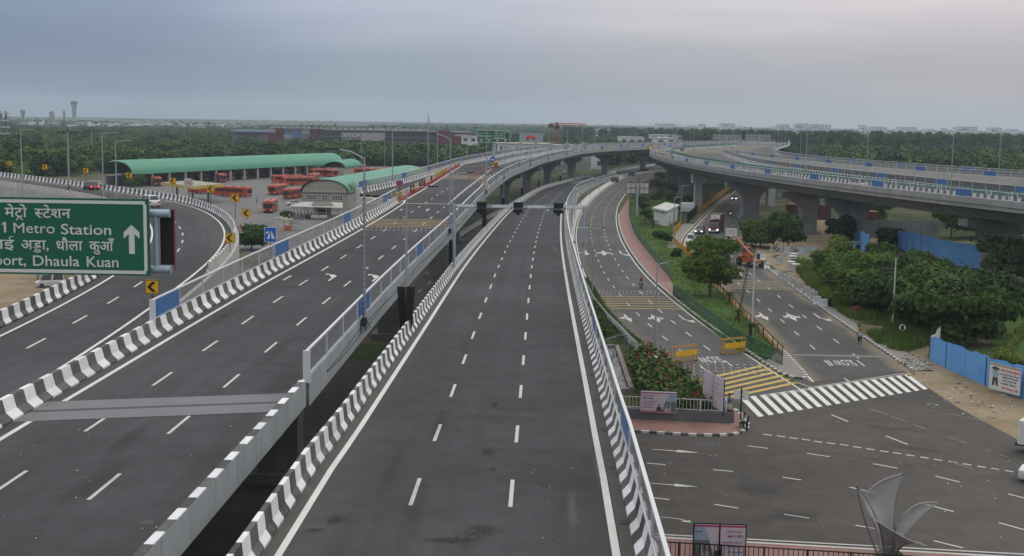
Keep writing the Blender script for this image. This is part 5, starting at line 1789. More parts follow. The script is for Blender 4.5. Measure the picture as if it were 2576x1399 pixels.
car('white car on the far stretch of the central road',at(1488,453,.6),(.35,.93),'hatch','white')
for lb,u,v,kd,cl in (('silver car on the low road under the left flyover',1325,575 - 140,'sedan','silver'),('dark car on the low road beside a lamp post',1421,437,'sedan','black'),('white car on the low road at the left under the flyover',1323,462,'hatch','silver'),('small white car far along the low road under the flyover',1495,412,'hatch','white')):
 car(lb,at(u,v,.02),(-.15,-1),kd,cl)
car('white car cut off by the right edge of the photo at the junction',at(2650,1219),(.86,-.5),'sedan','white')
# trucks
def truck(label,loc,d,col,box,H=3.1,L=6.4,lights=False,logo=False,cabh=2.4,canvas=False,group=None):
 t = thing('truck',label,'truck',loc,heading(d),group)
 W = 2.2
 f = L / 2
 def ring(y,w,z0,z1,ch=.12): return [(-w / 2,y,z0),(w / 2,y,z0),(w / 2,y,z1 - ch),(w / 2 - ch,y,z1),(-w / 2 + ch,y,z1),(-w / 2,y,z1 - ch)]
 m = MB(); loft(m,[ring(f - 1.7,W * .97,.55,cabh),ring(f - .35,W * .97,.5,cabh),ring(f - .05,W * .94,.5,cabh - .9),ring(f,W * .9,.55,1.3)]); m.build('cab',PAINT[col],t,True)
 m = MB()
 zf,zb = 1.42,cabh - .16
 m.add([(-W * .42,f - .06,zf),(W * .42,f - .06,zf),(W * .40,f - .30,zb),(-W * .40,f - .30,zb),(-W * .42,f + .0,zf),(W * .42,f + .0,zf),(W * .40,f - .24,zb),(-W * .40,f - .24,zb)],[(4,5,6,7),(0,1,5,4),(1,2,6,5),(2,3,7,6),(3,0,4,7)]); m.build('windscreen',M['glass'],t)
 for sx in (-1,1):
  m = MB(); m.box((sx * (W * .485 + .01),f - .85,1.85),(.03,.9,.6)); m.build('side_window',M['glass'],t)
  m = MB(); m.box((sx * W * .38,f - .01,.92),(.34,.08,.22)); m.build('headlight',M['lit_lamp'] if lights else M['headlight'],t)
  m = MB(); m.box((sx * (W / 2 + .2),f - .2,1.9),(.16,.08,.4)); m.build('mirror',M['black'],t)
  for y in (f - .95,-f + 1.3): wheel(t,sx * (W / 2 - .16),y,.46,.28)
 m = MB(); m.box((0,-.85,.62),(1.0,L - 1.2,.22)); m.build('chassis',M['dark_metal'],t)
 m = MB(); m.box((0,-.95,(H + .78) / 2),(W + .1,L - 2.05,H - .78))
 for i in range(7): m.box((0,-L / 2 + .3 + i * (L - 2.4) / 6,(H + .78) / 2),(W + .16,.07,H - .70))
 m.build('cargo_box',box,t)
 m = MB(); m.box((0,f + .03,.60),(W * .92,.1,.2)); m.build('bumper',M['sign_white'] if lights else M['black'],t)
 if logo:
  m = MB(); m.box((0,f - 1.80,H - .48),(W * .92,.08,.95)); b_ = m.build('front_board',M['sign_white'],t)
  m = MB();
  m.add([(-.28,f - 1.755,H - .78),(.0,f - 1.755,H - .20),(.06,f - 1.755,H - .30),(-.16,f - 1.755,H - .78)],[(0,1,2,3)]); m.add([(.28,f - 1.754,H - .78),(.0,f - 1.754,H - .20),(-.05,f - 1.754,H - .30),(.16,f - 1.754,H - .78)],[(0,1,2,3)]); m.build('emblem',M['sign_red'],b_)
  m = MB(); m.box((0,f + .045,.88),(.5,.03,.12)); m.build('number_plate',M['sign_yellow'],t)
 return t
M['tarp'] = worn('grey_tarpaulin',(.10,.095,.085),.9,.3,.8)
M['maroon_box'] = worn('maroon_truck_body',(.10,.022,.024),.6,.3,.8)
M['white_box'] = worn('white_truck_body',(.55,.56,.56),.6,.15,.8)
tr = truck('dark red cargo truck with lit headlamps on the side road',at(1801,585),(-.33,-1),'truck_red',M['maroon_box'],4.0,7.6,True,True,2.5)
m = MB(); m.box((0,-.95,4.03),(2.36,5.5,.08)); m.build('tarpaulin',M['tarp'],tr)
truck('white box truck cut off by the right edge near the bare dirt',at(2662,1150),(.80,-.6),'white',M['white_box'],2.5,5.4,cabh=2.1)
truck('white truck parked on the far median between the roads',at(1539,447),(.40,.92),'white',M['white_box'],3.0,6.0)
def trailer(label,loc,d,col):
 t = thing('trolley',label,'trolley',loc,heading(d),'dark trolleys on the far median')
 m = MB(); m.box((0,0,1.3),(2.1,3.6,1.5));
 for i in range(6): m.box((0,-1.7 + i * .68,1.3),(2.2,.08,1.5))
 m.build('load_box',col,t)
 m = MB(); m.box((0,2.5,.75),(.2,1.6,.12)); m.build('drawbar',M['dark_metal'],t)
 for sx in (-1,1):
  for y in (-.9,.5): wheel(t,sx * .95,y,.42,.24)
 return t
trailer('dark trolley parked behind the white truck',at(1546,459),(.40,.92),M['tarp'])
trailer('dark trolley parked alone on the far median',at(1588,443),(.44,.9),M['tarp'])
trailer('red trolley parked farthest along the median',at(1622,435),(.5,.87),M['maroon_box'])
# orange pick-and-carry crane with a man basket
def crane_truck(loc,d):
 t = thing('mobile_crane','orange pick-and-carry crane holding a white man basket','crane',loc,heading(d))
 m = MB(); m.box((0,-.2,.95),(1.5,5.4,.55)); m.box((0,-2.2,1.35),(1.5,1.2,.6)); m.build('chassis',PAINT['orange'],t)
 for sx in (-1,1):
  wheel(t,sx * .98,-1.9,.70,.42); wheel(t,sx * .95,1.95,.52,.34)
 m = MB(); m.box((-.1,-1.4,1.95),(1.2,1.3,.7)); m.add([(-.7,-2.0,2.3),(.5,-2.0,2.3),(.5,-.8,2.3),(-.7,-.8,2.3),(-.62,-1.92,3.05),(.42,-1.92,3.05),(.42,-.95,3.05),(-.62,-.95,3.05)],[(0,1,5,4),(1,2,6,5),(2,3,7,6),(3,0,4,7),(4,5,6,7)],1); m.box((-.1,-1.42,3.09),(1.25,1.2,.08))
 m.build('cab',[PAINT['orange'],M['glass']],t)
 m = MB(); m.box((.55,1.2,1.6),(.7,1.4,.9)); m.tube([(.3,1.8,1.2),(.3,1.9,2.9)],.10,6); m.build('mast',PAINT['orange'],t)
 bd = Vector((.35,-.5,1.0));
 m = MB(); m.tube([(.62,1.6,2.1),(2.0,-.2,4.2),(2.75,-1.0,5.2)],[.24,.22,.18],4); m.build('boom',PAINT['orange'],t)
 m = MB(); m.box((0,2.75,.75),(2.6,.12,.22)); m.build('bumper',M['grey_metal'],t)
 b_ = MB()
 bx = Vector((3.0,-1.3,5.1)); w,dd,h = 1.5,1.1,1.15
 b_.box(bx,(w,dd,.06))
 for k in range(9):
  x = bx.x - w / 2 + w * k / 8
  for y in (bx.y - dd / 2,bx.y + dd / 2): b_.box((x,y,bx.z + h / 2),(.05,.05,h))
 for k in range(1,6):
  y = bx.y - dd / 2 + dd * k / 6
  for x in (bx.x - w / 2,bx.x + w / 2): b_.box((x,y,bx.z + h / 2),(.05,.05,h))
 for y in (bx.y - dd / 2,bx.y + dd / 2): b_.box((bx.x,y,bx.z + h),(w,.08,.08))
 for x in (bx.x - w / 2,bx.x + w / 2): b_.box((x,bx.y,bx.z + h),(.08,dd,.08))
 b_.build('man_basket',M['white_metal'],t)
 m = MB(); m.tube([(2.9,-1.0,5.0),(3.7,-.4,2.6),(4.0,.2,.6)],.10,6); m.build('hose',M['black'],t)
crane_truck(at(1885,670),(.35,-1))
# people
person(at(2162,868),(.1,1),'person in a light blue shirt and dark trousers walking by the kerb','walk',LB,(.03,.033,.05))
person(at(2160,858),(.1,1),'person in a yellow top walking just ahead of the light blue shirt','walk',(.45,.30,.04),(.05,.045,.05))
person(at(1643,0) if False else at(1886.5,632),(-1,0),'person in red standing among the concrete barriers in the yard','stand',(.34,.02,.03),(.02,.02,.03))
person(at(646,512),(.2,-1),'person in a pale shirt walking across the depot yard','walk',LB,(.04,.045,.06))
person(at(809.5,449.6),(.2,-1),'person standing by the buses near the workshop ridge','stand',(.18,.20,.26),(.03,.03,.04))
# ================================================================ DEPOT BUILDINGS
M['sheet_green'] = worn('green_sheet_roof',(.055,.245,.15),.5,.18,.25,dirt=(.05,.14,.10))
M['cream'] = worn('cream_cladding',(.33,.325,.275),.8,.25,.6)
M['cream_line'] = plain('cladding_joint',(.11,.11,.095),.8)
def barrel_roof(t,A,B,w,z_eave,rise,ribs=True,name='roof',pitch=1.15,over=.0):
 """arched sheet roof from A to B along the eave, w metres across to the left of A->B"""
 d = (B - A); L = d.length; d.normalize(); nrm = Vector((-d.y,d.x,0))
 m = MB()
 k = 12
 n = int(L / (pitch / 2)) if ribs else 24
 vs_,fs = [],[]
 for lay in (0,1):
  for i in range(n + 1):
   s_ = L * i / n
   rb = (.34 if (i % 2) else 0.0) if ribs else .04 * (i % 2)
   for j in range(k + 1):
    a = math.pi * j / k
    x = w / 2 - (w / 2 + rb * .4 - lay * .12) * math.cos(a)
    z = z_eave + (rise + rb - lay * .12) * math.sin(a) ** .9 - (.0 if lay == 0 else .02)
    p = A + d * s_ + nrm * x
    vs_.append((p.x,p.y,z))
  b = lay * (n + 1) * (k + 1)
  for i in range(n):
   for j in range(k):
    q_ = (b + i * (k + 1) + j,b + (i + 1) * (k + 1) + j,b + (i + 1) * (k + 1) + j + 1,b + i * (k + 1) + j + 1)
    fs.append(q_ if lay == 0 else q_[::-1])
 m.add(vs_,fs)
 return m.build(name,M['sheet_green'],t,True)
A = at(332.6,439.4,4.2); B = at(863.3,412.3,4.2); A.z = B.z = 0
sh1 = thing('bus_shed','long open bus shed with a ribbed green barrel roof','shed',(0,0,0))
barrel_roof(sh1,A,B,13.5,4.2,4.3,pitch=2.3)
d = (B - A).normalized(); nrm = Vector((-d.y,d.x,0)); L = (B - A).length
for i in range(16):
 p = A + d * (2 + (L - 4) * i / 15)
 for off in (.6,12.9):
  m = MB(); c_ = p + nrm * off; m.box((c_.x,c_.y,2.15),(.7,.7,4.3),math.atan2(d.y,d.x)); m.build('column',M['conc'],sh1)
m = MB()
c_ = A + d * (L / 2) + nrm * 12.95; m.box((c_.x,c_.y,1.6),(L - 6,.2,3.2),math.atan2(d.y,d.x)); m.build('back_wall',M['conc_dark'],sh1)
m = MB()
for off in (.6,12.9):
 c_ = A + d * (L / 2) + nrm * off; m.box((c_.x,c_.y,4.15),(L - 1,.3,.4),math.atan2(d.y,d.x))
m.build('eave_beam',M['dark_metal'],sh1)
# workshop with the arched front wall
fl,fr = at(762.4,527),at(870.8,527)
ed = at(1025.7,418,7.6)
mid = (fl + fr) / 2
dv = Vector((ed.x - mid.x,ed.y - mid.y,0)); Lw = dv.length; dv.normalize(); sv = Vector((dv.y,-dv.x,0)); Ww = 12.0
wk = thing('workshop','workshop hall with pale arched front wall and smooth green roof','building',(0,0,0))
A2 = mid + sv * (Ww / 2 + .5) - dv * .5; B2 = A2 + dv * (Lw + 1)
barrel_roof(wk,A2,B2,Ww + 1.0,4.4,3.5,ribs=False)
arc = [(-Ww / 2,0),(Ww / 2,0)] + [(Ww / 2 * math.cos(math.pi * j / 12),4.35 + 3.35 * math.sin(math.pi * j / 12) ** .9) for j in range(13)]
m = MB(); m.xf = Matrix.Translation(mid) @ Matrix.Rotation(math.atan2(sv.y,sv.x),4,'Z'); m.extr(arc,'y',.0,.3); m.build('front_wall',M['cream'],wk)
m = MB(); m.xf = Matrix.Translation(mid) @ Matrix.Rotation(math.atan2(sv.y,sv.x),4,'Z')
for x in [-5 + i * .9 for i in range(12)]: m.box((x,-.012,(4.35 + 3.1 * math.sqrt(max(0,1 - (x / 6.1) ** 2))) / 2),(.045,.03,4.35 + 3.1 * math.sqrt(max(0,1 - (x / 6.1) ** 2)) - .1))
for z in (1.2,2.4,3.6,5.6): m.box((0,-.013,z),(Ww - (.2 if z < 4.5 else 2.2),.03,.045))
m.build('cladding_joints',M['cream_line'],wk)
m = MB(); m.xf = Matrix.Translation(mid) @ Matrix.Rotation(math.atan2(sv.y,sv.x),4,'Z'); m.box((0,-.25,4.55),(Ww,.5,.16)); m.build('ledge',M['cream'],wk)
for x,w in ((-3.4,2.6),(.0,1.3),(3.4,2.6)):
 m = MB(); m.xf = Matrix.Translation(mid) @ Matrix.Rotation(math.atan2(sv.y,sv.x),4,'Z')
 m.box((x,-.05,3.1),(w,.12,1.35)); o = m.build('window',M['white_box'],wk)
 m = MB(); m.xf = Matrix.Translation(mid) @ Matrix.Rotation(math.atan2(sv.y,sv.x),4,'Z')
 n = int(w / .62)
 for i in range(n):
  for zz in (2.82,3.4): m.box((x - w / 2 + (i + .5) * w / n,-.125,zz),(w / n - .14,.04,.46))
 m.build('pane',M['glass'],o)
for s_ in (-1,1):
 m = MB(); c_ = mid + sv * (s_ * Ww / 2) + dv * (Lw / 2); m.box((c_.x,c_.y,2.2),(.3,Lw,4.4),math.atan2(dv.y,dv.x) - math.pi / 2); m.build('side_wall',M['cream'],wk)
# small green shed beyond
sh3 = thing('small_shed','small green barrel-roofed shed beyond the long shed','shed')
A3,B3 = at(868,425,3.0),at(908,419,3.0); A3.z = B3.z = 0
barrel_roof(sh3,A3,B3,9,3.4,2.6,pitch=1.9)
m = MB(); c_ = (A3 + B3) / 2; dd = (B3 - A3).normalized(); m.box((c_.x - dd.y * 4.5,c_.y + dd.x * 4.5,1.7),((B3 - A3).length * .95,8,3.4),math.atan2(dd.y,dd.x)); m.build('wall',M['cream'],sh3)
# fuel canopy
cn = thing('fuel_canopy','flat yellow-edged canopy on posts over parked buses','canopy')
c1,c2,c3 = at(406,459,5.0),at(484,469.5,5.0),at(563,463.5,5.0); c4 = c1 + (c3 - c2)
M['canopy_top'] = worn('canopy_top',(.25,.26,.18),.7,.3,.3); M['canopy_edge'] = worn('canopy_edge',(.45,.33,.10),.6,.25,.6)
m = MB(); m.prism([(p.x,p.y) for p in (c1,c2,c3,c4)],4.2,5.0); m.build('fascia',M['canopy_edge'],cn)
cc = (c1 + c2 + c3 + c4) / 4
m = MB(); m.prism([tuple((Vector((p.x,p.y,0)).lerp(Vector((cc.x,cc.y,0)),.03)).xy) for p in (c1,c2,c3,c4)],5.0,5.06); m.build('top',M['canopy_top'],cn)
for f in ((.25,.25),(.75,.25),(.25,.75),(.75,.75)):
 p = c1.lerp(c2,f[0]).lerp(c4.lerp(c3,f[0]),f[1]); m = MB(); m.box((p.x,p.y,2.1),(.5,.5,4.2)); m.build('column',M['conc_dark'],cn)
# parking shelter, gate house, gates
def shelter(label,pts,z,posts):
 t = thing('parking_shelter',label,'shelter')
 m = MB(); m.prism([(p.x,p.y) for p in pts],z,z + .12); m.build('roof',M['conc'],t)
 for a,b in ((0,1),(3,2)):
  for i in range(posts):
   p = pts[a].lerp(pts[b],(i + .5) / posts); m = MB(); m.tube([(p.x,p.y,0),(p.x,p.y,z)],.08,6); m.build('post',M['grey_metal'],t)
 return t
zz = 2.9
shelter('low grey parking shelter against the workshop front',[at(724,520,zz),at(862,524,zz),at(861,511,zz),at(762,509,zz)],zz,5)
for i in range(9):
 p = at(732 + i * 8.5,539 + i * .4); d_ = (.3,-1)
 motorbike(p,d_,'dark motorbike parked under the grey shelter by the workshop',None,None,bars=.3)['group'] = 'motorbikes parked under the shelter'
gh = thing('gate_house','small cream gate house with a flat parapet roof','building')
ga,gb = at(791,551),at(833,551); gw = (gb - ga); gl = gw.length; gw.normalize(); gd = Vector((-gw.y,gw.x,0)); gc = (ga + gb) / 2 + gd * 3
rz = math.atan2(gw.y,gw.x)
m = MB(); m.box((gc.x,gc.y,1.5),(gl,6,3.0),rz); m.build('wall',M['cream'],gh)
m = MB(); m.box((gc.x,gc.y,3.1),(gl + .8,6.8,.3),rz)
for sx,sy,lx,ly in ((0,3.2,gl + .8,.2),(0,-3.2,gl + .8,.2),(gl / 2 + .25,0,.2,6.2),(-gl / 2 - .25,0,.2,6.2)):
 c_ = gc + gw * sx + gd * sy; m.box((c_.x,c_.y,3.45),(lx,ly,.42),rz)
m.build('roof',M['cream'],gh)
m = MB(); c_ = gc - gd * 3.02; m.box((c_.x,c_.y,1.55),(gl * .55,.08,1.3),rz); o = m.build('window',M['glass'],gh)
for s_,w in ((1,.0),):
 m = MB(); c_ = gc + gw * (gl / 2 + .02) - gd * .5; m.box((c_.x,c_.y,1.1),(.08,1.2,2.1),rz); m.build('door',M['dark_metal'],gh)
def gate(label,u0,v0,u1,v1,H,txt,arch=False):
 a,b = at(u0,v0),at(u1,v1); d_ = (b - a); L_ = d_.length; d_.normalize()
 t = thing('gate',label,'gate',a,math.atan2(d_.y,d_.x))
 m = MB(); n = max(4,int(L_ / .35))
 for i in range(n + 1):
  x = L_ * i / n; h = H + (.9 * math.sin(math.pi * i / n) if arch else 0)
  m.tube([(x,0,0),(x,0,h)],.028,5)
 for z in (.2,H * .5,H): m.box((L_ / 2,0,z),(L_,.05,.06))
 if arch: m.tube([(L_ * i / 12,0,H + .9 * math.sin(math.pi * i / 12)) for i in range(13)],.05,5)
 m.build('bars',M['grey_metal'],t)
 if txt:
  m = MB(); m.box((L_ / 2,.0,H * .62),(L_ * .92,.09,.62)); p_ = m.build('name_board',M['white_metal'],t)
  text(txt,M['black'],Matrix.Translation((L_ / 2,-.055,H * .62)) @ Matrix.Rotation(R(90),4,'X') @ Matrix.Scale(-1,4,(1,0,0)),p_,'lettering',fit=(L_ * .82,.48))
 return t
gate('grey bar gate with a white name board before the gate house',781,561,823,561,2.4,'DEPOT\nSECTOR-22 DWARKA')
gate('open leaf of the depot gate with a white name board',727,578,769,580,2.6,'DEPOT\nSECTOR-22 DWARKA')
gate('arched bar gate behind the blue motorway sign',652,600,716,608,2.6,None,True)
gbx = thing('guard_booth','small orange open guard booth by the gate leaf','booth',at(723,580))
m = MB(); m.box((0,0,.55),(1.5,1.2,1.1)); m.build('counter',PAINT['orange'],gbx)
m = MB()
for sx in (-1,1):
 for sy in (-1,1): m.tube([(sx * .7,sy * .55,0),(sx * .7,sy * .55,2.3)],.04,5)
m.build('posts',PAINT['orange'],gbx)
m = MB(); m.box((0,0,2.36),(2.4,1.7,.1)); m.build('roof',M['canopy_edge'],gbx)
car('white car parked by the shelter near the workshop corner',at(741,517.5),(.9,.3),'sedan','white')
motorbike(at(728,553),(.5,-1),'scooter stopped by the round bush in the depot entrance','person in a light blue shirt sitting on the stopped scooter',LB)
rgx = random.Random(3)
o = obj_from('shrub',crown_mesh('shrub',950,rnd_lobes(rgx,2.0,1.5,6,.15),1000,.2,M['leaf_mid'])); o.location = at(717,549,.1); tag(o,'green bush on the round bed at the depot entrance','bush')
m = MB(); c_ = at(717,549); m.lathe((c_.x,c_.y,0),[(2.4,-.05),(2.4,.22),(2.15,.24),(2.15,.1)],24); tag(m.build('flower_bed_kerb',M['conc_light']),'round kerb of the planted bed at the depot entrance','kerb')
# white sub-station by the side road
wb_ = thing('white_building','small white flat-roofed building beside the side road','building')
e1,e2,e3 = at(1646,566),at(1697,575),at(1713,556)
e1,e2,e3 = q(1,3,1375,1245),q(1,3,1500,1275),q(1,3,1610,1215)
e4 = e1 + (e3 - e2)
poly = [e1,e2,e3,e4]; pc = sum(poly,Vector()) / 4
m = MB(); m.prism([(p.x,p.y) for p in poly],0,3.6); m.build('wall',M['white_box'],wb_)
M['mint'] = plain('mint_edge',(.40,.55,.50),.6)
m = MB(); m.prism([(pc.x + (p.x - pc.x) * 1.14,pc.y + (p.y - pc.y) * 1.14) for p in poly],3.6,3.85); m.build('roof_edge',M['mint'],wb_)
m = MB(); m.prism([(pc.x + (p.x - pc.x) * 1.13,pc.y + (p.y - pc.y) * 1.13) for p in poly],3.85,3.95); m.build('roof',M['conc_light'],wb_)
for f in (.28,.72):
 p = e1.lerp(e2,f); dn = (e2 - e1).normalized(); nn = Vector((dn.y,-dn.x,0)); m = MB(); m.box((p.x + nn.x * .02,p.y + nn.y * .02,3.15),(.5,.08,.35),math.atan2(dn.y,dn.x)); m.build('vent',M['black'],wb_)
for f,w in ((.25,.9),(.65,1.2)):
 p = e2.lerp(e3,f); dn = (e3 - e2).normalized(); nn = Vector((dn.y,-dn.x,0)); m = MB(); m.box((p.x + nn.x * .03,p.y + nn.y * .03,1.3),(w,.08,2.3),math.atan2(dn.y,dn.x)); m.build('door',M['grey_metal'],wb_)
tk = thing('equipment_cabinet','white equipment cabinet on a railed deck beside the white building','cabinet',q(1,3,1700,1180))
m = MB(); m.box((0,0,2.6),(3.2,2.2,2.2)); m.build('case',M['white_box'],tk)
m = MB(); m.box((0,-.2,1.4),(4.2,3.4,.12))
for x in (-2,-1,0,1,2):
 for y in (-1.8,1.4): m.tube([(x,y,0),(x,y,2.4)],.04,5)
for z in (1.9,2.4):
 for y in (-1.8,1.4): m.box((0,y,z),(4.1,.05,.05))
m.build('deck_railing',M['black'],tk)
# big shopping mall far left
ml = thing('shopping_mall','long low shopping mall with a dark glazed front and red end blocks','building')
Ym = 900.0
def ux(u,y=Ym,v=350): return at_y(u,v,y).x
M['mall_dark'] = worn('mall_glazing',(.045,.055,.065),.35,.2,.05); M['mall_red'] = worn('mall_red',(.105,.030,.030),.7,.2,.05); M['mall_grey'] = worn('mall_panel',(.15,.155,.165),.7,.2,.05); M['mall_light'] = worn('mall_pale',(.30,.30,.29),.7,.2,.05)
def block(u0,u1,z0,z1,mat,dy=0.0,dep=60,name='wall'):
 m = MB(); x0,x1 = ux(u0),ux(u1); m.box(((x0 + x1) / 2,Ym + dep / 2 + dy,(z0 + z1) / 2),(x1 - x0,dep,z1 - z0)); return m.build(name,mat,ml)
block(674,1098,0,15.2,M['mall_dark']); block(674,715,0,17,M['mall_red'],-2); block(780,800,0,16.2,M['mall_red'],-1.5); block(1098,1180,0,14.6,M['mall_red'],-3)
block(715,780,2,16.4,M['mall_grey'],-1.2,10,'front_panel'); block(858,910,9.2,14.6,M['mall_grey'],-2,4,'advert_board'); block(910,968,8.6,14.4,M['mall_light'],-2,4,'advert_board')
block(760,780,12.6,16.2,M['mall_light'],-1.4,3,'front_panel'); block(716,734,9.5,12,M['mall_light'],-1.5,3,'front_panel'); block(1052,1062,1.5,6,M['mall_light'],-2,3,'front_panel'); block(674,694,13.5,16.2,M['mall_light'],-2.4,3,'front_panel')
block(1098,1130,14.6,16.8,M['mall_red'],-2,20); block(1144,1178,12.9,14.2,M['mall_light'],-3.4,3,'front_panel')
for z in (3.8,7.4,11.0): block(800,1098,z,z + .7,M['mall_grey'],-.6,3,'floor_band')
block(674,1180,15.2,15.9,M['mall_grey'],4,50,'roof')
for k in range(26):
 u = 680 + k * 15.5; m = MB(); x = ux(u); m.box((x,Ym + 8,16.9),(2.4,22,.9),.15); m.build('skylight',M['mall_light'] if k % 2 else PAINT['silver'],ml)
sg = bpy.data.objects
def far_text(body,u0,u1,zc,h,mat,parent,y,bold=.03):
 x0,x1 = ux(u0),ux(u1); return text(body,mat,Matrix.Translation(((x0 + x1) / 2,y,zc)) @ Matrix.Rotation(R(90),4,'X'),parent,'sign_lettering',fit=(x1 - x0,h),bold=bold * .3)
M['mall_blue'] = plain('mall_sign_blue',(.02,.20,.62),.5)
far_text('Pacific',714,759,12.9,4.6,M['mall_blue'],ml,Ym - 1.35,.0)
m = MB(); xx = ux(737); m.add([(xx - .9,Ym - 1.36,15.0),(xx,Ym - 1.36,14.2),(xx + .9,Ym - 1.36,15.0),(xx,Ym - 1.36,16.4)],[(0,1,2,3)]); m.build('sign_emblem',M['sign_red'],ml)
far_text('DEFENDER',861,908,12.5,2.5,M['sign_white'],ml,Ym - 2.1); far_text('OCTA BLACK',862,885,9.6,1.0,M['sign_white'],ml,Ym - 2.1)
# blue and white striped market roof beyond the mall
m = MB(); ms = thing('market_hall','low hall with a blue and white striped roof left of the mall','building')
for k in range(34):
 x0 = at_y(592 + k * 2.55,330,1010).x; w = 2.55 / 3150 * 1010
 m.box((x0 + w / 2,1010,13.2),(w,30,1.6),0,k % 2)
m.build('roof',[PAINT['silver'],paint('market_blue',(.05,.14,.36),.5)],ms)
m = MB(); x0,x1 = at_y(592,330,1010).x,at_y(679,330,1010).x; m.box(((x0 + x1) / 2,1012,6),(x1 - x0,26,12)); m.build('wall',M['mall_grey'],ms)
# hoardings and pale sheds behind the left flyover
def hoarding(label,u0,u1,v0,v1,Y,mat,legs=True):
 a,b = at_y(u0,v1,Y),at_y(u1,v0,Y)
 t = thing('hoarding',label,'billboard',(0,0,0))
 m = MB(); m.box(((a.x + b.x) / 2,Y,(a.z + b.z) / 2),(b.x - a.x,.6,b.z - a.z)); m.build('board',mat,t)
 if legs:
  m = MB()
  for f in (.2,.8): m.tube([(a.x + (b.x - a.x) * f,Y + .5,0),(a.x + (b.x - a.x) * f,Y + .5,a.z)],.25,6)
  m.build('legs',M['dark_metal'],t)
 return t,a,b
t,a,b = hoarding('dark green hoarding behind the green gantry sign',1287,1316,337,357,640,plain('hoarding_green',(.03,.09,.075),.6))
t,a,b = hoarding('grey hoarding with a red car picture behind the gantry sign',1306,1366,336,357,620,plain('hoarding_grey',(.22,.25,.28),.6))
m = MB(); cx,cz,k = a.x + (b.x - a.x) * .48,(a.z + b.z) / 2,(b.x - a.x) / 12
pts = [(-2.6,-.7),(2.7,-.7),(2.8,.1),(1.6,.35),(.9,1.1),(-1.2,1.2),(-2.0,.5),(-2.7,.3)]
m.add([(cx + x * k,619.65,cz + z * k) for x,z in pts],[tuple(range(8))]); m.build('car_picture',M['sign_red'],t)
m = MB()
for x in (-1.6,1.6): m.lathe((cx + x * k,619.6,cz - .7 * k),[(.1 * k,-.02),(.5 * k,-.01),(.5 * k,.02)],12,0,'y')
m.build('wheel_picture',M['black'],t)
hoarding('long yellow hoarding strip below the red car picture',1296,1384,358.5,361.5,618,plain('hoarding_yellow',(.42,.38,.10),.6),False)
def longbox(name,label,cat,u0,u1,v0,v1,Y,mat,dep=20,z0=None,group=None,roof=None):
 a,b = at_y(u0,v1,Y),at_y(u1,v0,Y)
 t = thing(name,label,cat,(0,0,0),0,group)
 zb = 0 if z0 is None else a.z
 zt = b.z + .0148 * 0
 m = MB(); m.box(((a.x + b.x) / 2,Y + dep / 2,(zb + zt) / 2),(b.x - a.x,dep,zt - zb)); m.build('wall',mat,t)
 m = MB(); m.box(((a.x + b.x) / 2,Y + dep / 2,zt + .25),(b.x - a.x + 1,dep + 1,.5)); m.build('roof',roof or M['conc_light'],t)
 w_ = MB(); n = max(2,int((b.x - a.x) / 6)); rows = max(1,int((zt - zb) / 4))
 for i in range(n):
  for r_ in range(rows):
   if (zt - zb) > 3.4: w_.box((a.x + (b.x - a.x) * (i + .5) / n,Y - .05,zb + (zt - zb) * (r_ + .55) / rows),((b.x - a.x) / n * .5,.2,(zt - zb) / rows * .4))
 if w_.v: w_.build('windows',M['mall_dark'],t)
 return t
longbox('shed','long white shed behind the red tower crane','shed',1385,1530,369,372,640,M['white_box'],14)
longbox('shed','pale shed below the green gantry sign','shed',1250,1380,364,371,600,M['white_box'],14)
longbox('shed','white low shed right of the mall red block','shed',1160,1200,345,352,850,M['white_box'],14)
for i,(u0,u1,v0,v1,Y) in enumerate([(1475,1552,326,331,1500),(1640,1690,341,346,1150),(1700,1760,343,350,1100),(1790,1850,340,347,1150),(1560,1620,347,350,1050),(1650,1700,349,353,980),(1890,1940,341,347,1200)]):
 longbox('factory',('pale flat-roofed works building far beyond the flyover','white works building just above the highway bend','wide white works building above the highway bend','white works building left of the sign backs','low white works building among the far trees','small white works building close to the highway bend','pale works building right of the sign backs')[i],'building',u0,u1,v0 + .0,v1,Y,M['white_box'],30)
# airport and skyline
ct = thing('control_tower','tall flared airport control tower on the left horizon','tower')
p = at_y(187,296,3600); k = 3600 / 3150
m = MB(); m.lathe((p.x,3600,0),[(10 * 1.0,0),(6.2,20),(5.6,30),(6.4,42),(8.0,52),(8.6,55)],14); m.build('shaft',M['mall_grey'],ct,True)
m = MB(); m.lathe((p.x,3600,55),[(8.9,0),(10.0,2),(10.4,6),(9.2,6.4),(7.2,9),(2,10)],14); m.build('cab',M['mall_dark'],ct,True)
wt_ = thing('water_tower','far water tower with a bulging tank left of the control tower','tower')
p = at_y(58,296,2700); m = MB(); m.lathe((p.x,2700,0),[(2.2,0),(1.8,20),(4.6,25),(5.2,30),(4.6,33),(1,35)],12); m.build('tank',M['mall_grey'],wt_,True)
for i,(u,v,w,h,lb) in enumerate([(130,283,9,24,'narrow far tower block right of the water tower'),(161,281,4,28,'thin far mast left of the control tower')]):
 p = at_y(u,v,2900); t = thing('far_tower',lb,'tower'); m = MB(); m.box((p.x,2900,p.z / 2),(w,w,p.z)); m.box((p.x,2900,p.z + 1),(w * .5,w * .5,4)); m.build('wall',M['mall_grey'],t)
ap = thing('airport_terminal','long flat airport terminal roof across the left horizon','building')
m = MB()
for u0,u1,v,Y in ((40,640,301,3400),(300,620,306.5,2900),(130,260,299,3500),(640,1000,306,3300),(620,920,309.5,2600)):
 a,b = at_y(u0,v,Y),at_y(u1,v + .015 * (u1 - u0) * .55,Y); m.box(((a.x + b.x) / 2,Y,(a.z + b.z) / 2 / 2 + 5),(b.x - a.x,60,4))
 m.box(((a.x + b.x) / 2,Y + 20,4),((b.x - a.x) * .97,30,8))
m.build('roof',M['mall_light'],ap)
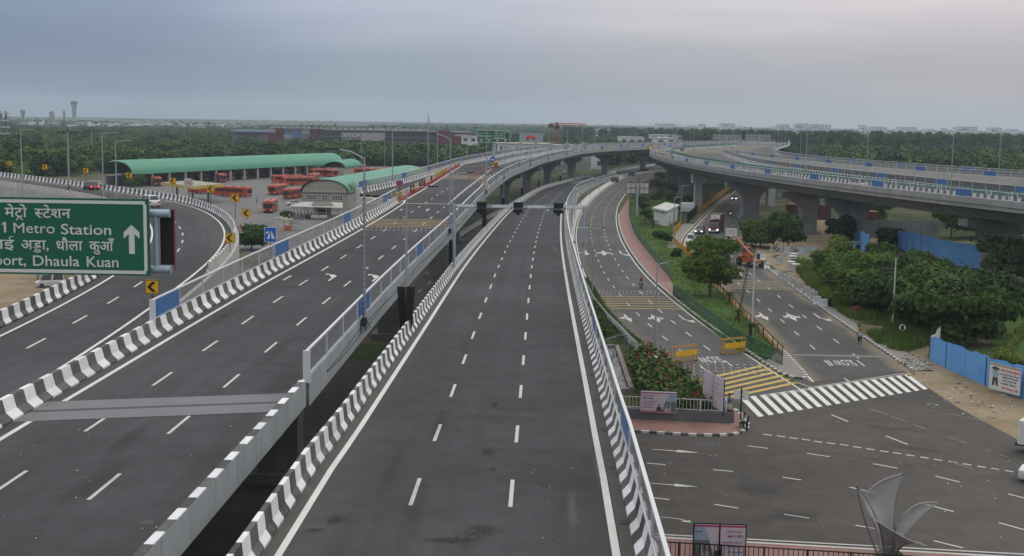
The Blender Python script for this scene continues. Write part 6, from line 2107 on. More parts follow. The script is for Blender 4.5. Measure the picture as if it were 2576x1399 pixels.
ob = thing('apartment_block','unfinished apartment block with open floors at the left edge','building')
p = at_y(2,322,1000);
m = MB()
for k_ in range(5): m.box((p.x - 6,1000,3 + k_ * 5.2),(20,16,1.0))
m.build('floor_slab',M['mall_light'],ob)
m = MB()
for x in (-15,-9,-3,3):
 for y in (-6,6): m.box((p.x - 6 + x + 5,1000 + y,13),(1.2,1.2,26))
m.build('column',M['mall_grey'],ob)
m = MB(); m.box((p.x - 8,1002,12),(12,12,24)); m.build('core_wall',M['mall_dark'],ob)
M['tower_pale'] = worn('tower_pale',(.50,.52,.55),.8,.15,.02)
SKY = [(1814,1849,316.5,'wide pale office block on the skyline above the sign backs'),(2002,2034,317,'pale tower block on the right skyline, widest of its cluster'),(2040,2060,318,'slim pale tower block beside the widest one'),(2066,2090,319,'pale tower block at the right of its cluster'),(2168,2180,320,'lone narrow tower block on the right skyline'),
       (2192,2230,325,'low wide block on the skyline right of the lone tower'),(2262,2306,326,'long low block in the middle of the right skyline'),(2407,2458,325,'large slab block standing out on the right skyline'),(2492,2520,327,'pair of pale blocks near the right edge of the skyline'),(2540,2562,331,'pale block nearest the right edge of the skyline'),(1650,1696,317,'flat pinkish block on the skyline over the highway bend'),(1958,1986,319,'pale block left of the tower cluster'),(2330,2350,330,'small block left of the large slab on the skyline'),(1760,1775,317,'thin block left of the wide office block')]
for u0,u1,v,lb in SKY:
 longbox('tower_block',lb,'building',u0,u1,v - 5,v + 20,3300,M['tower_pale'],40)
# crowded low town on the right horizon: too many houses to count
rgt = random.Random(8); m = MB()
for i in range(900):
 u = rgt.uniform(2120,2640) if i < 700 else rgt.uniform(1500,2100); Y = rgt.uniform(1750,2500)
 x = at_y(u,340,Y).x; h = rgt.uniform(6,15) * (1 if i < 700 else .8); s_ = rgt.uniform(6,13)
 m.box((x,Y,h / 2),(s_,s_,h),rgt.uniform(-.3,.3),rgt.randrange(4)); m.box((x + s_ * .2,Y,h + 1),(s_ * .3,s_ * .3,2),0,rgt.randrange(4))
tag(m.build('distant_town',[M['mall_light'],M['white_box'],M['mall_grey'],worn('town_red',(.24,.13,.10),.8,.2,.1)]),kind='stuff')
rgt = random.Random(18); m = MB()
for i in range(160):
 u = rgt.uniform(40,640); Y = rgt.uniform(1900,2600); x = at_y(u,310,Y).x; h = rgt.uniform(6,12); s_ = rgt.uniform(8,26)
 m.box((x,Y,h / 2),(s_,s_ * .6,h),rgt.uniform(-.2,.2),rgt.randrange(3)); m.box((x + s_ * .2,Y,h + .8),(s_ * .3,s_ * .2,1.6),0,rgt.randrange(3))
tag(m.build('distant_town',[M['mall_light'],M['white_box'],M['mall_grey']]),kind='stuff')
# red tower crane
def tower_crane():
 Y = 700.0; p = at_y(1400,350,Y); k = Y / FPX
 t = thing('tower_crane','red tower crane with a short jib behind the left flyover','crane',(p.x,Y,0))
 top = at_y(1400,325,Y).z
 m = MB(); w = 1.0
 for sx in (-1,1):
  for sy in (-1,1): m.box((sx * w,sy * w,top / 2),(.34,.34,top))
 z = 0
 while z < top - 2:
  for s_ in (-1,1):
   m.tube([(-w,s_ * w,z),(w,s_ * w,z + 2)],.13,4); m.tube([(s_ * w,-w,z),(s_ * w,w,z + 2)],.13,4); m.tube([(w,s_ * w,z),(-w,s_ * w,z + 2)],.13,4)
  z += 2
 m.build('mast',worn('crane_red',(.36,.07,.04),.6,.25,.3),t)
 m = MB(); m.box((0,0,top + .9),(2.8,2.8,1.8)); m.lathe((0,0,top + 1.8),[(1.0,0),(.5,2)],6); m.build('slewing_unit',M['dark_metal'],t)
 m = MB(); j0,j1 = -17 * k / .222,72 * k
 zt = top + 2.2
 for y,z_ in ((-.5,0),(.5,0),(0,1.1)): m.tube([(-18 * k,y,zt + z_),(72 * k,y,zt + z_ - .2)],.22,4)
 x = -18 * k
 while x < 70 * k: m.tube([(x,-.5,zt),(x + .7,0,zt + 1.1),(x + 1.4,.5,zt)],.08,4); x += 1.4
 m.build('jib',worn('crane_jib',(.40,.08,.05),.6,.25,.3),t)
 m = MB(); m.box((-15 * k,0,zt - .5),(3.0,1.4,2.2)); m.build('counterweight',M['mall_red'],t)
tower_crane()
# precast pier tops of a flyover still being built
for i in range(17):
 u = 1268 + i * 13.2; p = at_y(u,374,560 + i * 4)
 t = thing('unfinished_pier','stepped grey precast pier of a flyover still being built','pier',(p.x,p.y,0),.2,'unfinished piers behind the left flyover')
 h = 12.6 + (1.6 if i % 3 == 0 else 0) + .0 * i
 m = MB(); m.box((0,0,h / 2),(1.5,1.2,h)); m.box((.9,0,h / 2 - .9),(.8,1.2,h - 1.8)); m.build('shaft',M['conc'],t)
# ================================================================ SIGNS
def piece(s_):
 me = text_mesh(s_,1.0,DV_BOLD,'LEFT')
 v = [Vector(p.co) for p in me.vertices]; f = [tuple(p.vertices) for p in me.polygons]
 bpy.data.meshes.remove(me)
 return v,f
DV_BOLD = .012
def half(ch):
 """half form: the letter without its upright stem"""
 v,f = piece(ch)
 bm = bmesh.new(); bv = [bm.verts.new(p) for p in v]
 for q_ in f:
  try: bm.faces.new([bv[i] for i in q_])
  except ValueError: pass
 xm = max(p.x for p in v)
 bmesh.ops.bisect_plane(bm,geom=bm.verts[:] + bm.edges[:] + bm.faces[:],plane_co=(xm - .20,0,0),plane_no=(1,0,0),clear_outer=True)
 bm.verts.index_update()
 out = [Vector(p.co) for p in bm.verts],[tuple(q_.index for q_ in fc.verts) for fc in bm.faces]
 bm.free(); return out
def word(tokens):
 """tokens: plain text, ('half', c), ('ra', c, rest), ('stack', c): joined along the head line"""
 V_,F_,x = [],[],0.0
 for tk_ in tokens:
  ex = []
  if isinstance(tk_,str): v,f = piece(tk_)
  elif tk_[0] == 'half': v,f = half(tk_[1])
  elif tk_[0] == 'ra':
   v,f = piece(tk_[1]); v0,_ = piece(tk_[2])
   w0 = max(p.x for p in v0); c_ = w0 * .55
   for sx in (-1,1): ex.append([(c_,-.02),(c_ + sx * .055,-.02 + .05),(c_ + sx * .23,-.20),(c_ + sx * .16,-.24)])
  else:
   v,f = piece(tk_[1]); xa,xb = min(p.x for p in v),max(p.x for p in v)
   b = len(v); v2 = [Vector((xa + (p.x - xa) * .95,p.y * .62 - .22,0)) for p in v if True]
   f = f + [tuple(b + i for i in q_) for q_ in f]; v = v + v2
  x0 = min(p.x for p in v); b = len(V_)
  V_ += [p + Vector((x - x0,0,0)) for p in v]; F_ += [tuple(b + i for i in q_) for q_ in f]
  for e in ex:
   b = len(V_); V_ += [Vector((px_ + x - x0,py_,0)) for px_,py_ in e]; F_.append(tuple(range(b,b + 4)))
  x = max(p.x for p in V_) - .015
 return V_,F_
def put_word(VF,mat,parent,to3d,x0,x1,y_base,em,name='lettering'):
 """stretch a word between x0 and x1 of a board; em = board units per text unit upward"""
 v,f = VF
 a,b = min(p.x for p in v),max(p.x for p in v)
 m = MB(); m.add([to3d(x0 + (p.x - a) * (x1 - x0) / (b - a),y_base + p.y * em) for p in v],f)
 return m.build(name,mat,parent)
sgn = thing('gantry_sign','huge green direction sign with white Hindi and English lettering at the left edge','sign')
YS = 44.0
_o = at_y(0,469.4,YS); _k = .1822 / px_per_m(Vector((0,YS,19)))
def s3(zx,zy,off=0.0):        # board units (right, down) to world; board stands square across the road
 return Vector((_o.x + zx * _k,YS + off,_o.z - zy * _k - zx * _k * .0))
def s3t(zx,zy): return s3(zx,zy,-.07)
def rect(mb,x0,y0,x1,y1,o0,o1,m=0):
 a,b = s3(x0,y0,o0),s3(x1,y1,o1)
 mb.box((a + b) / 2,(abs(b.x - a.x),abs(b.y - a.y),abs(b.z - a.z)),0,m)
m = MB(); rect(m,-1500,142,2040,1204,-.05,.06); m.build('board',M['sign_green'],sgn)
m = MB()
for a in ((-1500,172,1990,216),(-1500,1134,1990,1180),(1966,216,2010,1134)): rect(m,*a,-.062,-.052)
m.build('border',M['sign_white'],sgn)
for tx,x0,x1,yb,em in ((['मे',('ra','टो','ट')],62,372,413,196),([('half','स'),'टेशन'],472,970,418,196),(['ाई'],-40,182,855,196),(['अ',('stack','ड'),'ा,'],275,652,857,196),(['धौला'],758,1122,860,196),(['कुआँ'],1212,1557,862,196)):
 put_word(word(tx),M['sign_white'],sgn,lambda x,y: s3t(x,y),x0,x1,yb,-em)
for tx,x0,x1,yb in (('1',44,74,628),('Metro',178,742,632),('Station',830,1520,641),('ort,',18,332,1080),('Dhaula',430,1072,1083),('Kuan',1172,1610,1087),('Sector 2',-620,-30,626),('Airp',-330,4,1078)):
 DV_BOLD = .0 if tx == 'Metro' else .008
 v,f = piece(tx); put_word((v,f),M['sign_white'],sgn,lambda x,y: s3t(x,y),x0,x1,yb,-205)
m = MB(); m.add([s3(x,y,-.072) for x,y in ((18,508),(50,484),(50,512),(18,532))],[(0,1,2,3)]); m.build('lettering',M['sign_white'],sgn)
DV_BOLD = .012
m = MB()
for pts in ([(1760,640),(1838,640),(1838,900),(1760,900)],[(1798,498),(1908,602),(1908,690),(1838,626),(1760,626),(1690,690),(1690,602)],[(1760,626),(1838,626),(1838,640),(1760,640)]):
 m.add([s3(x,y,-.058) for x,y in pts],[tuple(range(len(pts)))])
m.build('arrow',M['sign_white'],sgn)
m = MB()
for zy in (350,1128): m.tube([s3(-2600,zy,.34),s3(2290,zy,.34)],58 * _k,16)
m.build('chord',M['blue_grey_metal'],sgn)
m = MB()
for zx in (2090,1200,300,-700,-1700): m.tube([s3(zx,350,.34),s3(zx,1128,.34)],40 * _k,12)
m.build('brace',M['blue_grey_metal'],sgn)
m = MB(); rect(m,2130,300,2322,1070,.52,.60); m.build('back_board',M['black'],sgn)
m = MB(); rect(m,2318,290,2330,1140,.50,.62); m.build('board_edge',plain('edge_red',(.16,.02,.02),.6),sgn)
m = MB(); cx_ = s3(-2500,0).x; m.tube([(cx_,YS + .4,9.9),(cx_,YS + .4,_o.z - 250 * _k)],.32,14); m.build('column',M['blue_grey_metal'],sgn)

def post_sign(name,label,base,h,shape,size,face,draw,group=None,yaw=0.0,post=M['dark_metal'],edge=None,cat='sign'):
 t = thing(name,label,cat,base,yaw,group)
 m = MB(); m.tube([(0,.03,0),(0,.03,h)],.04,6); m.build('post',post,t)
 m = MB(); w,hh = size
 if shape == 'rect': m.box((0,0,h),(w,.03,hh))
 elif shape == 'round': m.lathe((0,0,h),[(.01,-.016),(w / 2,-.015),(w / 2,.015),(.01,.016)],24,0,'y')
 else:
  s_ = 1 if shape == 'tri' else -1
  m.extr([(-w / 2,h - s_ * hh / 2),(w / 2,h - s_ * hh / 2),(0,h + s_ * hh / 2)],'y',-.015,.015)
 m.build('plate',face,t)
 if draw: draw(t,h)
 return t
def flat(t,polys,mat,name,h,y=-.02):
 m = MB()
 for p in polys: m.add([(x,y,h + z) for x,z in p],[tuple(range(len(p)))])
 return m.build(name,mat,t)
def disc(r,n=24,r0=0.0):
 if r0 == 0: return [[(r * math.cos(6.2832 * i / n),r * math.sin(6.2832 * i / n)) for i in range(n)]]
 return [[(a * math.cos(6.2832 * i / n),a * math.sin(6.2832 * i / n)) for a,i in ((r0,i),(r,i),(r,i + 1),(r0,i + 1))] for i in range(n)]
def chevron(t,h,s_=1.0):
 k = .40 * s_
 flat(t,[[(-.95 * k,0),(.0,.95 * k),(.75 * k,.95 * k),(-.2 * k,0)],[(-.95 * k,0),(-.2 * k,0),(.75 * k,-.95 * k),(.0,-.95 * k)]],M['black'],'chevron',h,-.022)
 m = MB()
 e = .49 * s_
 for x,z,a,b in ((0,e,2 * e,.03),(0,-e,2 * e,.03),(e,0,.03,2 * e),(-e,0,.03,2 * e)): m.box((x,-.012,h + z),(a,.02,b))
 m.build('edge',M['black'],t)
r5s = offset(r5right,.75)
def on_path(path,u):
 return min(path,key=lambda p: abs((lambda w: w)(CXP + FPX * p.x / p.y) - (u)))
CH = [(1,1,93,655),(1,1,435,690),(1,1,833,728),(1,1,1255,772),(1,1,1677,828),(1,1,2045,905),(1,1,2283,990),(1,1,2392,1140)]
far_path = r5s + [Vector((-150,308,10.5)),Vector((-175,335,10.5))]
def proj_u(p):
 y = p.y * _ct + (CAMH - p.z) * _st; zz_ = (p.z - CAMH) * _ct + p.y * _st
 xl,yl = p.x / y,zz_ / y
 return CXP + FPX * (_cr * xl + _sr * yl)
for i,(r_,k,x,y) in enumerate(CH):
 u,v = cp(r_,k,x,y)
 cand = [p for p in r5s if p.y > 150]
 p = min(cand,key=lambda w: abs(proj_u(w) - u))
 if u < 60: p = at_y(u,430,285); p.z = 10.5
 c_ = at_y(u,v,p.y); base_z = 11.3
 post_sign('chevron_sign','yellow chevron sign with a black arrowhead on the outer barrier of the loop ramp',(c_.x,p.y,base_z),c_.z - base_z,'rect',(1.0,1.0),M['sign_yellow'],chevron,'chevron signs round the loop ramp')
for (r_,k,x,y),Yc,lb in (((2,1,1945,30),121,'yellow chevron sign below the warning triangle by the loop ramp exit'),((2,1,1287,443),83,'nearest yellow chevron sign, in front of the blue fence panel')):
 u,v = cp(r_,k,x,y); c_ = at_y(u,v,Yc)
 post_sign('chevron_sign',lb,(c_.x,Yc,10.5),c_.z - 10.5,'rect',(.86,.96),M['sign_yellow'],lambda t,h: chevron(t,h,.9),'chevron signs round the loop ramp')
def speed(txt):
 def f(t,h):
  flat(t,disc(.5,24,.38),M['sign_red'],'ring',h)
  text(txt,M['black'],Matrix.Translation((0,-.024,h)) @ Matrix.Rotation(R(90),4,'X'),t,'lettering',fit=(.46,.36),bold=.03)
 return f
u,v = cp(1,1,1832,845); p = min([w for w in r5s if w.y > 150],key=lambda w: abs(proj_u(w) - u)); c_ = at_y(u,v,p.y)
post_sign('speed_sign','round speed limit sign reading 30 by the loop ramp',(c_.x,p.y,11.3),c_.z - 11.3,'round',(1.35,1),M['sign_white'],speed('30')).scale = (1.2,1,1)
u,v = cp(1,2,2215,868); p = min([w for w in p4 if 150 < w.y < 300],key=lambda w: abs(proj_u(w) - u)); c_ = at_y(u,v,p.y)
post_sign('speed_sign','round speed limit sign reading 65 on the outer parapet of the left flyover',(p.x + .1,p.y,11.2),c_.z - 11.2,'round',(1.3,1),M['sign_white'],speed('65'))
u,v = cp(1,1,2322,1292); Yc = 150; c_ = at_y(u,v,Yc)
def tri_warn(t,h):
 flat(t,[[(-.46,-.36),(.46,-.36),(0,.42)]],M['sign_red'],'border',h,-.018)
 flat(t,[[(-.30,-.27),(.30,-.27),(0,.25)]],M['sign_white'],'face',h,-.022)
 flat(t,[[(a * math.cos(x0) * .11,a * math.sin(x0) * .11 - .06) for a,x0 in ((.6,i * .5),(1,i * .5),(1,i * .5 + .5),(.6,i * .5 + .5))] for i in range(-1,8)] + [[(.02,-.22),(.14,-.22),(.06,-.12)]],M['black'],'symbol',h,-.026)
post_sign('warning_sign','red-edged triangular bend warning sign at the loop ramp',(c_.x,Yc,10.5),c_.z - 10.5,'tri',(1.1,1.0),M['sign_white'],tri_warn)
def motorway(t,h):
 flat(t,[[(-.52,-.65),(.52,-.65),(.52,.65),(-.52,.65)]],M['sign_white'],'border',h,-.018)
 flat(t,[[(-.48,-.61),(.48,-.61),(.48,.61),(-.48,.61)]],M['sign_blue'],'face',h,-.022)
 flat(t,[[(-.30,-.36),(-.04,-.36),(.0,.30),(-.08,.30)],[(.06,.30),(.12,.30),(.40,-.36),(.10,-.36)],[(-.08,.05),(-.22,.22),(-.16,.30),(-.02,.14)],[(-.40,.20),(-.18,.34),(-.16,.14),(-.36,.06)],[(-.14,.30),(.0,.30),(-.03,.22),(-.12,.2)]],M['sign_white'],'symbol',h,-.026)
Yc = 108; c_ = at_y(680,590.5,Yc)
post_sign('motorway_sign','blue square motorway sign with a white forking road on the wide barrier',(c_.x,Yc,11.0),c_.z - 11.0,'rect',(1.04,1.3),M['sign_white'],motorway)
def nostop(t,h):
 flat(t,disc(.5,24,.40),M['sign_red'],'ring',h,-.02)
 k = .05
 flat(t,[[(-.33 - k,.33 - k),(-.33 + k,.33 + k),(.33 + k,-.33 + k),(.33 - k,-.33 - k)],[(-.33 - k,-.33 + k),(-.33 + k,-.33 - k),(.33 + k,.33 - k),(.33 - k,.33 + k)]],M['sign_red'],'cross',h,-.024)
c_ = at_y(1004.5,461.5,187); post_sign('no_stopping_sign','round blue no stopping sign with a red cross at the fence end',(c_.x,187,11.2),c_.z - 11.2,'round',(1.0,1),M['sign_blue'],nostop)
# chevron markers on the curved flyover
for u,v,Y,lb in ((1629,371,470,'small chevron marker right at the nose where the flyovers part'),(1640,367,520,'small chevron marker just beyond the nose of the flyovers'),(1658,365,570,'small chevron marker farther along the curved parapet'),(1659,384,425,'small chevron marker on the near curved parapet')):
 c_ = at_y(u,v,Y); post_sign('chevron_sign',lb,(c_.x,Y,12.4),c_.z - 12.4,'rect',(1.0,1.1),M['sign_yellow'],lambda t,h: chevron(t,h),'chevron markers on the curved flyover')
# overhead green gantry sign at the fork
gs = thing('gantry_sign','green overhead lane sign reading Dwarka Sector 21 and Airport at the fork','sign')
YG = 335.0
def g3(u,v,o_=0.0): p = at_y(u,v,YG); return Vector((p.x,YG + o_,p.z))
a,b = g3(1199,358),g3(1283,328.5)
W_,H_ = b.x - a.x,b.z - a.z
m = MB(); m.box(((a.x + b.x) / 2,YG,(a.z + b.z) / 2),(W_,.2,H_)); m.build('board',M['sign_green'],gs)
m = MB(); cx_,cz_ = (a.x + b.x) / 2,(a.z + b.z) / 2
for x,z,w,h in ((0,H_ / 2 - .06,W_,.12),(0,-H_ / 2 + .06,W_,.12),(-W_ / 2 + .06,0,.12,H_),(W_ / 2 - .06,0,.12,H_),(0,-H_ / 2 + .95,W_ * .94,.08),(.25,.45,.08,H_ * .62)): m.box((cx_ + x,YG - .12,cz_ + z),(w,.03,h))
m.build('border',M['sign_white'],gs)
for body,fx,fz,fw,fh in (('द्वारका सेक्टर २१',-.27,.22,.38,.13),('Dwarka Sector 21',-.25,.03,.43,.13),('इं.गां.अ. हवाई अड्डा',.27,.36,.42,.13),('I.G.I. Airport',.2,.20,.28,.12),('धौला कुआँ',.17,.04,.22,.13),('Dhaula Kuan',.2,-.12,.30,.12)):
 text(body,M['sign_white'],Matrix.Translation((cx_ + fx * W_,YG - .14,cz_ + fz * H_)) @ Matrix.Rotation(R(90),4,'X'),gs,'lettering',fit=(fw * W_,fh * H_),bold=.03)
m = MB()
for k in range(4):
 x = cx_ + (-.365 + k * .243) * W_; z = cz_ - H_ / 2 + .52
 m.add([(x - .42,YG - .14,z + .12),(x,YG - .14,z + .02),(x + .42,YG - .14,z + .12),(x,YG - .14,z - .30)],[(0,1,2,3)]); m.box((x,YG - .135,z + .18),(.22,.02,.30))
m.build('lane_arrow',M['sign_white'],gs)
m = MB(); pb = g3(1241.5,372); m.tube([(pb.x,YG + .5,11.6),(pb.x,YG + .5,cz_ + .5)],.42,12); m.tube([(a.x + .5,YG + .4,cz_ + .6),(b.x - .3,YG + .4,cz_ + .6)],.16,8); m.tube([(a.x + .5,YG + .4,cz_ - .6),(b.x - .3,YG + .4,cz_ - .6)],.16,8)
m.build('column',M['blue_grey_metal'],gs)
# crash cushion, keep-left disc and bent delineators at the fork nose
cu = thing('crash_cushion','yellow crash cushion at the nose of the fork under the gantry sign','crash cushion',(-4.6,327.5,11.72))
m = MB()
for i in range(5): m.box((0,-i * .7,.55 + .0 * i),(1.3,.6,1.1 - .08 * i)); m.box((0,-i * .7,1.35),(1.1,.5,.5))
m.build('cushion',M['sign_yellow'],cu)
m = MB()
for i in range(3): m.box((-.3 + i * .3,-3.22,.7),(.14,.05,1.0))
m.build('stripes',M['black'],cu)
c_ = at_y(1239,402,330); post_sign('keep_left_sign','round blue arrow sign at the nose of the fork',(c_.x,330,11.7),c_.z - 11.7,'round',(1.5,1),M['sign_blue'],lambda t,h: flat(t,[[(-.5,0),(-.1,.35),(-.1,.12),(.5,.12),(.5,-.12),(-.1,-.12),(-.1,-.35)]],M['sign_white'],'arrow',h))
M['red_plastic'] = plain('red_plastic',(.40,.02,.025),.5)
M['white_plastic'] = worn('white_plastic',(.52,.52,.50),.55,.25,2.0)
M['yellow_plastic'] = worn('yellow_plastic',(.42,.28,.07),.55,.25,2.0)
M['hazard'] = striped('yellow_black_stripes',(.42,.29,.06),(.02,.02,.02),.28,.3)
dl = None
def delineator(x,y,z,label,group):
 global dl
 if dl is None:
  dl = thing('delineator',label,'delineator')
  m = MB(); m.lathe((0,0,0),[(.16,0),(.16,.06),(.06,.08),(.05,.95),(.02,1.0)],8); m.build('post',M['red_plastic'],dl)
  m = MB(); m.lathe((0,0,.7),[(.056,0),(.056,.14)],8); m.build('band',M['white_plastic'],dl); o = dl
 else: o = copy_tree(dl)
 o.location = (x,y,z); o['label'] = label; o['group'] = group
for i in range(14):
 f = i / 13; p = Vector((-9.2,262,11.55)).lerp(Vector((-4.6,324,11.72)),f)
 delineator(p.x,p.y,p.z,'slim red delineator post on the hatched nose before the fork','delineators before the fork')
# closed lane: row of plastic barricades
bk = {}
def barricade(kind,p,ang,label):
 if kind not in bk:
  t = thing('barricade',label,'barricade')
  m = MB()
  if kind == 'w':
   m.extr([(-.35,0),(.35,0),(.28,.35),(.12,.45),(.10,1.25),(-.10,1.25),(-.12,.45),(-.28,.35)],'x',-.75,.75); m.build('shell',M['white_plastic'],t)
   m = MB(); m.box((0,-.36,.3),(1.3,.04,.45)); m.box((0,-.13,.95),(.9,.04,.30)); m.build('red_patch',M['red_plastic'],t)
  elif kind == 'y':
   m.extr([(-.35,0),(.35,0),(.26,.5),(.18,1.3),(-.18,1.3),(-.26,.5)],'x',-.75,.75); m.build('shell',M['yellow_plastic'],t)
   m = MB(); m.box((0,-.30,.5),(1.2,.05,.18)); m.box((0,-.25,.95),(1.2,.05,.18)); m.build('slot',M['conc_dark'],t)
  else:
   m.extr([(-.30,0),(.30,0),(.20,.4),(.14,1.25),(-.14,1.25),(-.20,.4)],'x',-.75,.75); m.build('shell',M['black'],t)
   m = MB();
   for x in (-.6,-.2,.2,.6): m.box((x,-.20,.75),(.18,.10,.95))
   m.build('yellow_bars',M['yellow_plastic'],t)
  m = MB(); m.box((0,-.5,.04),(1.9,.16,.08))
  for x in (-.8,0,.8): m.tube([(x,-.5,.05),(x,-.5,.7)],.035,5)
  m.build('red_base',M['red_plastic'],t)
  bk[kind] = t; o = t
 else: o = copy_tree(bk[kind])
 o.location = p; o.rotation_euler = (0,0,ang); o['label'] = label; o['group'] = 'barricades closing the ramp lane'
seq = 'yywwwbbwwbbbwwwbwwyyyyyyyyywwwwwwwywwwwwww'
LBB = {'w': 'white plastic barricade with red patches in the closed lane row','y': 'yellow plastic barricade in the closed lane row','b': 'black and yellow striped barricade in the closed lane row'}
for i,k in enumerate(seq):
 p,t = along(barrl,4.5 + i * 3.75); nr = Vector((t.y,-t.x,0))
 barricade(k,p - nr * .9,math.atan2(t.y,t.x),LBB[k])
# camera gantry across the central road
cg = thing('camera_gantry','slim grey gantry with traffic cameras across the central road','gantry')
gl_,gr2 = Vector((-5.75,123,9.2)),Vector((7.0,123.5,9.2)); zb = 15.15
m = MB(); m.tube([gl_,(gl_.x,gl_.y,zb + .25)],.15,10); m.build('column',M['blue_grey_metal'],cg)
m = MB(); m.tube([gr2,(gr2.x,gr2.y,zb + .25)],.15,10); m.build('column',M['blue_grey_metal'],cg)
m = MB(); m.tube([(gl_.x,gl_.y,zb),(gr2.x,gr2.y,zb)],.11,8); m.tube([(gl_.x,gl_.y,zb + .22),(gr2.x,gr2.y,zb + .22)],.04,6); m.build('beam',M['blue_grey_metal'],cg)
for f in (.21,.49,.80):
 x = gl_.x + (gr2.x - gl_.x) * f
 m = MB(); m.box((x,122.7,zb + .30),(.95,.5,.5)); m.box((x,122.8,zb - .32),(.95,.4,.34)); m.box((x,122.8,zb - .6),(.3,.3,.2)); m.build('camera',M['black'],cg)
for f in (.09,.36,.63,.92):
 x = gl_.x + (gr2.x - gl_.x) * f
 m = MB(); m.box((x,122.6,zb + .1),(1.7,.28,.2),.06); m.build('lamp_bar',M['white_metal'],cg)
for f in (.42,.72):
 x = gl_.x + (gr2.x - gl_.x) * f; m = MB(); m.ball((x,122.7,zb - .22),.12,8); m.build('dome_camera',M['white_metal'],cg)
m = MB(); m.box((gr2.x - .1,122.9,zb - 2.6),(.95,.55,1.5)); m.build('control_box',M['grey_metal'],cg)
# big sign seen from behind, and the far sign backs
def sign_back(label,u0,v0,u1,v1,ub,vb,zb_=0.0,Y=None,two=False):
 if Y is None: pb = at(ub,vb,zb_); Y = pb.y
 else: pb = at_y(ub,vb,Y); pb.z = zb_
 a,b = at_y(u0,v1,Y),at_y(u1,v0,Y)
 t = thing('road_sign',label,'sign')
 W_,H_ = b.x - a.x,b.z - a.z; cx_,cz_ = (a.x + b.x) / 2,(a.z + b.z) / 2
 m = MB(); m.box((cx_,Y + .2,cz_),(W_,.12,H_)); m.build('board',M['conc_light'] if not two else M['grey_metal'],t)
 m = MB()
 n = 5 if not two else 11
 for i in range(n + 1): m.box((cx_ - W_ / 2 + W_ * i / n,Y + .08,cz_),(.11,.14,H_))
 for z in (-.5,0,.5): m.box((cx_,Y + .06,cz_ + z * H_ * .98),(W_,.10,.10))
 m.build('rib',M['dark_metal'],t)
 m = MB(); m.tube([(pb.x,Y - .05,zb_),(pb.x,Y - .05,cz_ + H_ * .3)],.26 if not two else .35,12); m.build('post',M['blue_grey_metal'],t)
 return t
sign_back('big grey back of a road sign on one post beside the red footway',1575,459.5,1632,487,1601,545)
sign_back('wide back of an overhead sign above the curved highway, left one',1792,338.5,1866,351.5,1826,376,12,600,True)
sign_back('wide back of an overhead sign above the curved highway, right one',1874,338,1940,353,1908,376,12,640,True)

# ================================================================ LAMP POSTS
def lamp(label,base,H,arms,arm_len=1.8,group='lamp posts',rise=.25,head=.75,r=.10,mat=None,boards=False):
 """arms: list of plan angles the arm points to"""
 t = thing('lamp_post',label,'lamp post',base,0,group)
 m = MB(); m.tube([(0,0,0),(0,0,H * .5),(0,0,H)],[r,r * .8,r * .55],8); m.box((0,0,.15),(.4,.4,.3)); m.build('pole',mat or M['grey_metal'],t)
 for a in arms:
  dx,dy = math.cos(a),math.sin(a)
  m = MB(); m.tube([(0,0,H - .1),(dx * arm_len * .5,dy * arm_len * .5,H + rise * .7),(dx * arm_len,dy * arm_len,H + rise)],r * .45,6); m.build('arm',mat or M['grey_metal'],t)
  m = MB(); m.box((dx * (arm_len + head * .4),dy * (arm_len + head * .4),H + rise + .03),(head,.30,.12),a,0); m.build('lamp_head',M['dark_metal'],t)
 return t
LP = 'lamp posts on the left flyover parapet'
for i,(Y,lb) in enumerate([(75,'wire-wrapped lamp post nearest on the left flyover parapet'),(135,'second lamp post along the left flyover parapet'),(205,'lamp post by the round 65 sign'),(258,'lamp post on the parapet after the 65 sign')] + [(y,'lamp post on the far parapet of the left flyover') for y in (330,388,440,488,528,566,600)]):
 p = min(p4,key=lambda w: abs(w.y - Y)); q_ = along(p4,s_at(p4,Y))[0]
 t = lamp(lb,(q_.x + .2,q_.y,q_.z + .3),10.4,[R(172)],1.6,LP,.45,.7,.10)
 if i == 0:
  m = MB(); pts = []
  for k in range(150): pts.append((.13 * math.cos(k * 1.1),.13 * math.sin(k * 1.1),.4 + k * .058))
  m.tube(pts,.016,4);
  for k in range(6): m.tube([(.15 * math.cos(k),.15 * math.sin(k),.5),(.4 * math.cos(k * 2.1),.3 * math.sin(k * 2.1) - .1,.2 + .08 * k),(.2 * math.cos(k + 2),-.2,-.2 + .05 * k)],.022,4)
  m.build('cable',M['dark_metal'],t)
 m = MB(); m.box((.02,-.14,.5),(.34,.2,.5)); m.build('junction_box',M['dark_metal'],t)
for i,(Y,lb) in enumerate([(84,'lamp post with tall black boards on the central road barrier'),(128,'lamp post with a black board just past the camera gantry'),(190,'third lamp post with a black board on the central barrier')] + [(y,'lamp post with a black board along the far central barrier') for y in (250,320,400,470)]):
 q_ = along(offset(r1c,-6.3),s_at(offset(r1c,-6.3),Y))[0]
 t = lamp(lb,(q_.x - .05,q_.y,q_.z + .2),9.6,[R(8)],1.5,'lamp posts on the central barrier',.15,.7,.095)
 m = MB()
 if i == 0:
  for sx,ya in ((-.33,.30),(.33,-.42)): m.add([(sx - .28,-.10 + ya * .1,3.0),(sx + .28,-.10 - ya * .3,3.0),(sx * .55 + .22,-.12 - ya * .3,.1),(sx * .55 - .20,-.12 + ya * .1,.1),(sx - .28,-.04 + ya * .1,3.0),(sx + .28,-.04 - ya * .3,3.0),(sx * .55 + .22,-.06 - ya * .3,.1),(sx * .55 - .20,-.06 + ya * .1,.1)],[(0,1,2,3),(7,6,5,4),(0,4,5,1),(1,5,6,2),(2,6,7,3),(3,7,4,0)])
 else: m.box((-.05,-.1,1.5),(.62,.08,2.6))
 m.build('black_board',M['black'],t)
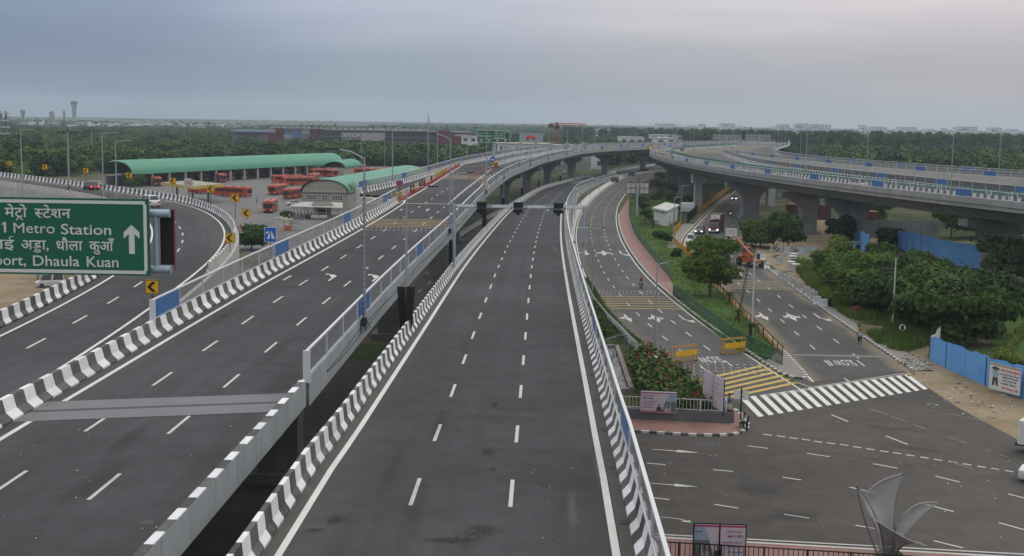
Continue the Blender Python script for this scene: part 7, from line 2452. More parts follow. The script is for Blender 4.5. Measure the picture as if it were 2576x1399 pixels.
for Y in (232,290,352,410,470,530,585,640,700):
 q_ = along(offset(r8left,-.6),s_at(offset(r8left,-.6),Y))[0]
 lamp('lamp post on the far side barrier of the left flyover',(q_.x,q_.y,q_.z),10.5,[R(10)],1.8,'lamp posts beyond the closed lane',.3,.7,.12)
for (r_,k,xt,yt,yb,lb) in ((1,1,212,330,945,'lamp post at the far left of the loop ramp'),(1,1,997,364,985,'lamp post beside the dark red hatchback'),(1,1,1133,440,988,'lamp post rising just behind the green sign')):
 ut,vt = cp(r_,k,xt,yt); ub,vb = cp(r_,k,xt + (8 if xt < 1100 else 0),yb)
 b = at(ub,vb,11.2); H = at_y(ut,vt,b.y).z - b.z
 lamp(lb,(b.x,b.y,10.6),H + .6,[R(-12)],3.0 if xt > 300 else 2.6,'lamp posts on the loop ramp',.1,1.0,.13)
for (u,vt,Y,lb) in ((169.7,330,400,'floodlight mast left of the long green shed, nearer one'),(230.4,327,560,'floodlight mast left of the long green shed, farther one')):
 p = at_y(u,vt,Y); t = thing('floodlight_mast',lb,'light mast',(p.x,Y,0),0,'floodlight masts at the depot')
 m = MB(); m.tube([(0,0,0),(0,0,p.z)],[.32,.16],10); m.build('pole',M['grey_metal'],t)
 m = MB()
 for sx in (-1,1):
  for k in (0,1): m.box((sx * (1.2 + k * 1.6),-.1,p.z - .5 + .0 * k),(1.2,.7,.6))
  m.box((sx * 1.6,0,p.z - .1),(3.2,.1,.1))
 m.box((0,0,p.z + .1),(.9,.5,.6)); m.build('floodlight',M['dark_metal'],t)
for (u,vt,Y,arm,lb) in ((477.5,321,640,0,'lone lamp post rising over the long green roof'),(909,325.5,560,1,'lamp post behind the depot near the small green shed'),(967.5,329.5,480,1,'lamp post rising over the workshop roof'),(700,548,300,0,'thin lamp post beside the nearest orange bus'),(738,552,262,0,'thin pole before the parking shelter')):
 p = at_y(u,vt,Y); lamp(lb,(p.x,Y,0),p.z,[R(5)] if arm else [],1.8,'lamp posts in the depot',.2,.8,.12)
p = at_y(1077,288,600); t = thing('radio_mast','tall thin radio mast standing behind the workshop','mast',(p.x,600,0))
m = MB()
for a in range(3): m.tube([(.5 * math.cos(a * 2.09),.5 * math.sin(a * 2.09),0),(.22 * math.cos(a * 2.09),.22 * math.sin(a * 2.09),p.z)],.09,5)
for k in range(int(p.z / 1.5)):
 a0 = k * 2.09; m.tube([(.4 * math.cos(a0),.4 * math.sin(a0),k * 1.5),(.4 * math.cos(a0 + 2.09),.4 * math.sin(a0 + 2.09),k * 1.5 + 1.5)],.05,4)
m.box((.5,0,p.z - 3),(.3,.3,1.6)); m.build('lattice',M['grey_metal'],t)
# posts along the strip between the central road and the ground road, and further right
for ub,vb,ut,vt,arms,al,lb in ((1489,756,1492,575,[R(0)],1.1,'lamp post at the left edge of the ground road before the rumble bars'),(1646.5,892,1656,664,[R(8)],1.2,'tall lamp post standing beside the canna bed'),
                                     (1692.6,602,1692.6,497,[R(8)],1.6,'lamp post at the left corner of the small white building'),(1712,566,1713,468,[R(8)],1.7,'lamp post rising behind the small white building'),
                                     (1757,529,1758.6,446,[],1,'lamp post under the straddle beam beside the yellow railing'),(1777,612,1777,553,[R(8)],1.7,'short lamp post partly behind the feathery tree')):
 b = at(ub,vb); H = at_y(ut,vt,b.y).z
 lamp(lb,b,H,arms,al,'lamp posts between the ground roads',.12,.6,.11)
for Y in (262,285,310,345,395,440):
 q_ = along(offset(r2l,-1.0),s_at(offset(r2l,-1.0),Y))[0]; lamp('lamp post on the pale strip between the central and ground roads',q_,9.2,[R(20)],.9,'lamp posts on the pale strip',.05,.5,.09)
b = at_y(1519,862,112); t = lamp('low lamp with a long arm over the garden behind the glazed fence',(b.x - .25,112,.6),b.z - .6,[R(14)],1.5,None,.55,.95,.07,M['grey_metal'])
# double-arm posts on the curved flyover and singles on the outer one
for Y in (215,277,338,398,455,520,585,650):
 q_ = along(r6m,s_at(r6m,Y))[0]
 lamp('double-arm lamp post on the median of the curved flyover',(q_.x,q_.y,12.0),11.0,[R(0),R(180)],1.5,'double-arm lamp posts on the median',.35,.8,.11)
for Y in (232,300,365,430,500,575,650):
 q_ = along(offset(r7b,-.5),s_at(r7b,Y))[0]
 lamp('lamp post on the far edge of the outer flyover',(q_.x,q_.y,12.0),10.8,[R(175)],1.5,'lamp posts on the outer flyover',.3,.8,.11)
for Y in (700,770,850,930):
 for x in (.185 * Y,.215 * Y): lamp('lamp post far along the highway near the sign backs',(x,Y,11),11,[R(0),R(180)],1.5,'lamp posts far along the highway',.3,.9,.13)
def pole(label,ub,vb,vt,r=.14,cables=False):
 b = at(ub,vb); H = at_y(ub,vt,b.y).z; t = thing('utility_pole',label,'pole',b)
 m = MB(); m.tube([(0,0,-.1),(0,0,H)],[r,r * .7],8); m.build('pole',M['conc_light'],t)
 return t,b,H
t,b,H = pole('bare concrete pole standing in the thicket edge',2244,820,648,.11)
t,b,H = pole('concrete pole with a drooping black cable by the side road',1890,840,646,.13)
m = MB()
for k in range(14): m.box((0,0,.6 + k * H / 15),(.34,.05,.05))
m.build('step',M['grey_metal'],t)
m = MB(); m.tube([(0,0,H),(-.35,-.1,H + .25),(-.8,-.25,H - .6),(-1.2,-.35,H * .6),(-1.6,-.5,H * .3),(-2.6,-.8,.0)],.045,5); m.tube([(0,0,H - .1),(-.3,-.1,H + .1),(-.65,-.25,H - .8),(-1.0,-.35,H * .6),(-1.9,-.6,.0)],.035,5); m.build('cable',M['black'],t)
cb_ = MB(); a_,b_ = Vector((b.x,b.y,H)),at(2244,820) + Vector((0,0,at_y(2244,648,at(2244,820).y).z - .3))
cb_.tube([a_.lerp(b_,i / 14) - Vector((0,0,2.6 * (1 - (2 * i / 14 - 1) ** 2))) for i in range(15)],.03,4); tag(cb_.build('overhead_cable',M['black']),'black cable sagging between the two concrete poles','cable')

# ================================================================ RAILINGS AND FENCES
M['green_net'] = panel_mat('green_fence_mesh',(.010,.075,.045),.38); M['green_steel'] = plain('green_steel',(.012,.10,.06),.5)
def mesh_fence(label,path,h=1.6,pitch=3.0,z=.12):
 t = thing('mesh_fence',label,'fence'); n = max(1,int(plen(path) / pitch)); pts = resample(path,plen(path) / n)
 pm,fm = MB(),MB()
 for p in pts: pm.tube([(p.x,p.y,z),(p.x,p.y,z + h + .05)],.04,5)
 for a,b in zip(pts,pts[1:]):
  fm.add([(a.x,a.y,z + .08),(b.x,b.y,z + .08),(b.x,b.y,z + h),(a.x,a.y,z + h)],[(0,1,2,3)])
  pm.tube([(a.x,a.y,z + h),(b.x,b.y,z + h)],.03,4); pm.tube([(a.x,a.y,z + h * .5),(b.x,b.y,z + h * .5)],.018,4)
 pm.build('frame',M['green_steel'],t); fm.build('mesh',M['green_net'],t); return t
mesh_fence('green mesh fence along the right side of the red footway',offset(pr[:-1],.15)[:-4])
gf = smooth([q(2,3,1362,520),q(2,3,1420,545),q(2,3,1510,635),q(2,3,1660,745),q(2,3,1930,950),q(2,4,0,1068),q(2,4,60,1100),q(2,4,118,1120)],2,1)
mesh_fence('green mesh fence behind the kerb of the green island',gf,1.5,2.6)
M['rail_yellow'] = worn('railing_yellow',(.48,.24,.02),.6,.3,2.0,dirt=(.2,.12,.04))
def bar_rail(label,path,h,pitch,mat,z=.1,w=.05,posts=None,slant=0.0,name='railing',cat='railing',group=None,mat2=None,postp=3.0):
 t = thing(name,label,cat,(0,0,0),0,group); pts = resample(path,pitch); m,pm = MB(),MB()
 for i in range(len(pts) - 1):
  a,b = pts[i],pts[i + 1]; d = (b - a).normalized()
  m.tube([(a.x,a.y,z + .12),(a.x + d.x * slant,a.y + d.y * slant,z + h)],w,4)
  for hh in (.12,h): pm.box(((a.x + b.x) / 2,(a.y + b.y) / 2,z + hh),((b - a).length + .01,.05,.06),math.atan2(d.y,d.x))
 acc = resample(path,postp)
 for p in acc: pm.box((p.x,p.y,z + h / 2),(.09,.09,h + .08))
 m.build('pickets',mat,t); pm.build('rails',mat2 or mat,t); return t
bar_rail('yellow picket railing running up under the curved flyover',smooth([q(1,3,1815,1142),q(1,3,1920,1062),q(1,3,2010,985),q(1,3,2095,925),q(1,3,2150,890)],2,1),1.4,.9,M['rail_yellow'],w=.09)
bar_rail('short yellow picket railing in front of the white building',smooth([q(1,3,1572,1355),q(1,3,1608,1312),q(1,3,1640,1275)],2,1),1.4,.6,M['rail_yellow'],w=.10)
bar_rail('thin yellow railing beside the white building wall',[q(1,3,1500,1285),q(1,3,1570,1292)],1.3,.35,M['rail_yellow'],w=.025)
bar_rail('yellow railing bending along the lawn behind the feathery tree',smooth([q(2,3,1370,75),q(2,3,1470,170),q(2,3,1600,300),q(2,3,1715,450)],2,1),1.1,.8,M['rail_yellow'],w=.05)
bar_rail('yellow and black railing between the island lawn and the side road',smooth([q(2,3,1715,450),q(2,3,1850,590),q(2,3,2000,745),q(2,3,2150,900),q(2,4,50,965),q(2,4,122,1045)],2,1),1.1,.9,M['rail_yellow'],w=.045,mat2=M['black'])
bar_rail('black picket fence round the equipment cabinet',[q(1,3,1610,1240),q(1,3,1700,1245),q(1,3,1790,1160),q(1,3,1795,1090)],2.4,.45,M['black'],w=.03)
# plinth, white railing, hoardings of the traffic island
isl = smooth([at(1560,1086),at(1590,1088.5),at(1650,1092),at(1752,1098.5),at(1825,1098.5),at(1855,1095),at(1873,1089),at(1884,1080),at(1886.5,1071),at(1880,1058),at(1868,1045),at(1850,1032)],.6,1,1)
kerb(isl,'striped kerb curving round the pink traffic island',.3,.18,side=-1 if False else 1,s0=.2)
sheet('pavement',[(p.x,p.y) for p in isl] + [(p.x,p.y) for p in (at(1838,1040),at(1833,1064),at(1581,1056),at(1555,1056))],.15,M['red_paver'])
M['plinth'] = concrete('plinth_stone',(.13,.13,.135),.25,False)
pa_,pb_ = at(1560,1057),at(1835,1070)
dpl = (pb_ - pa_); lpl = dpl.length; dpl.normalize(); npl = Vector((-dpl.y,dpl.x,0)); anp = math.atan2(dpl.y,dpl.x)
pt_ = thing('plinth','dark stone plinth wall in front of the canna bed','wall')
m = MB(); c_ = (pa_ + pb_) / 2 + npl * .2; m.box((c_.x,c_.y,.52),(lpl,.4,.90),anp); m.build('wall',M['plinth'],pt_)
m = MB(); c_ = pb_ + npl * 3.0 - dpl * .2; m.box((c_.x,c_.y,.52),(.4,5.6,.90),anp + .12); m.build('side_wall',M['plinth'],pt_)
wr_ = bar_rail('white picket railing on the dark plinth by the canna bed',[pa_ + npl * .2 + dpl * .1,pb_ + npl * .2 - dpl * .3],.95,.28,M['white_metal'],.97,.022,postp=1.9)
bar_rail('white picket railing down the side of the canna bed',[pb_ + npl * .5 - dpl * .3,pb_ + npl * 5.6 - dpl * .9],.95,.28,M['white_metal'],.97,.022,postp=1.9)
bar_rail('white picket railing between garden hedge and central flyover',smooth([q(2,3,605,420,.6),q(2,3,690,590,.6),q(2,3,800,730,.6),q(2,3,920,850,.6),q(2,3,1020,960,.6),q(2,3,1090,1020,.6)],1.0,1),.95,.28,M['white_metal'],.6,.022,postp=2.0)
def hoard_face(t,c_,ang,w,h,mirror=False,small=False):
 """a printed welcome hoarding: pink bands, lettering left, picture of a road right"""
 X = Matrix.Translation(c_) @ Matrix.Rotation(ang,4,'Z') @ Matrix.Rotation(R(90),4,'X')
 if mirror: X = X @ Matrix.Scale(-1,4,(1,0,0))
 def fl(polys,mat,name,z):
  m = MB()
  for p in polys: m.add([X @ Vector((x * w,y * h,z if not mirror else z)) for x,y in p],[tuple(range(len(p)))])
  return m.build(name,mat,t)
 fl([[(-.49,-.49),(.49,-.49),(.49,.49),(-.49,.49)]],M['print_pale'],'print',.035)
 fl([[(-.49,.41),(.49,.41),(.49,.46),(-.49,.46)],[(-.49,-.46),(.49,-.46),(.49,-.41),(-.49,-.41)]],M['print_pink'],'print_band',.039)
 fl([[(.10,-.41),(.49,-.41),(.49,.41),(.28,.41)]],M['print_sky'],'picture',.038)
 fl([[(.10,-.41),(.49,-.41),(.49,.05),(.192,.05)]],M['print_land'],'picture_land',.040)
 fl([[(.18,-.41),(.46,-.41),(.345,.04),(.325,.04)]],M['print_road'],'picture_road',.042)
 fl([[(.32,-.41),(.34,-.41),(.336,.04),(.332,.04)]],M['sign_white'],'picture_line',.044)
 # two unnamed portraits at the foot
 for x,y,s_,cl in ((.02,-.30,.085,M['print_dark']),(.24,-.33,.075,M['print_cloth'])):
  fl([[(x - s_,y - .11),(x + s_,y - .11),(x + s_ * .8,y + .06),(x + s_ * .3,y + .09),(x - s_ * .3,y + .09),(x - s_ * .8,y + .06)]],cl,'portrait_clothes',.046)
  fl([[(x + .030 * math.cos(a * .628),y + .15 + .065 * math.sin(a * .628)) for a in range(10)]],M['print_skin'],'portrait_face',.048)
  fl([[(x + .032 * math.cos(a * .628),y + .18 + .045 * math.sin(a * .628)) for a in range(6)]],M['print_hair'],'portrait_hair',.050)
 for body,x0,x1,y,hh,mt in (('बधाई हो दिल्ली!',-.43,-.13,.27,.085,M['print_pink']),('UER-2',-.44,-.27,.16,.075,M['black']),('40 मिनट सिंधु बॉर्डर',-.43,-.05,-.02,.085,M['print_pink']),('से IGI एयरपोर्ट',-.43,-.14,-.14,.085,M['print_pink']),('#ThankYou',-.44,-.16,-.27,.05,M['black'])):
  o = text(body,mt,X @ Matrix.Translation(((x0 + x1) / 2 * w,(y + .02) * h,.043)),t,'lettering',fit=((x1 - x0) * w,hh * h),bold=.02)
 fl([[(-.25,.145),(-.15,.145),(-.15,.195),(-.25,.195)]],M['print_pink'],'print_tag',.043)
 fl([[(.34,.26),(.38,.26),(.38,.30),(.34,.30)],[(.40,.26),(.46,.26),(.46,.285),(.40,.285)]],M['print_dark'],'print_logo',.043)
for nm_,cl in (('pale',(.74,.70,.76)),('pink',(.34,.035,.13)),('sky',(.24,.32,.42)),('land',(.10,.14,.13)),('road',(.10,.105,.12)),('dark',(.05,.05,.06)),('cloth',(.35,.30,.25)),('skin',(.25,.15,.11)),('hair',(.30,.29,.29))): M['print_' + nm_] = plain('print_' + nm_,cl,.6)
a,b = at_y(1610,1036,97.3),at_y(1700,1046,97.3); top = at_y(1612,983,97.3)
w = b.x - a.x; h = top.z - a.z
hb = thing('hoarding','printed roadside hoarding on the white railing facing us','hoarding')
c_ = Vector(((a.x + b.x) / 2,97.26,a.z + h / 2 - .04)); m = MB(); m.box(c_ + Vector((0,.03,0)),(w,.05,h),-.13); m.build('board',M['white_metal'],hb); hoard_face(hb,c_,-.13,w,h)
_pp = M['print_pale'].node_tree; _tr = _pp.nodes.new('ShaderNodeBsdfTranslucent'); _tr.inputs[0].default_value = (.62,.58,.62,1); _mx = _pp.nodes.new('ShaderNodeMixShader'); _mx.inputs[0].default_value = .5
_pp.links.new(_pp.nodes['Principled BSDF'].outputs[0],_mx.inputs[1]); _pp.links.new(_tr.outputs[0],_mx.inputs[2]); _pp.links.new(_mx.outputs[0],_pp.nodes['Material Output'].inputs['Surface'])
# the one along the crossing, and the one at the bottom, both seen from behind with the print showing through in reverse
a,b = at(1766,1017,.97),at(1819,1047,.97)
a.z = b.z = 1.5; d_ = b - a; an_ = math.atan2(d_.y,d_.x); w = d_.length; h = 2.6
hb = thing('hoarding','pale hoarding beside the crossing with its print showing through in reverse','hoarding')
c_ = (a + b) / 2 + Vector((0,0,h / 2 - .2)); m = MB(); m.box(c_,(w,.05,h),an_); m.build('board',M['print_pale'],hb)
Xh = Matrix.Translation(c_) @ Matrix.Rotation(an_,4,'Z') @ Matrix.Rotation(R(90),4,'X') @ Matrix.Scale(-1,4,(1,0,0))
M['print_faint'] = plain('print_faint',(.36,.28,.34),.6)
for body,y,fw in (('बधाई हो दिल्ली!',.25,.4),('UER-2',.12,.3),('40 मिनट सिंधु बॉर्डर',-.02,.55),('से IGI एयरपोर्ट',-.15,.45)):
 text(body,M['print_faint'],Xh @ Matrix.Translation((-.1 * w,y * h,.035)),hb,'lettering',fit=(fw * w,.09 * h))
m = MB()
for f in (0,.5,1): p = a.lerp(b,f); m.tube([(p.x,p.y,1.0),(p.x,p.y,a.z + h - .25)],.04,5)
m.build('frame_post',M['black'],hb)
Yh = 65.45
a,b = at_y(1742,1402,Yh),at_y(1873,1400,Yh); top = at_y(1745,1315,Yh)
w,h = b.x - a.x,top.z - .12
hb = thing('hoarding','pale hoarding at the bottom edge seen from behind, its print reversed','hoarding')
c_ = Vector(((a.x + b.x) / 2,Yh,top.z - h / 2 - .03)); m = MB(); m.box(c_ + Vector((0,.04,0)),(w,.05,h),-.05); m.build('board',M['print_pale'],hb); hoard_face(hb,c_,-.05,w,h,True)
m = MB()
for f in (-.5,0,.5): m.tube([(c_.x + f * w,Yh - .06 + .05 * -f,.1),(c_.x + f * w,Yh - .06,top.z)],.045,5)
m.box((c_.x,Yh - .05,top.z - .02),(w,.06,.06),-.05); m.build('frame',M['black'],hb)
# pavement and black railing along the bottom edge
pva,pvb = at(1640,1356),at(2640,1424)
m = MB(); m.prism([tuple(p.xy) for p in (at(1600,1352),at(2700,1414),at(2700,1600),at(1600,1600))],.0,.14); tag(m.build('pavement',M['red_paver']),kind='structure')
kerb(resample([at(1600,1353),at(2700,1415)],1.0),'white kerb along the near pavement at the bottom edge',.25,.17,side=-1 if True else 1,mat=M['conc_light'])
line_on(jr,resample([at(1600,1342),at(2700,1402)],2.0),.18,'edge_line',M['dash_paint'],.03)
bar_rail('black picket railing along the bottom edge of the photo',[at(1600,1406,.14),at(2700,1472,.14)],1.05,.26,M['black'],.14,.022,postp=2.2)
sgf = thing('sign_frame','empty black sign frame at the bottom edge','sign',at_y(2155,1400,68.5)); sgf.location.z = .14
m = MB()
for x in (-.95,0,.95): m.box((x,0,1.2),(.06,.06,2.4))
for z in (1.5,1.95,2.38): m.box((0,0,z),(1.96,.05,.05))
m.build('frame',M['black'],sgf)
sgf.location = (at_y(2140,1380,68.5).x,68.5,at_y(2140,1377,68.5).z - 2.4)
# petal sculpture
M['perf'] = panel_mat('perforated_steel',(.40,.41,.42),.52); M['perf_dark'] = panel_mat('perforated_steel_dark',(.10,.10,.105),.30)
M['steel_rim'] = plain('sculpture_rim',(.22,.22,.225),.35,.6)
sc_ = thing('sculpture','flower-shaped sculpture of curved perforated steel petals','sculpture')
YP = 66.0
def petal(pl,pr_,mat,name,yoff0,yoff1,n=14):
 """two edge curves in the picture plane of the sculpture, bowed towards or away from us"""
 def curve(c_):
  P = [Vector((at_y(u,v,YP).x,0,at_y(u,v,YP).z)) for u,v in c_]
  out = []
  for i in range(n + 1):
   t_ = i / n * (len(P) - 1); k = min(int(t_),len(P) - 2); f = t_ - k
   p0,p1,p2,p3 = P[max(k - 1,0)],P[k],P[k + 1],P[min(k + 2,len(P) - 1)]
   out.append(.5 * ((2 * p1) + (p2 - p0) * f + (2 * p0 - 5 * p1 + 4 * p2 - p3) * f * f + (3 * p1 - p0 - 3 * p2 + p3) * f ** 3))
  return out
 L_,R2 = curve(pl),curve(pr_)
 m = MB(); vs_,fs = [],[]
 K = 8
 for i in range(n + 1):
  for j in range(K + 1):
   s_ = j / K; t_ = i / n
   p = L_[i].lerp(R2[i],s_); p.y = YP + yoff0 + (yoff1 - yoff0) * t_ + math.sin(math.pi * s_) * .55 * (1 if yoff1 > yoff0 else -1) * (L_[i] - R2[i]).length * .5
   vs_.append(p)
 for i in range(n):
  for j in range(K): fs.append((i * (K + 1) + j,i * (K + 1) + j + 1,(i + 1) * (K + 1) + j + 1,(i + 1) * (K + 1) + j))
 m.add(vs_,fs); o = m.build(name,mat,sc_,True)
 rm = MB()
 rm.tube([vs_[i * (K + 1)] for i in range(n + 1)],.045,6); rm.tube([vs_[i * (K + 1) + K] for i in range(n + 1)],.045,6)
 if mat is M['perf_dark']:
  for i in range(1,n):
   rm.tube([vs_[i * (K + 1) + j] for j in range(K + 1)],.015,4)
 rm.build('petal_rim',M['steel_rim'],o)
petal([(2225,1440),(2185,1345),(2160,1270),(2147,1210)],[(2232,1440),(2215,1345),(2190,1280),(2147,1210)],M['perf'],'petal',0,-.6)
petal([(2222,1440),(2205,1330),(2178,1270),(2215,1225),(2282,1203)],[(2250,1440),(2252,1330),(2256,1290),(2268,1240),(2282,1203)],M['perf'],'petal',0,.9)
petal([(2245,1440),(2248,1360),(2268,1310),(2310,1275),(2365,1271)],[(2252,1440),(2262,1380),(2290,1335),(2325,1300),(2365,1271)],M['perf'],'petal',0,.5)
petal([(2220,1440),(2214,1350),(2200,1305),(2181,1290)],[(2252,1440),(2256,1380),(2290,1355),(2317,1361)],M['perf_dark'],'petal',.1,-.9)
m = MB(); pc_ = at_y(2236,1440,YP); m.lathe((pc_.x,YP,.14),[(.9,0),(.7,.3),(.42,pc_.z * .5),(.36,pc_.z + .1)],14); m.build('stem',M['steel_rim'],sc_)
# people resting at the island corner
person(at(1842,1066,.0) + Vector((-.25,.28,.54)),(.25,-1),'person in a dark cap and yellow safety vest sitting on the plinth corner','sit_cross',LB,(.015,.015,.018),vest=M['hi_vis'])
person(at(1830,1047,.0) + Vector((.1,.2,.1)),(.5,-1),'person standing behind the seated one at the plinth corner','stand',(.20,.24,.32),(.02,.02,.03))
person(at(1866,1076,.15),(.35,-1),'person bent forward asleep on a small drum by the kerb corner','sit_bow',LB,(.02,.022,.03),vest=M['hi_vis'])
dr = thing('drum','small grey drum used as a seat at the island corner','drum',at(1865.5,1073,.15))
m = MB(); m.lathe((0,0,0),[(.26,0),(.26,.20),(.24,.22),(.26,.24),(.26,.44),(.22,.46)],14); m.build('shell',M['grey_metal'],dr)
bo = thing('bollard','black bollard leaning at the island kerb corner','bollard',at(1877,1083,.15)); bo.rotation_euler = (0,.10,0)
m = MB(); m.lathe((0,0,0),[(.09,0),(.075,.1),(.07,1.1),(.02,1.16)],10); m.build('post',M['black'],bo)
for u,v,z,lb in ((1663,972,.7,'black and white striped bollard among the cannas'),(1522,765,.2,'black and white striped bollard at the flyover foot'),(1697,602,.15,'black and white bollard on the red footway')):
 t = thing('bollard',lb,'bollard',at(u,v,z)); m = MB(); m.lathe((0,0,0),[(.07,0),(.07,.9)],8); m.build('post',M['white_plastic'],t); m = MB()
 for k in (.1,.45,.75): m.lathe((0,0,k),[(.074,0),(.074,.16)],8)
 m.build('bands',M['black'],t)
pl_ = thing('road_sign','two white sign plates seen from behind on a post at the island corner','sign',at(1862,1060,.15))
H = at_y(1866,976,pl_.location.y).z - .15
m = MB(); m.tube([(0,0,0),(0,0,H)],.06,8); m.build('post',M['black'],pl_)
m = MB(); m.box((-.34,.05,H - .55),(.46,.03,.72)); m.box((.34,.05,H - .62),(.50,.03,.74)); m.build('plate',M['white_box'],pl_)
tp = at(1785,1000,.6); Ht = at_y(1785,938,tp.y).z - .6
tb_ = thing('give_way_sign','dark back of a triangular give way sign behind the cannas','sign',tp)
m = MB(); m.tube([(0,0,0),(0,0,Ht - .5)],.05,6); m.build('post',M['black'],tb_)
m = MB(); m.extr([(-.55,Ht),(.55,Ht),(0,Ht - .9)],'y',-.02,.02); m.build('plate',M['dark_metal'],tb_)
# water trough at the foot of the central flyover
tr_ = thing('water_trough','long stone-rimmed water trough beside the central flyover','trough')
ta,tb2,tc,td = q(2,3,790,945,.8),q(2,3,885,940,.8),q(2,3,1010,1310,.8),q(2,3,860,1320,.8)
M['rim_stone'] = concrete('rim_stone',(.22,.18,.165),.25,False,1.5)
m = MB()
for a,b in ((ta,tb2),(tb2,tc),(tc,td),(td,ta)):
 d = (b - a); m.box((a + b) / 2 - Vector((0,0,.12)),(d.length + .3,.42,.5),math.atan2(d.y,d.x))
m.build('rim',M['rim_stone'],tr_)
wm = NT('trough_water',.12,0,.5); wm.col((.055,.058,.055)); wm.bump(wm.noise(6.0,4),.8,.06)
m = MB(); m.add([ta,tb2,tc,td],[(0,1,2,3)])
for k in range(4): m.v[k] = (m.v[k][0],m.v[k][1],.70)
m.build('water',wm.mat,tr_)
# police barricades
def police(label,u0,v0,u1,v1):
 a,b = at(u0,v0),at(u1,v1); d = b - a; w = d.length; an = math.atan2(d.y,d.x)
 t = thing('police_barricade',label,'barricade',(a + b) / 2,an,'yellow steel barricades on the ground road')
 m = MB(); h = 1.55
 for y in (-.28,.28):
  for x in (-w / 2,w / 2): m.box((x,y,h / 2 + .1),(.07,.07,h))
  for z in (.18,.62,1.05,h + .05): m.box((0,y,z),(w,.06,.06))
 for x in [-w / 2 + w * i / 6 for i in range(7)]: m.box((x,0,h + .06),(.05,.56,.05)); m.box((x,-.28,.4),(.035,.035,.45))
 for x in (-w / 2,w / 2):
  for z in (.18,h + .05): m.box((x,0,z),(.06,.56,.06))
 m.build('frame',M['rail_yellow'],t)
 m = MB(); m.box((0,-.32,.95),(w * .98,.03,.55)); m.build('panel',M['sign_yellow'],t)
 m = MB(); m.box((-.36 * w,-.34,.95),(.16,.02,.16)); m.box((.36 * w,-.34,.95),(.16,.02,.16)); m.build('sticker',M['sign_white'],t)
 for x in (-w / 2 + .12,w / 2 - .12):
  for y in (-.28,.28): m = MB(); m.lathe((x,y,.08),[(.02,-.03),(.08,-.025),(.08,.025),(.02,.03)],10,0,'x'); m.build('caster',M['tyre'],t)
police('yellow steel barricade nearest the canna bed',1691,914,1748,907)
police('yellow steel barricade by the island kerb',1815,893,1869,887)

# ================================================================ YARD, BLUE SHEETS, CLUTTER ON THE RIGHT
def corr(name,col,col2,sc=3.2):
 m = NT(name,.6,.0,.4)
 w = m.n('ShaderNodeTexNoise');
 c1 = m.mix(m.ramp(m.noise(.4,5,.7),[(.4,0.0),(.7,.8)]),col,col2)
 c1 = m.mix(m.ramp(m.noise(2.0,5,.7,stretch=(1,1,.15)),[(.55,0.0),(.75,.5)]),c1,tuple(k * .5 for k in col))
 m.col(c1); return m.mat
M['blue_sheet'] = corr('blue_sheet',(.10,.29,.62),(.15,.35,.64)); M['grey_sheet'] = corr('grey_sheet',(.16,.17,.18),(.10,.105,.11)); M['rust'] = corr('rust_red',(.085,.022,.018),(.055,.028,.022))
def sheet_fence(label,pts,heights,mat,pitch=.25,cat='fence',name='sheet_fence',posts=None,wob=.12,seed=0):
 t = thing(name,label,cat); rg_ = random.Random(seed); m = MB()
 path = resample(pts,pitch); tg = tangents(path); n = len(path); vs_ = []
 L_ = plen(path); step = 0; hofs = 0
 for i,(p,tt) in enumerate(zip(path,tg)):
  if i % 4 == 0: hofs = rg_.uniform(-wob,wob)
  f = i / (n - 1); h = lin(f,heights) + hofs
  o_ = Vector((tt.y,-tt.x,0)) * (.045 if i % 2 else -.045)
  vs_ += [(p.x + o_.x,p.y + o_.y,-.1),(p.x + o_.x,p.y + o_.y,h)]
 m.add(vs_,[(2 * i,2 * i + 2,2 * i + 3,2 * i + 1) for i in range(n - 1)]); m.build('sheets',mat,t)
 pm = MB()
 for p in resample(pts,posts or 4.0): pm.box((p.x,p.y + .10,lin(0,heights) / 2 + .1),(.09,.09,lin(0,heights)))
 pm.build('posts',M['dark_metal'],t); return t
sheet_fence('bright blue corrugated sheet fence before the dirt verge',[at(2337,906),at(2378,926),at(2425,947),at(2484,973.5),at(2575,1006),at(2700,1050)],[(0,2.55),(.4,2.75),(1,3.0)],M['blue_sheet'],seed=1)
sheet_fence('short return of the blue fence at its left end, whitish',[at(2337,906),at(2352,890),at(2362,876)],[(0,2.3),(1,2.4)],M['white_box'],seed=2)
sheet_fence('long blue sheet fence behind the thicket',[at(2255,622),at(2278,632),at(2372,661),at(2446,675),at(2520,690)],[(0,3.4),(.3,3.9),(1,3.9)],M['blue_sheet'],seed=3)
sheet_fence('torn upright blue sheets beside the dark tree',[at(2132,610),at(2155,622),at(2184,640)],[(0,3.4),(1,3.6)],M['blue_sheet'],seed=4,wob=.15)
sheet_fence('grey corrugated fence under the curved flyover',[at(2168,596),at(2240,600),at(2330,604),at(2362,606)],[(0,3.6),(1,4.2)],M['grey_sheet'],seed=5)
sheet_fence('pale sheet fence behind the neat hedge at the right edge',[at(2480,812),at(2530,790),at(2545,783)],[(0,2.3),(1,2.6)],M['white_box'],seed=6)
sheet_fence('narrow pale sheet standing by the flyover pier',[at(1912,601),at(1935,604)],[(0,2.6),(1,2.6)],M['white_box'],seed=7)
hut = thing('hut','small blue sheet hut behind the barrier yard','hut',at(2145,640)); m = MB(); m.box((0,0,1.1),(2.6,2.0,2.2)); m.build('wall',M['blue_sheet'],hut); m = MB(); m.box((0,0,2.28),(3.1,2.4,.12),.05); m.build('roof',M['grey_sheet'],hut); m = MB(); m.box((.6,-1.02,.95),(.8,.06,1.9)); m.build('door',M['black'],hut)
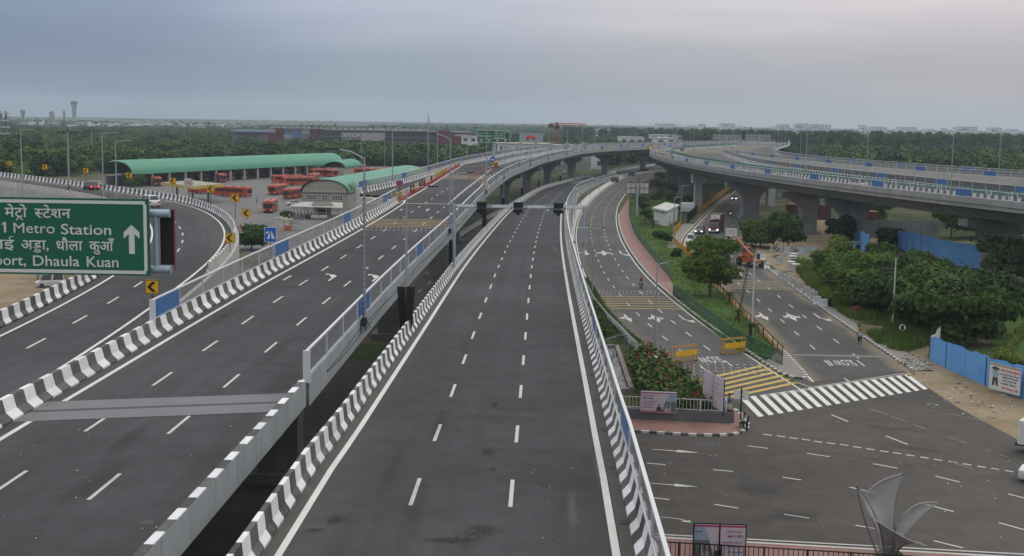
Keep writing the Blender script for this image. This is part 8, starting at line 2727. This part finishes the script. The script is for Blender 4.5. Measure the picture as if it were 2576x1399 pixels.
# Hindi notice board on the blue fence
fa,fb = at(2491,985),at(2569,1006)
nb = thing('notice_board','white Hindi notice board with a painted worker, leaning on the blue fence','notice board')
d = fb - fa; w = d.length; an = math.atan2(d.y,d.x); h = 2.35; c_ = (fa + fb) / 2 + Vector((0,0,h / 2 + .35)) - Vector((-d.y,d.x,0)).normalized() * .25
m = MB(); m.box(c_,(w,.06,h),an); m.build('board',M['white_box'],nb)
Xn = Matrix.Translation(c_) @ Matrix.Rotation(an,4,'Z') @ Matrix.Rotation(R(90),4,'X')
def nfl(polys,mat,name,z=.036):
 m = MB()
 for p in polys: m.add([Xn @ Vector((x * w,y * h,z)) for x,y in p],[tuple(range(len(p)))])
 return m.build(name,mat,nb)
nfl([[(-.5 + i * .05,.44),(-.475 + i * .05,.44),(-.455 + i * .05,.5),(-.48 + i * .05,.5)] for i in range(20)],M['black'],'hazard_stripes'); nfl([[(-.5,.44),(.5,.44),(.5,.5),(-.5,.5)]],M['sign_yellow'],'hazard_band',.033)
DV_BOLD = .02
for body,y,x0,x1,hh,mt in (('आवश्यक सूचना',.29,-.14,.48,.13,M['sign_red']),('18 वर्ष से कम आयु के',.16,-.14,.47,.10,M['black']),('व्यिक्तयों को यहाँ',.05,-.08,.42,.10,M['black']),('कार्य करने की',-.07,-.08,.38,.10,M['black']),('अनुमित नही है।',-.19,-.12,.38,.10,M['black']),('बाल मजदूर नही',-.36,-.08,.44,.13,M['sign_red'])):
 text(body,mt,Xn @ Matrix.Translation(((x0 + x1) / 2 * w,y * h,.04)),nb,'lettering',fit=((x1 - x0) * w,hh * h),bold=.02)
nfl([[(-.38,-.02),(-.22,-.02),(-.20,.17),(-.26,.2),(-.34,.2),(-.40,.17)],[(-.44,.1),(-.38,.17),(-.36,.34),(-.40,.33)],[(-.20,.17),(-.16,.1),(-.20,.33),(-.24,.34)]],plain('painted_blue',(.25,.38,.44),.6),'painted_shirt',.038)
nfl([[(-.38,-.02),(-.22,-.02),(-.20,-.34),(-.27,-.34),(-.30,-.1),(-.33,-.34),(-.40,-.34)]],M['print_dark'],'painted_trousers',.038)
nfl([[(-.30 + .055 * math.cos(a * .628),.25 + .07 * math.sin(a * .628)) for a in range(10)]],M['print_skin'],'painted_face',.040)
nfl([[(-.43,.34),(-.30,.41),(-.17,.34),(-.20,.28),(-.40,.28)]],M['print_dark'],'painted_load',.042)
# concrete barrier blocks waiting in the yard
def block_mesh(bw):
 m = MB(); m.extr([(-.30,0),(.30,0),(.30,.10),(.14,.36),(.09,1.05),(-.09,1.05),(-.14,.36),(-.30,.10)],'x',-.5,.5)
 if not bw: return [m]
 k = MB(); k.extr([(-.30,0),(.30,0),(.30,.10),(.14,.36),(.09,1.05),(-.09,1.05),(-.14,.36),(-.30,.10)],'x',.5,1.0)
 m2 = MB(); m2.extr([(-.30,0),(.30,0),(.30,.10),(.14,.36),(.09,1.05),(-.09,1.05),(-.14,.36),(-.30,.10)],'x',-.5,.5)
 return [m2,k]
cbk = {}
def cblock(u,v,label,ang=0.0,bw=False,group='concrete barrier blocks',tilt=0.0,sc=1.0,px_=None):
 if bw not in cbk:
  t = thing('barrier_block',label,'barrier block'); ms = block_mesh(bw); ms[0].build('white_half' if bw else 'block',M['white_box'] if bw else M['conc'],t)
  if bw: ms[1].build('black_half',M['black'],t)
  cbk[bw] = t; o = t
 else: o = copy_tree(cbk[bw])
 o.location = at(u,v); o.rotation_euler = (tilt,0,ang); o['label'] = label; o['group'] = group; o.scale = (sc,sc,sc * 1.05)
c4z = lambda x,y: (1730 + .16296 * x,563.3 + .16296 * y)
for i,(x,y) in enumerate(((1440,852),(1500,890),(1560,925),(1625,965),(1690,1008),(1742,1030),(1830,1095),(1895,1138),(1950,1172))):
 cblock(*c4z(x,y),'plain grey concrete block in the row along the side road kerb',.45 + .08 * (i % 3),False,'concrete blocks lined along the kerb',0,1.08)
cblock(*c4z(1990,1245),'black and white block second from the end of the kerb row',.05,True,'black and white blocks'); cblock(*c4z(2090,1285),'black and white block ending the kerb row',.1,True,'black and white blocks')
for (x,y,lb) in ((1215,690,'black and white block beside the crane bumper'),(1150,560,'black and white block behind the crane boom'),(690,250,'black and white block next to the person in red')): cblock(*c4z(x,y),lb,math.pi,True,'black and white blocks')
rgb_ = random.Random(21)
for i,(x,y) in enumerate(((745,325),(850,320),(960,330),(1290,420),(1355,425),(1430,432),(1530,458),(1615,440),(1700,470),(1790,440),(1920,440),(1990,460),(2090,460),(1090,540),(1400,620),(1480,560),(1320,520),(1560,440),(1250,300),(1020,300))):
 cblock(*c4z(x,y),'grey concrete block standing about in the barrier yard',rgb_.uniform(0,3.1),False,'concrete blocks scattered in the yard',0 if i % 4 else .9,1.15)
chk = None
for i,(x,y) in enumerate(((1620,600),(1680,640),(1765,660),(1885,645),(2010,665),(1625,560),(1590,690),(1660,730))):
 if chk is None:
  t = chk = thing('concrete_chamber','','concrete chamber'); m = MB(); m.box((0,0,.55),(1.15,1.15,1.1)); m.build('body',M['conc_light'],t); m = MB(); m.box((0,0,1.15),(1.3,1.3,.12)); m.build('lid',M['white_box'],t); m = MB(); m.box((.1,-.58,.45),(.5,.03,.6)); m.build('opening',M['black'],t)
 else: t = copy_tree(chk)
 t.location = at(*c4z(x,y)); t.rotation_euler = (0,0,.1 * (i % 3)); t['label'] = 'square concrete chamber with a white lid in the yard'; t['group'] = 'concrete chambers in the yard'
cg2 = thing('steel_cage','pale blue steel cage standing on the concrete chambers','cage',at(*c4z(1815,560)))
m = MB()
for k in range(11):
 for y in (-.7,.7): m.box((-1.4 + k * .28,y,1.6),(.05,.05,1.0))
for z in (1.1,2.1):
 for y in (-.7,.7): m.box((0,y,z),(2.85,.06,.06))
 for x in (-1.4,1.4): m.box((x,0,z),(.06,1.4,.06))
m.build('bars',plain('cage_blue',(.26,.42,.48),.5),cg2)
# rusty containers, drums and a heap of tarpaulins under the flyover
for lb,u,v,an,L_,H_ in (('rusty red site container behind the flyover pier, with pinkish roof',2035,545,-.1,11,3.6),('rust-red site hut between two flyover piers',2180,560,.05,6,3.2)):
 t = thing('site_container',lb,'container',at(u,v + 8),an); m = MB(); m.box((0,3,H_ / 2),(L_,4,H_))
 for i in range(int(L_)): m.box((-L_ / 2 + .5 + i,.97,H_ / 2),(.12,.1,H_ - .2))
 m.build('body',M['rust'],t); m = MB(); m.box((0,3,H_ + .08),(L_ + .4,4.4,.16)); m.build('roof',worn('rust_roof',(.20,.10,.075),.8,.3,.6),t); m = MB(); m.box((L_ * .2,.93,H_ * .55),(1.0,.1,1.0)); m.build('window',M['black'],t)
hp_ = [(-1.6,0,.8,(.30,.03,.035)),(0,.3,1.5,(.05,.09,.32)),(1.5,-.2,1.1,(.13,.05,.04)),(.5,-.8,.7,(.30,.32,.36)),(-1.0,-.7,.6,(.06,.20,.24))]
hpt = thing('tarpaulin_heap','heap of red, blue and brown tarpaulins by the pier','heap',at(1905,588))
for x,y,r_,cl in hp_:
 m = MB(); rg_ = random.Random(int(r_ * 100));
 m.ball((x,y,r_ * .55),r_,12,0,(1.2,.9,.8))
 m.v = [(vx + rg_.uniform(-.12,.12),vy + rg_.uniform(-.12,.12),max(0,vz + rg_.uniform(-.12,.12))) for vx,vy,vz in m.v]; m.build('tarpaulin',cloth(cl),hpt)
for i in range(7):
 t = thing('drum','blue plastic drum in the cluster behind the flyover pier','drum',at(1962 + i * 6.5,552 + (i % 3) * 3),0,'blue drums behind the pier'); m = MB(); m.lathe((0,0,0),[(.38,0),(.4,.4),(.38,.45),(.4,.9),(.34,1.1)],12); m.build('shell',plain('drum_blue',(.04,.07,.14),.5) if i == 0 else bpy.data.materials['drum_blue'],t)
# small things in the tall grass
c_ = at(2266,877); t = thing('road_sign','round sign seen from behind in the tall grass','sign',c_); m = MB(); m.tube([(0,0,0),(0,0,2.3)],.04,6); m.build('post',M['black'],t); m = MB(); m.lathe((0,0,2.3),[(.02,-.02),(.33,-.015),(.33,.015),(.02,.02)],20,0,'y'); m.build('plate',M['white_box'],t); m = MB(); m.box((0,-.04,2.3),(.34,.05,.5)); m.build('bracket',M['black'],t)
c_ = at(2188,846); t = thing('concrete_slab','broken concrete slab leaning in the grass by the kerb','slab',c_,-.7); m = MB(); m.extr([(0,0),(.22,0),(.45,1.2),(.28,1.25)],'x',-1.3,1.3); m.build('slab',concrete('dirty_slab',(.26,.21,.14)),t)
c_ = at(2160,790); t = thing('cloth_bundle','red cloth bundle dropped in the bushes','cloth',c_); m = MB(); rg_ = random.Random(2); m.ball((0,0,.5),.8,12,0,(1.5,.6,.7)); m.ball((.9,-.2,.25),.5,10,0,(1.4,.6,.5)); m.v = [(x + rg_.uniform(-.12,.12),y + rg_.uniform(-.1,.1),max(.02,z + rg_.uniform(-.12,.12))) for x,y,z in m.v]; m.build('cloth',cloth((.30,.02,.05)),t)
rgd = random.Random(31); m = MB()
for i in range(330):
 if i < 260: p = at(2305 + rgd.gauss(0,22),912 + rgd.gauss(0,13))
 else: p = at(2330 + rgd.uniform(0,220),960 + rgd.uniform(0,90))
 s_ = rgd.uniform(.04,.2); a = rgd.uniform(0,3); m.box((p.x,p.y,.03 + s_ * .2 + (max(0,.35 - abs(p.x - 39.5) * .12) if i < 300 else 0) * rgd.random()),(s_ * 1.6,s_,s_ * .6),a,rgd.randrange(3))
tag(m.build('rubble',[M['conc'],M['conc_light'],M['dirt']]),kind='stuff')
# neat clipped hedge and lawn at the right edge
sheet('lawn',[tuple(p.xy) for p in (at(2490,880),at(2490,830),at(2560,760),at(2640,760),at(2640,900),at(2560,900))],.02,M['lawn'])
hl = []
for a,b in ((at(2520,900),at(2580,830)),(at(2515,905),at(2600,930))):
 for i in range(14): p = a.lerp(b,i / 13); hl.append((p.x,p.y,.45,.7,.7))
tag(obj_from('hedge',crown_mesh('hedge',960,hl,4200,.12,M['leaf_light'])),'bright clipped hedge behind the blue sheet fence','hedge')
# litter on the roads: scraps nobody would count
rgl = random.Random(44); m = MB()
def scrap(p,s_):
 a = rgl.uniform(0,3.1); m.box((p[0],p[1],p[2] + .02),(s_,s_ * rgl.uniform(.3,.9),.02),a)
for i in range(14):
 p = at(1330 + abs(rgl.gauss(0,70)),rgl.uniform(1180,1399),9.9); scrap((p.x,p.y,lin(p.y,Z1)),rgl.uniform(.01,.06))
for i in range(24):
 p = at(rgl.uniform(0,700),rgl.uniform(950,1390),10.5);
 if -20 < p.x < -9.6: scrap((p.x,p.y,lin(p.y,Z4)),rgl.uniform(.01,.06))
for i in range(36): p = at(rgl.uniform(1650,2570),rgl.uniform(1060,1390)); scrap((p.x,p.y,.012),rgl.uniform(.03,.12))
tag(m.build('litter',M['sign_white']),kind='stuff')

car('white van parked on the dirt inside the loop ramp',at(128,722),(-1,-.35),'van','white')
bt = thing('tarpaulin_sheet','blue tarpaulin stretched over a frame inside the loop ramp','tarpaulin',at(150,703),.3)
m = MB(); m.add([(-3,-1.2,1.7),(3,-1.2,1.6),(3.2,1.2,2.3),(-3,1.2,2.4),(-3.1,-1.5,.9),(3.1,-1.5,.8)],[(0,1,2,3),(4,5,1,0)]); m.build('sheet',M['blue_sheet'],bt)
m = MB()
for x in (-2.9,0,2.9):
 for y in (-1.15,1.15): m.tube([(x,y,0),(x,y,1.6 if y < 0 else 2.3)],.05,5)
m.build('poles',M['dark_metal'],bt)

# stains and dust patches with a shape of their own on the decks
def stain_mat(name,col,amt,sc):
 m = NT(name,.9,0,.1); m.col(col)
 uv = m.n('ShaderNodeUVMap'); g_ = m.n('ShaderNodeVectorMath',operation='LENGTH'); lk(m.t,uv.outputs[0],g_.inputs[0])
 f = m.math('SUBTRACT',1.0,g_.outputs['Value'],clamp=True)
 f = m.ramp(m.math('ADD',m.math('MULTIPLY',f,.75),m.math('MULTIPLY',m.math('SUBTRACT',m.noise(sc,6,.8),.5),1.5)),[(.18,0.0),(.62,1.0)])
 f = m.math('MULTIPLY',f,amt); tr = m.n('ShaderNodeBsdfTransparent'); mx = m.n('ShaderNodeMixShader')
 lk(m.t,f,mx.inputs[0]); lk(m.t,tr.outputs[0],mx.inputs[1]); lk(m.t,m.b.outputs[0],mx.inputs[2]); lk(m.t,mx.outputs[0],m.out.inputs['Surface'])
 return m.mat
M['oil'] = stain_mat('oil_stain',(.014,.014,.015),.34,3.4); M['dusty'] = stain_mat('dust_patch',(.15,.147,.14),.4,1.8); M['smear'] = stain_mat('tyre_smear',(.022,.0225,.024),.16,.8)
def stain(parent,c_,w,l,ang,mat,zf,dz=.026):
 m = MB(); K = 9; vs_,fs,us = [],[],[]
 cs,sn = math.cos(ang),math.sin(ang)
 for i in range(K):
  for j in range(K):
   x,y = (i / (K - 1) * 2 - 1),(j / (K - 1) * 2 - 1); px_,py_ = c_.x + x * w * cs - y * l * sn,c_.y + x * w * sn + y * l * cs
   vs_.append((px_,py_,zf(py_) + dz)); us.append((x,y))
 for i in range(K - 1):
  for j in range(K - 1):
   f = (i * K + j,(i + 1) * K + j,(i + 1) * K + j + 1,i * K + j + 1); fs.append(f)
 m.add(vs_,fs,0,[[us[k] for k in f] for f in fs]); return m.build('stain',mat,parent)
z1 = lambda y: lin(y,Z1); z4 = lambda y: lin(y,Z4); zg = lambda y: .004
for u,v,w,l,mt in ((845,1308,.55,.9,'oil'),(790,1335,.5,.35,'oil'),(1215,1335,.9,1.1,'oil'),(1040,1290,.7,6,'smear'),(985,1180,.5,7,'smear'),(1225,1130,.5,1.4,'oil'),(1245,1000,.3,.9,'oil'),(1240,1180,.25,.6,'oil'),(1100,1060,.4,5,'smear'),
                       (1190,692,1.1,2.6,'dusty'),(1175,805,.7,1.1,'dusty'),(1398,630,.7,9,'dusty'),(1400,702,1.4,1.8,'dusty'),(1525,650,.3,3,'smear'),(1165,880,.5,4,'smear'),(1180,1360,.8,1.2,'oil'),(1120,1360,1.2,.5,'oil'),(1440,1290,.35,4,'dusty'),(1500,1180,.15,5,'dusty')):
 p = at(u,v,10.0 if v > 900 else 9.0 if v > 760 else 7.6); stain(road_r1,p,w,l,-.02,M[mt],z1)
for u,v,w,l,mt in ((450,1305,.5,1.6,'oil'),(370,1310,.4,.6,'dusty'),(600,1270,.8,2.2,'smear'),(250,1200,.8,5,'smear'),(640,1130,.6,3,'smear'),(330,1090,.6,4,'smear'),(700,880,.6,8,'smear'),(560,800,.6,8,'smear'),(840,760,.5,5,'dusty'),(870,640,.5,14,'smear'),(1010,560,.5,18,'smear'),(960,640,.5,10,'smear')):
 p = at(u,v,10.6); stain(road_r4,p,w,l,-.03,M[mt],z4)
for u,v,w,l,a,mt in ((2300,1130,1.0,4.5,1.05,'smear'),(2220,1075,.5,5,1.05,'smear'),(2150,1150,.35,6,1.05,'smear'),(2305,1100,.8,1.3,.4,'dusty'),(2390,1235,.6,2.0,.2,'dusty'),(1900,1230,2.0,3.0,.3,'smear'),(1780,1120,2.0,1.4,.3,'dusty'),(2000,1300,2.5,2.0,.3,'smear'),(1720,1060,.8,.8,0,'oil'),(2480,1190,3,1.0,.5,'dusty'),(2180,1240,2.5,1.2,.6,'dusty')):
 stain(jr,at(u,v),w,l,a,M[mt],zg,.034)
# ================================================================ 0.00012
hz = MB()
hz.box((0,4300,69.5),(18600,9600,141))
hm = bpy.data.materials.new('haze_air')
hm.use_nodes = True
hn = hm.node_tree
hn.nodes.remove(hn.nodes['Principled BSDF'])
pv = hn.nodes.new('ShaderNodeVolumePrincipled')
pv.inputs['Color'].default_value = (.64,.76,.88,1)
pv.inputs['Density'].default_value = 0.00012
pv.inputs['Anisotropy'].default_value = 0.0
hn.links.new(pv.outputs[0],hn.nodes['Material Output'].inputs['Volume'])

hz_o = hz.build('haze',hm)
tag(hz_o,'pale blue-grey haze over the whole plain','haze',kind='stuff')
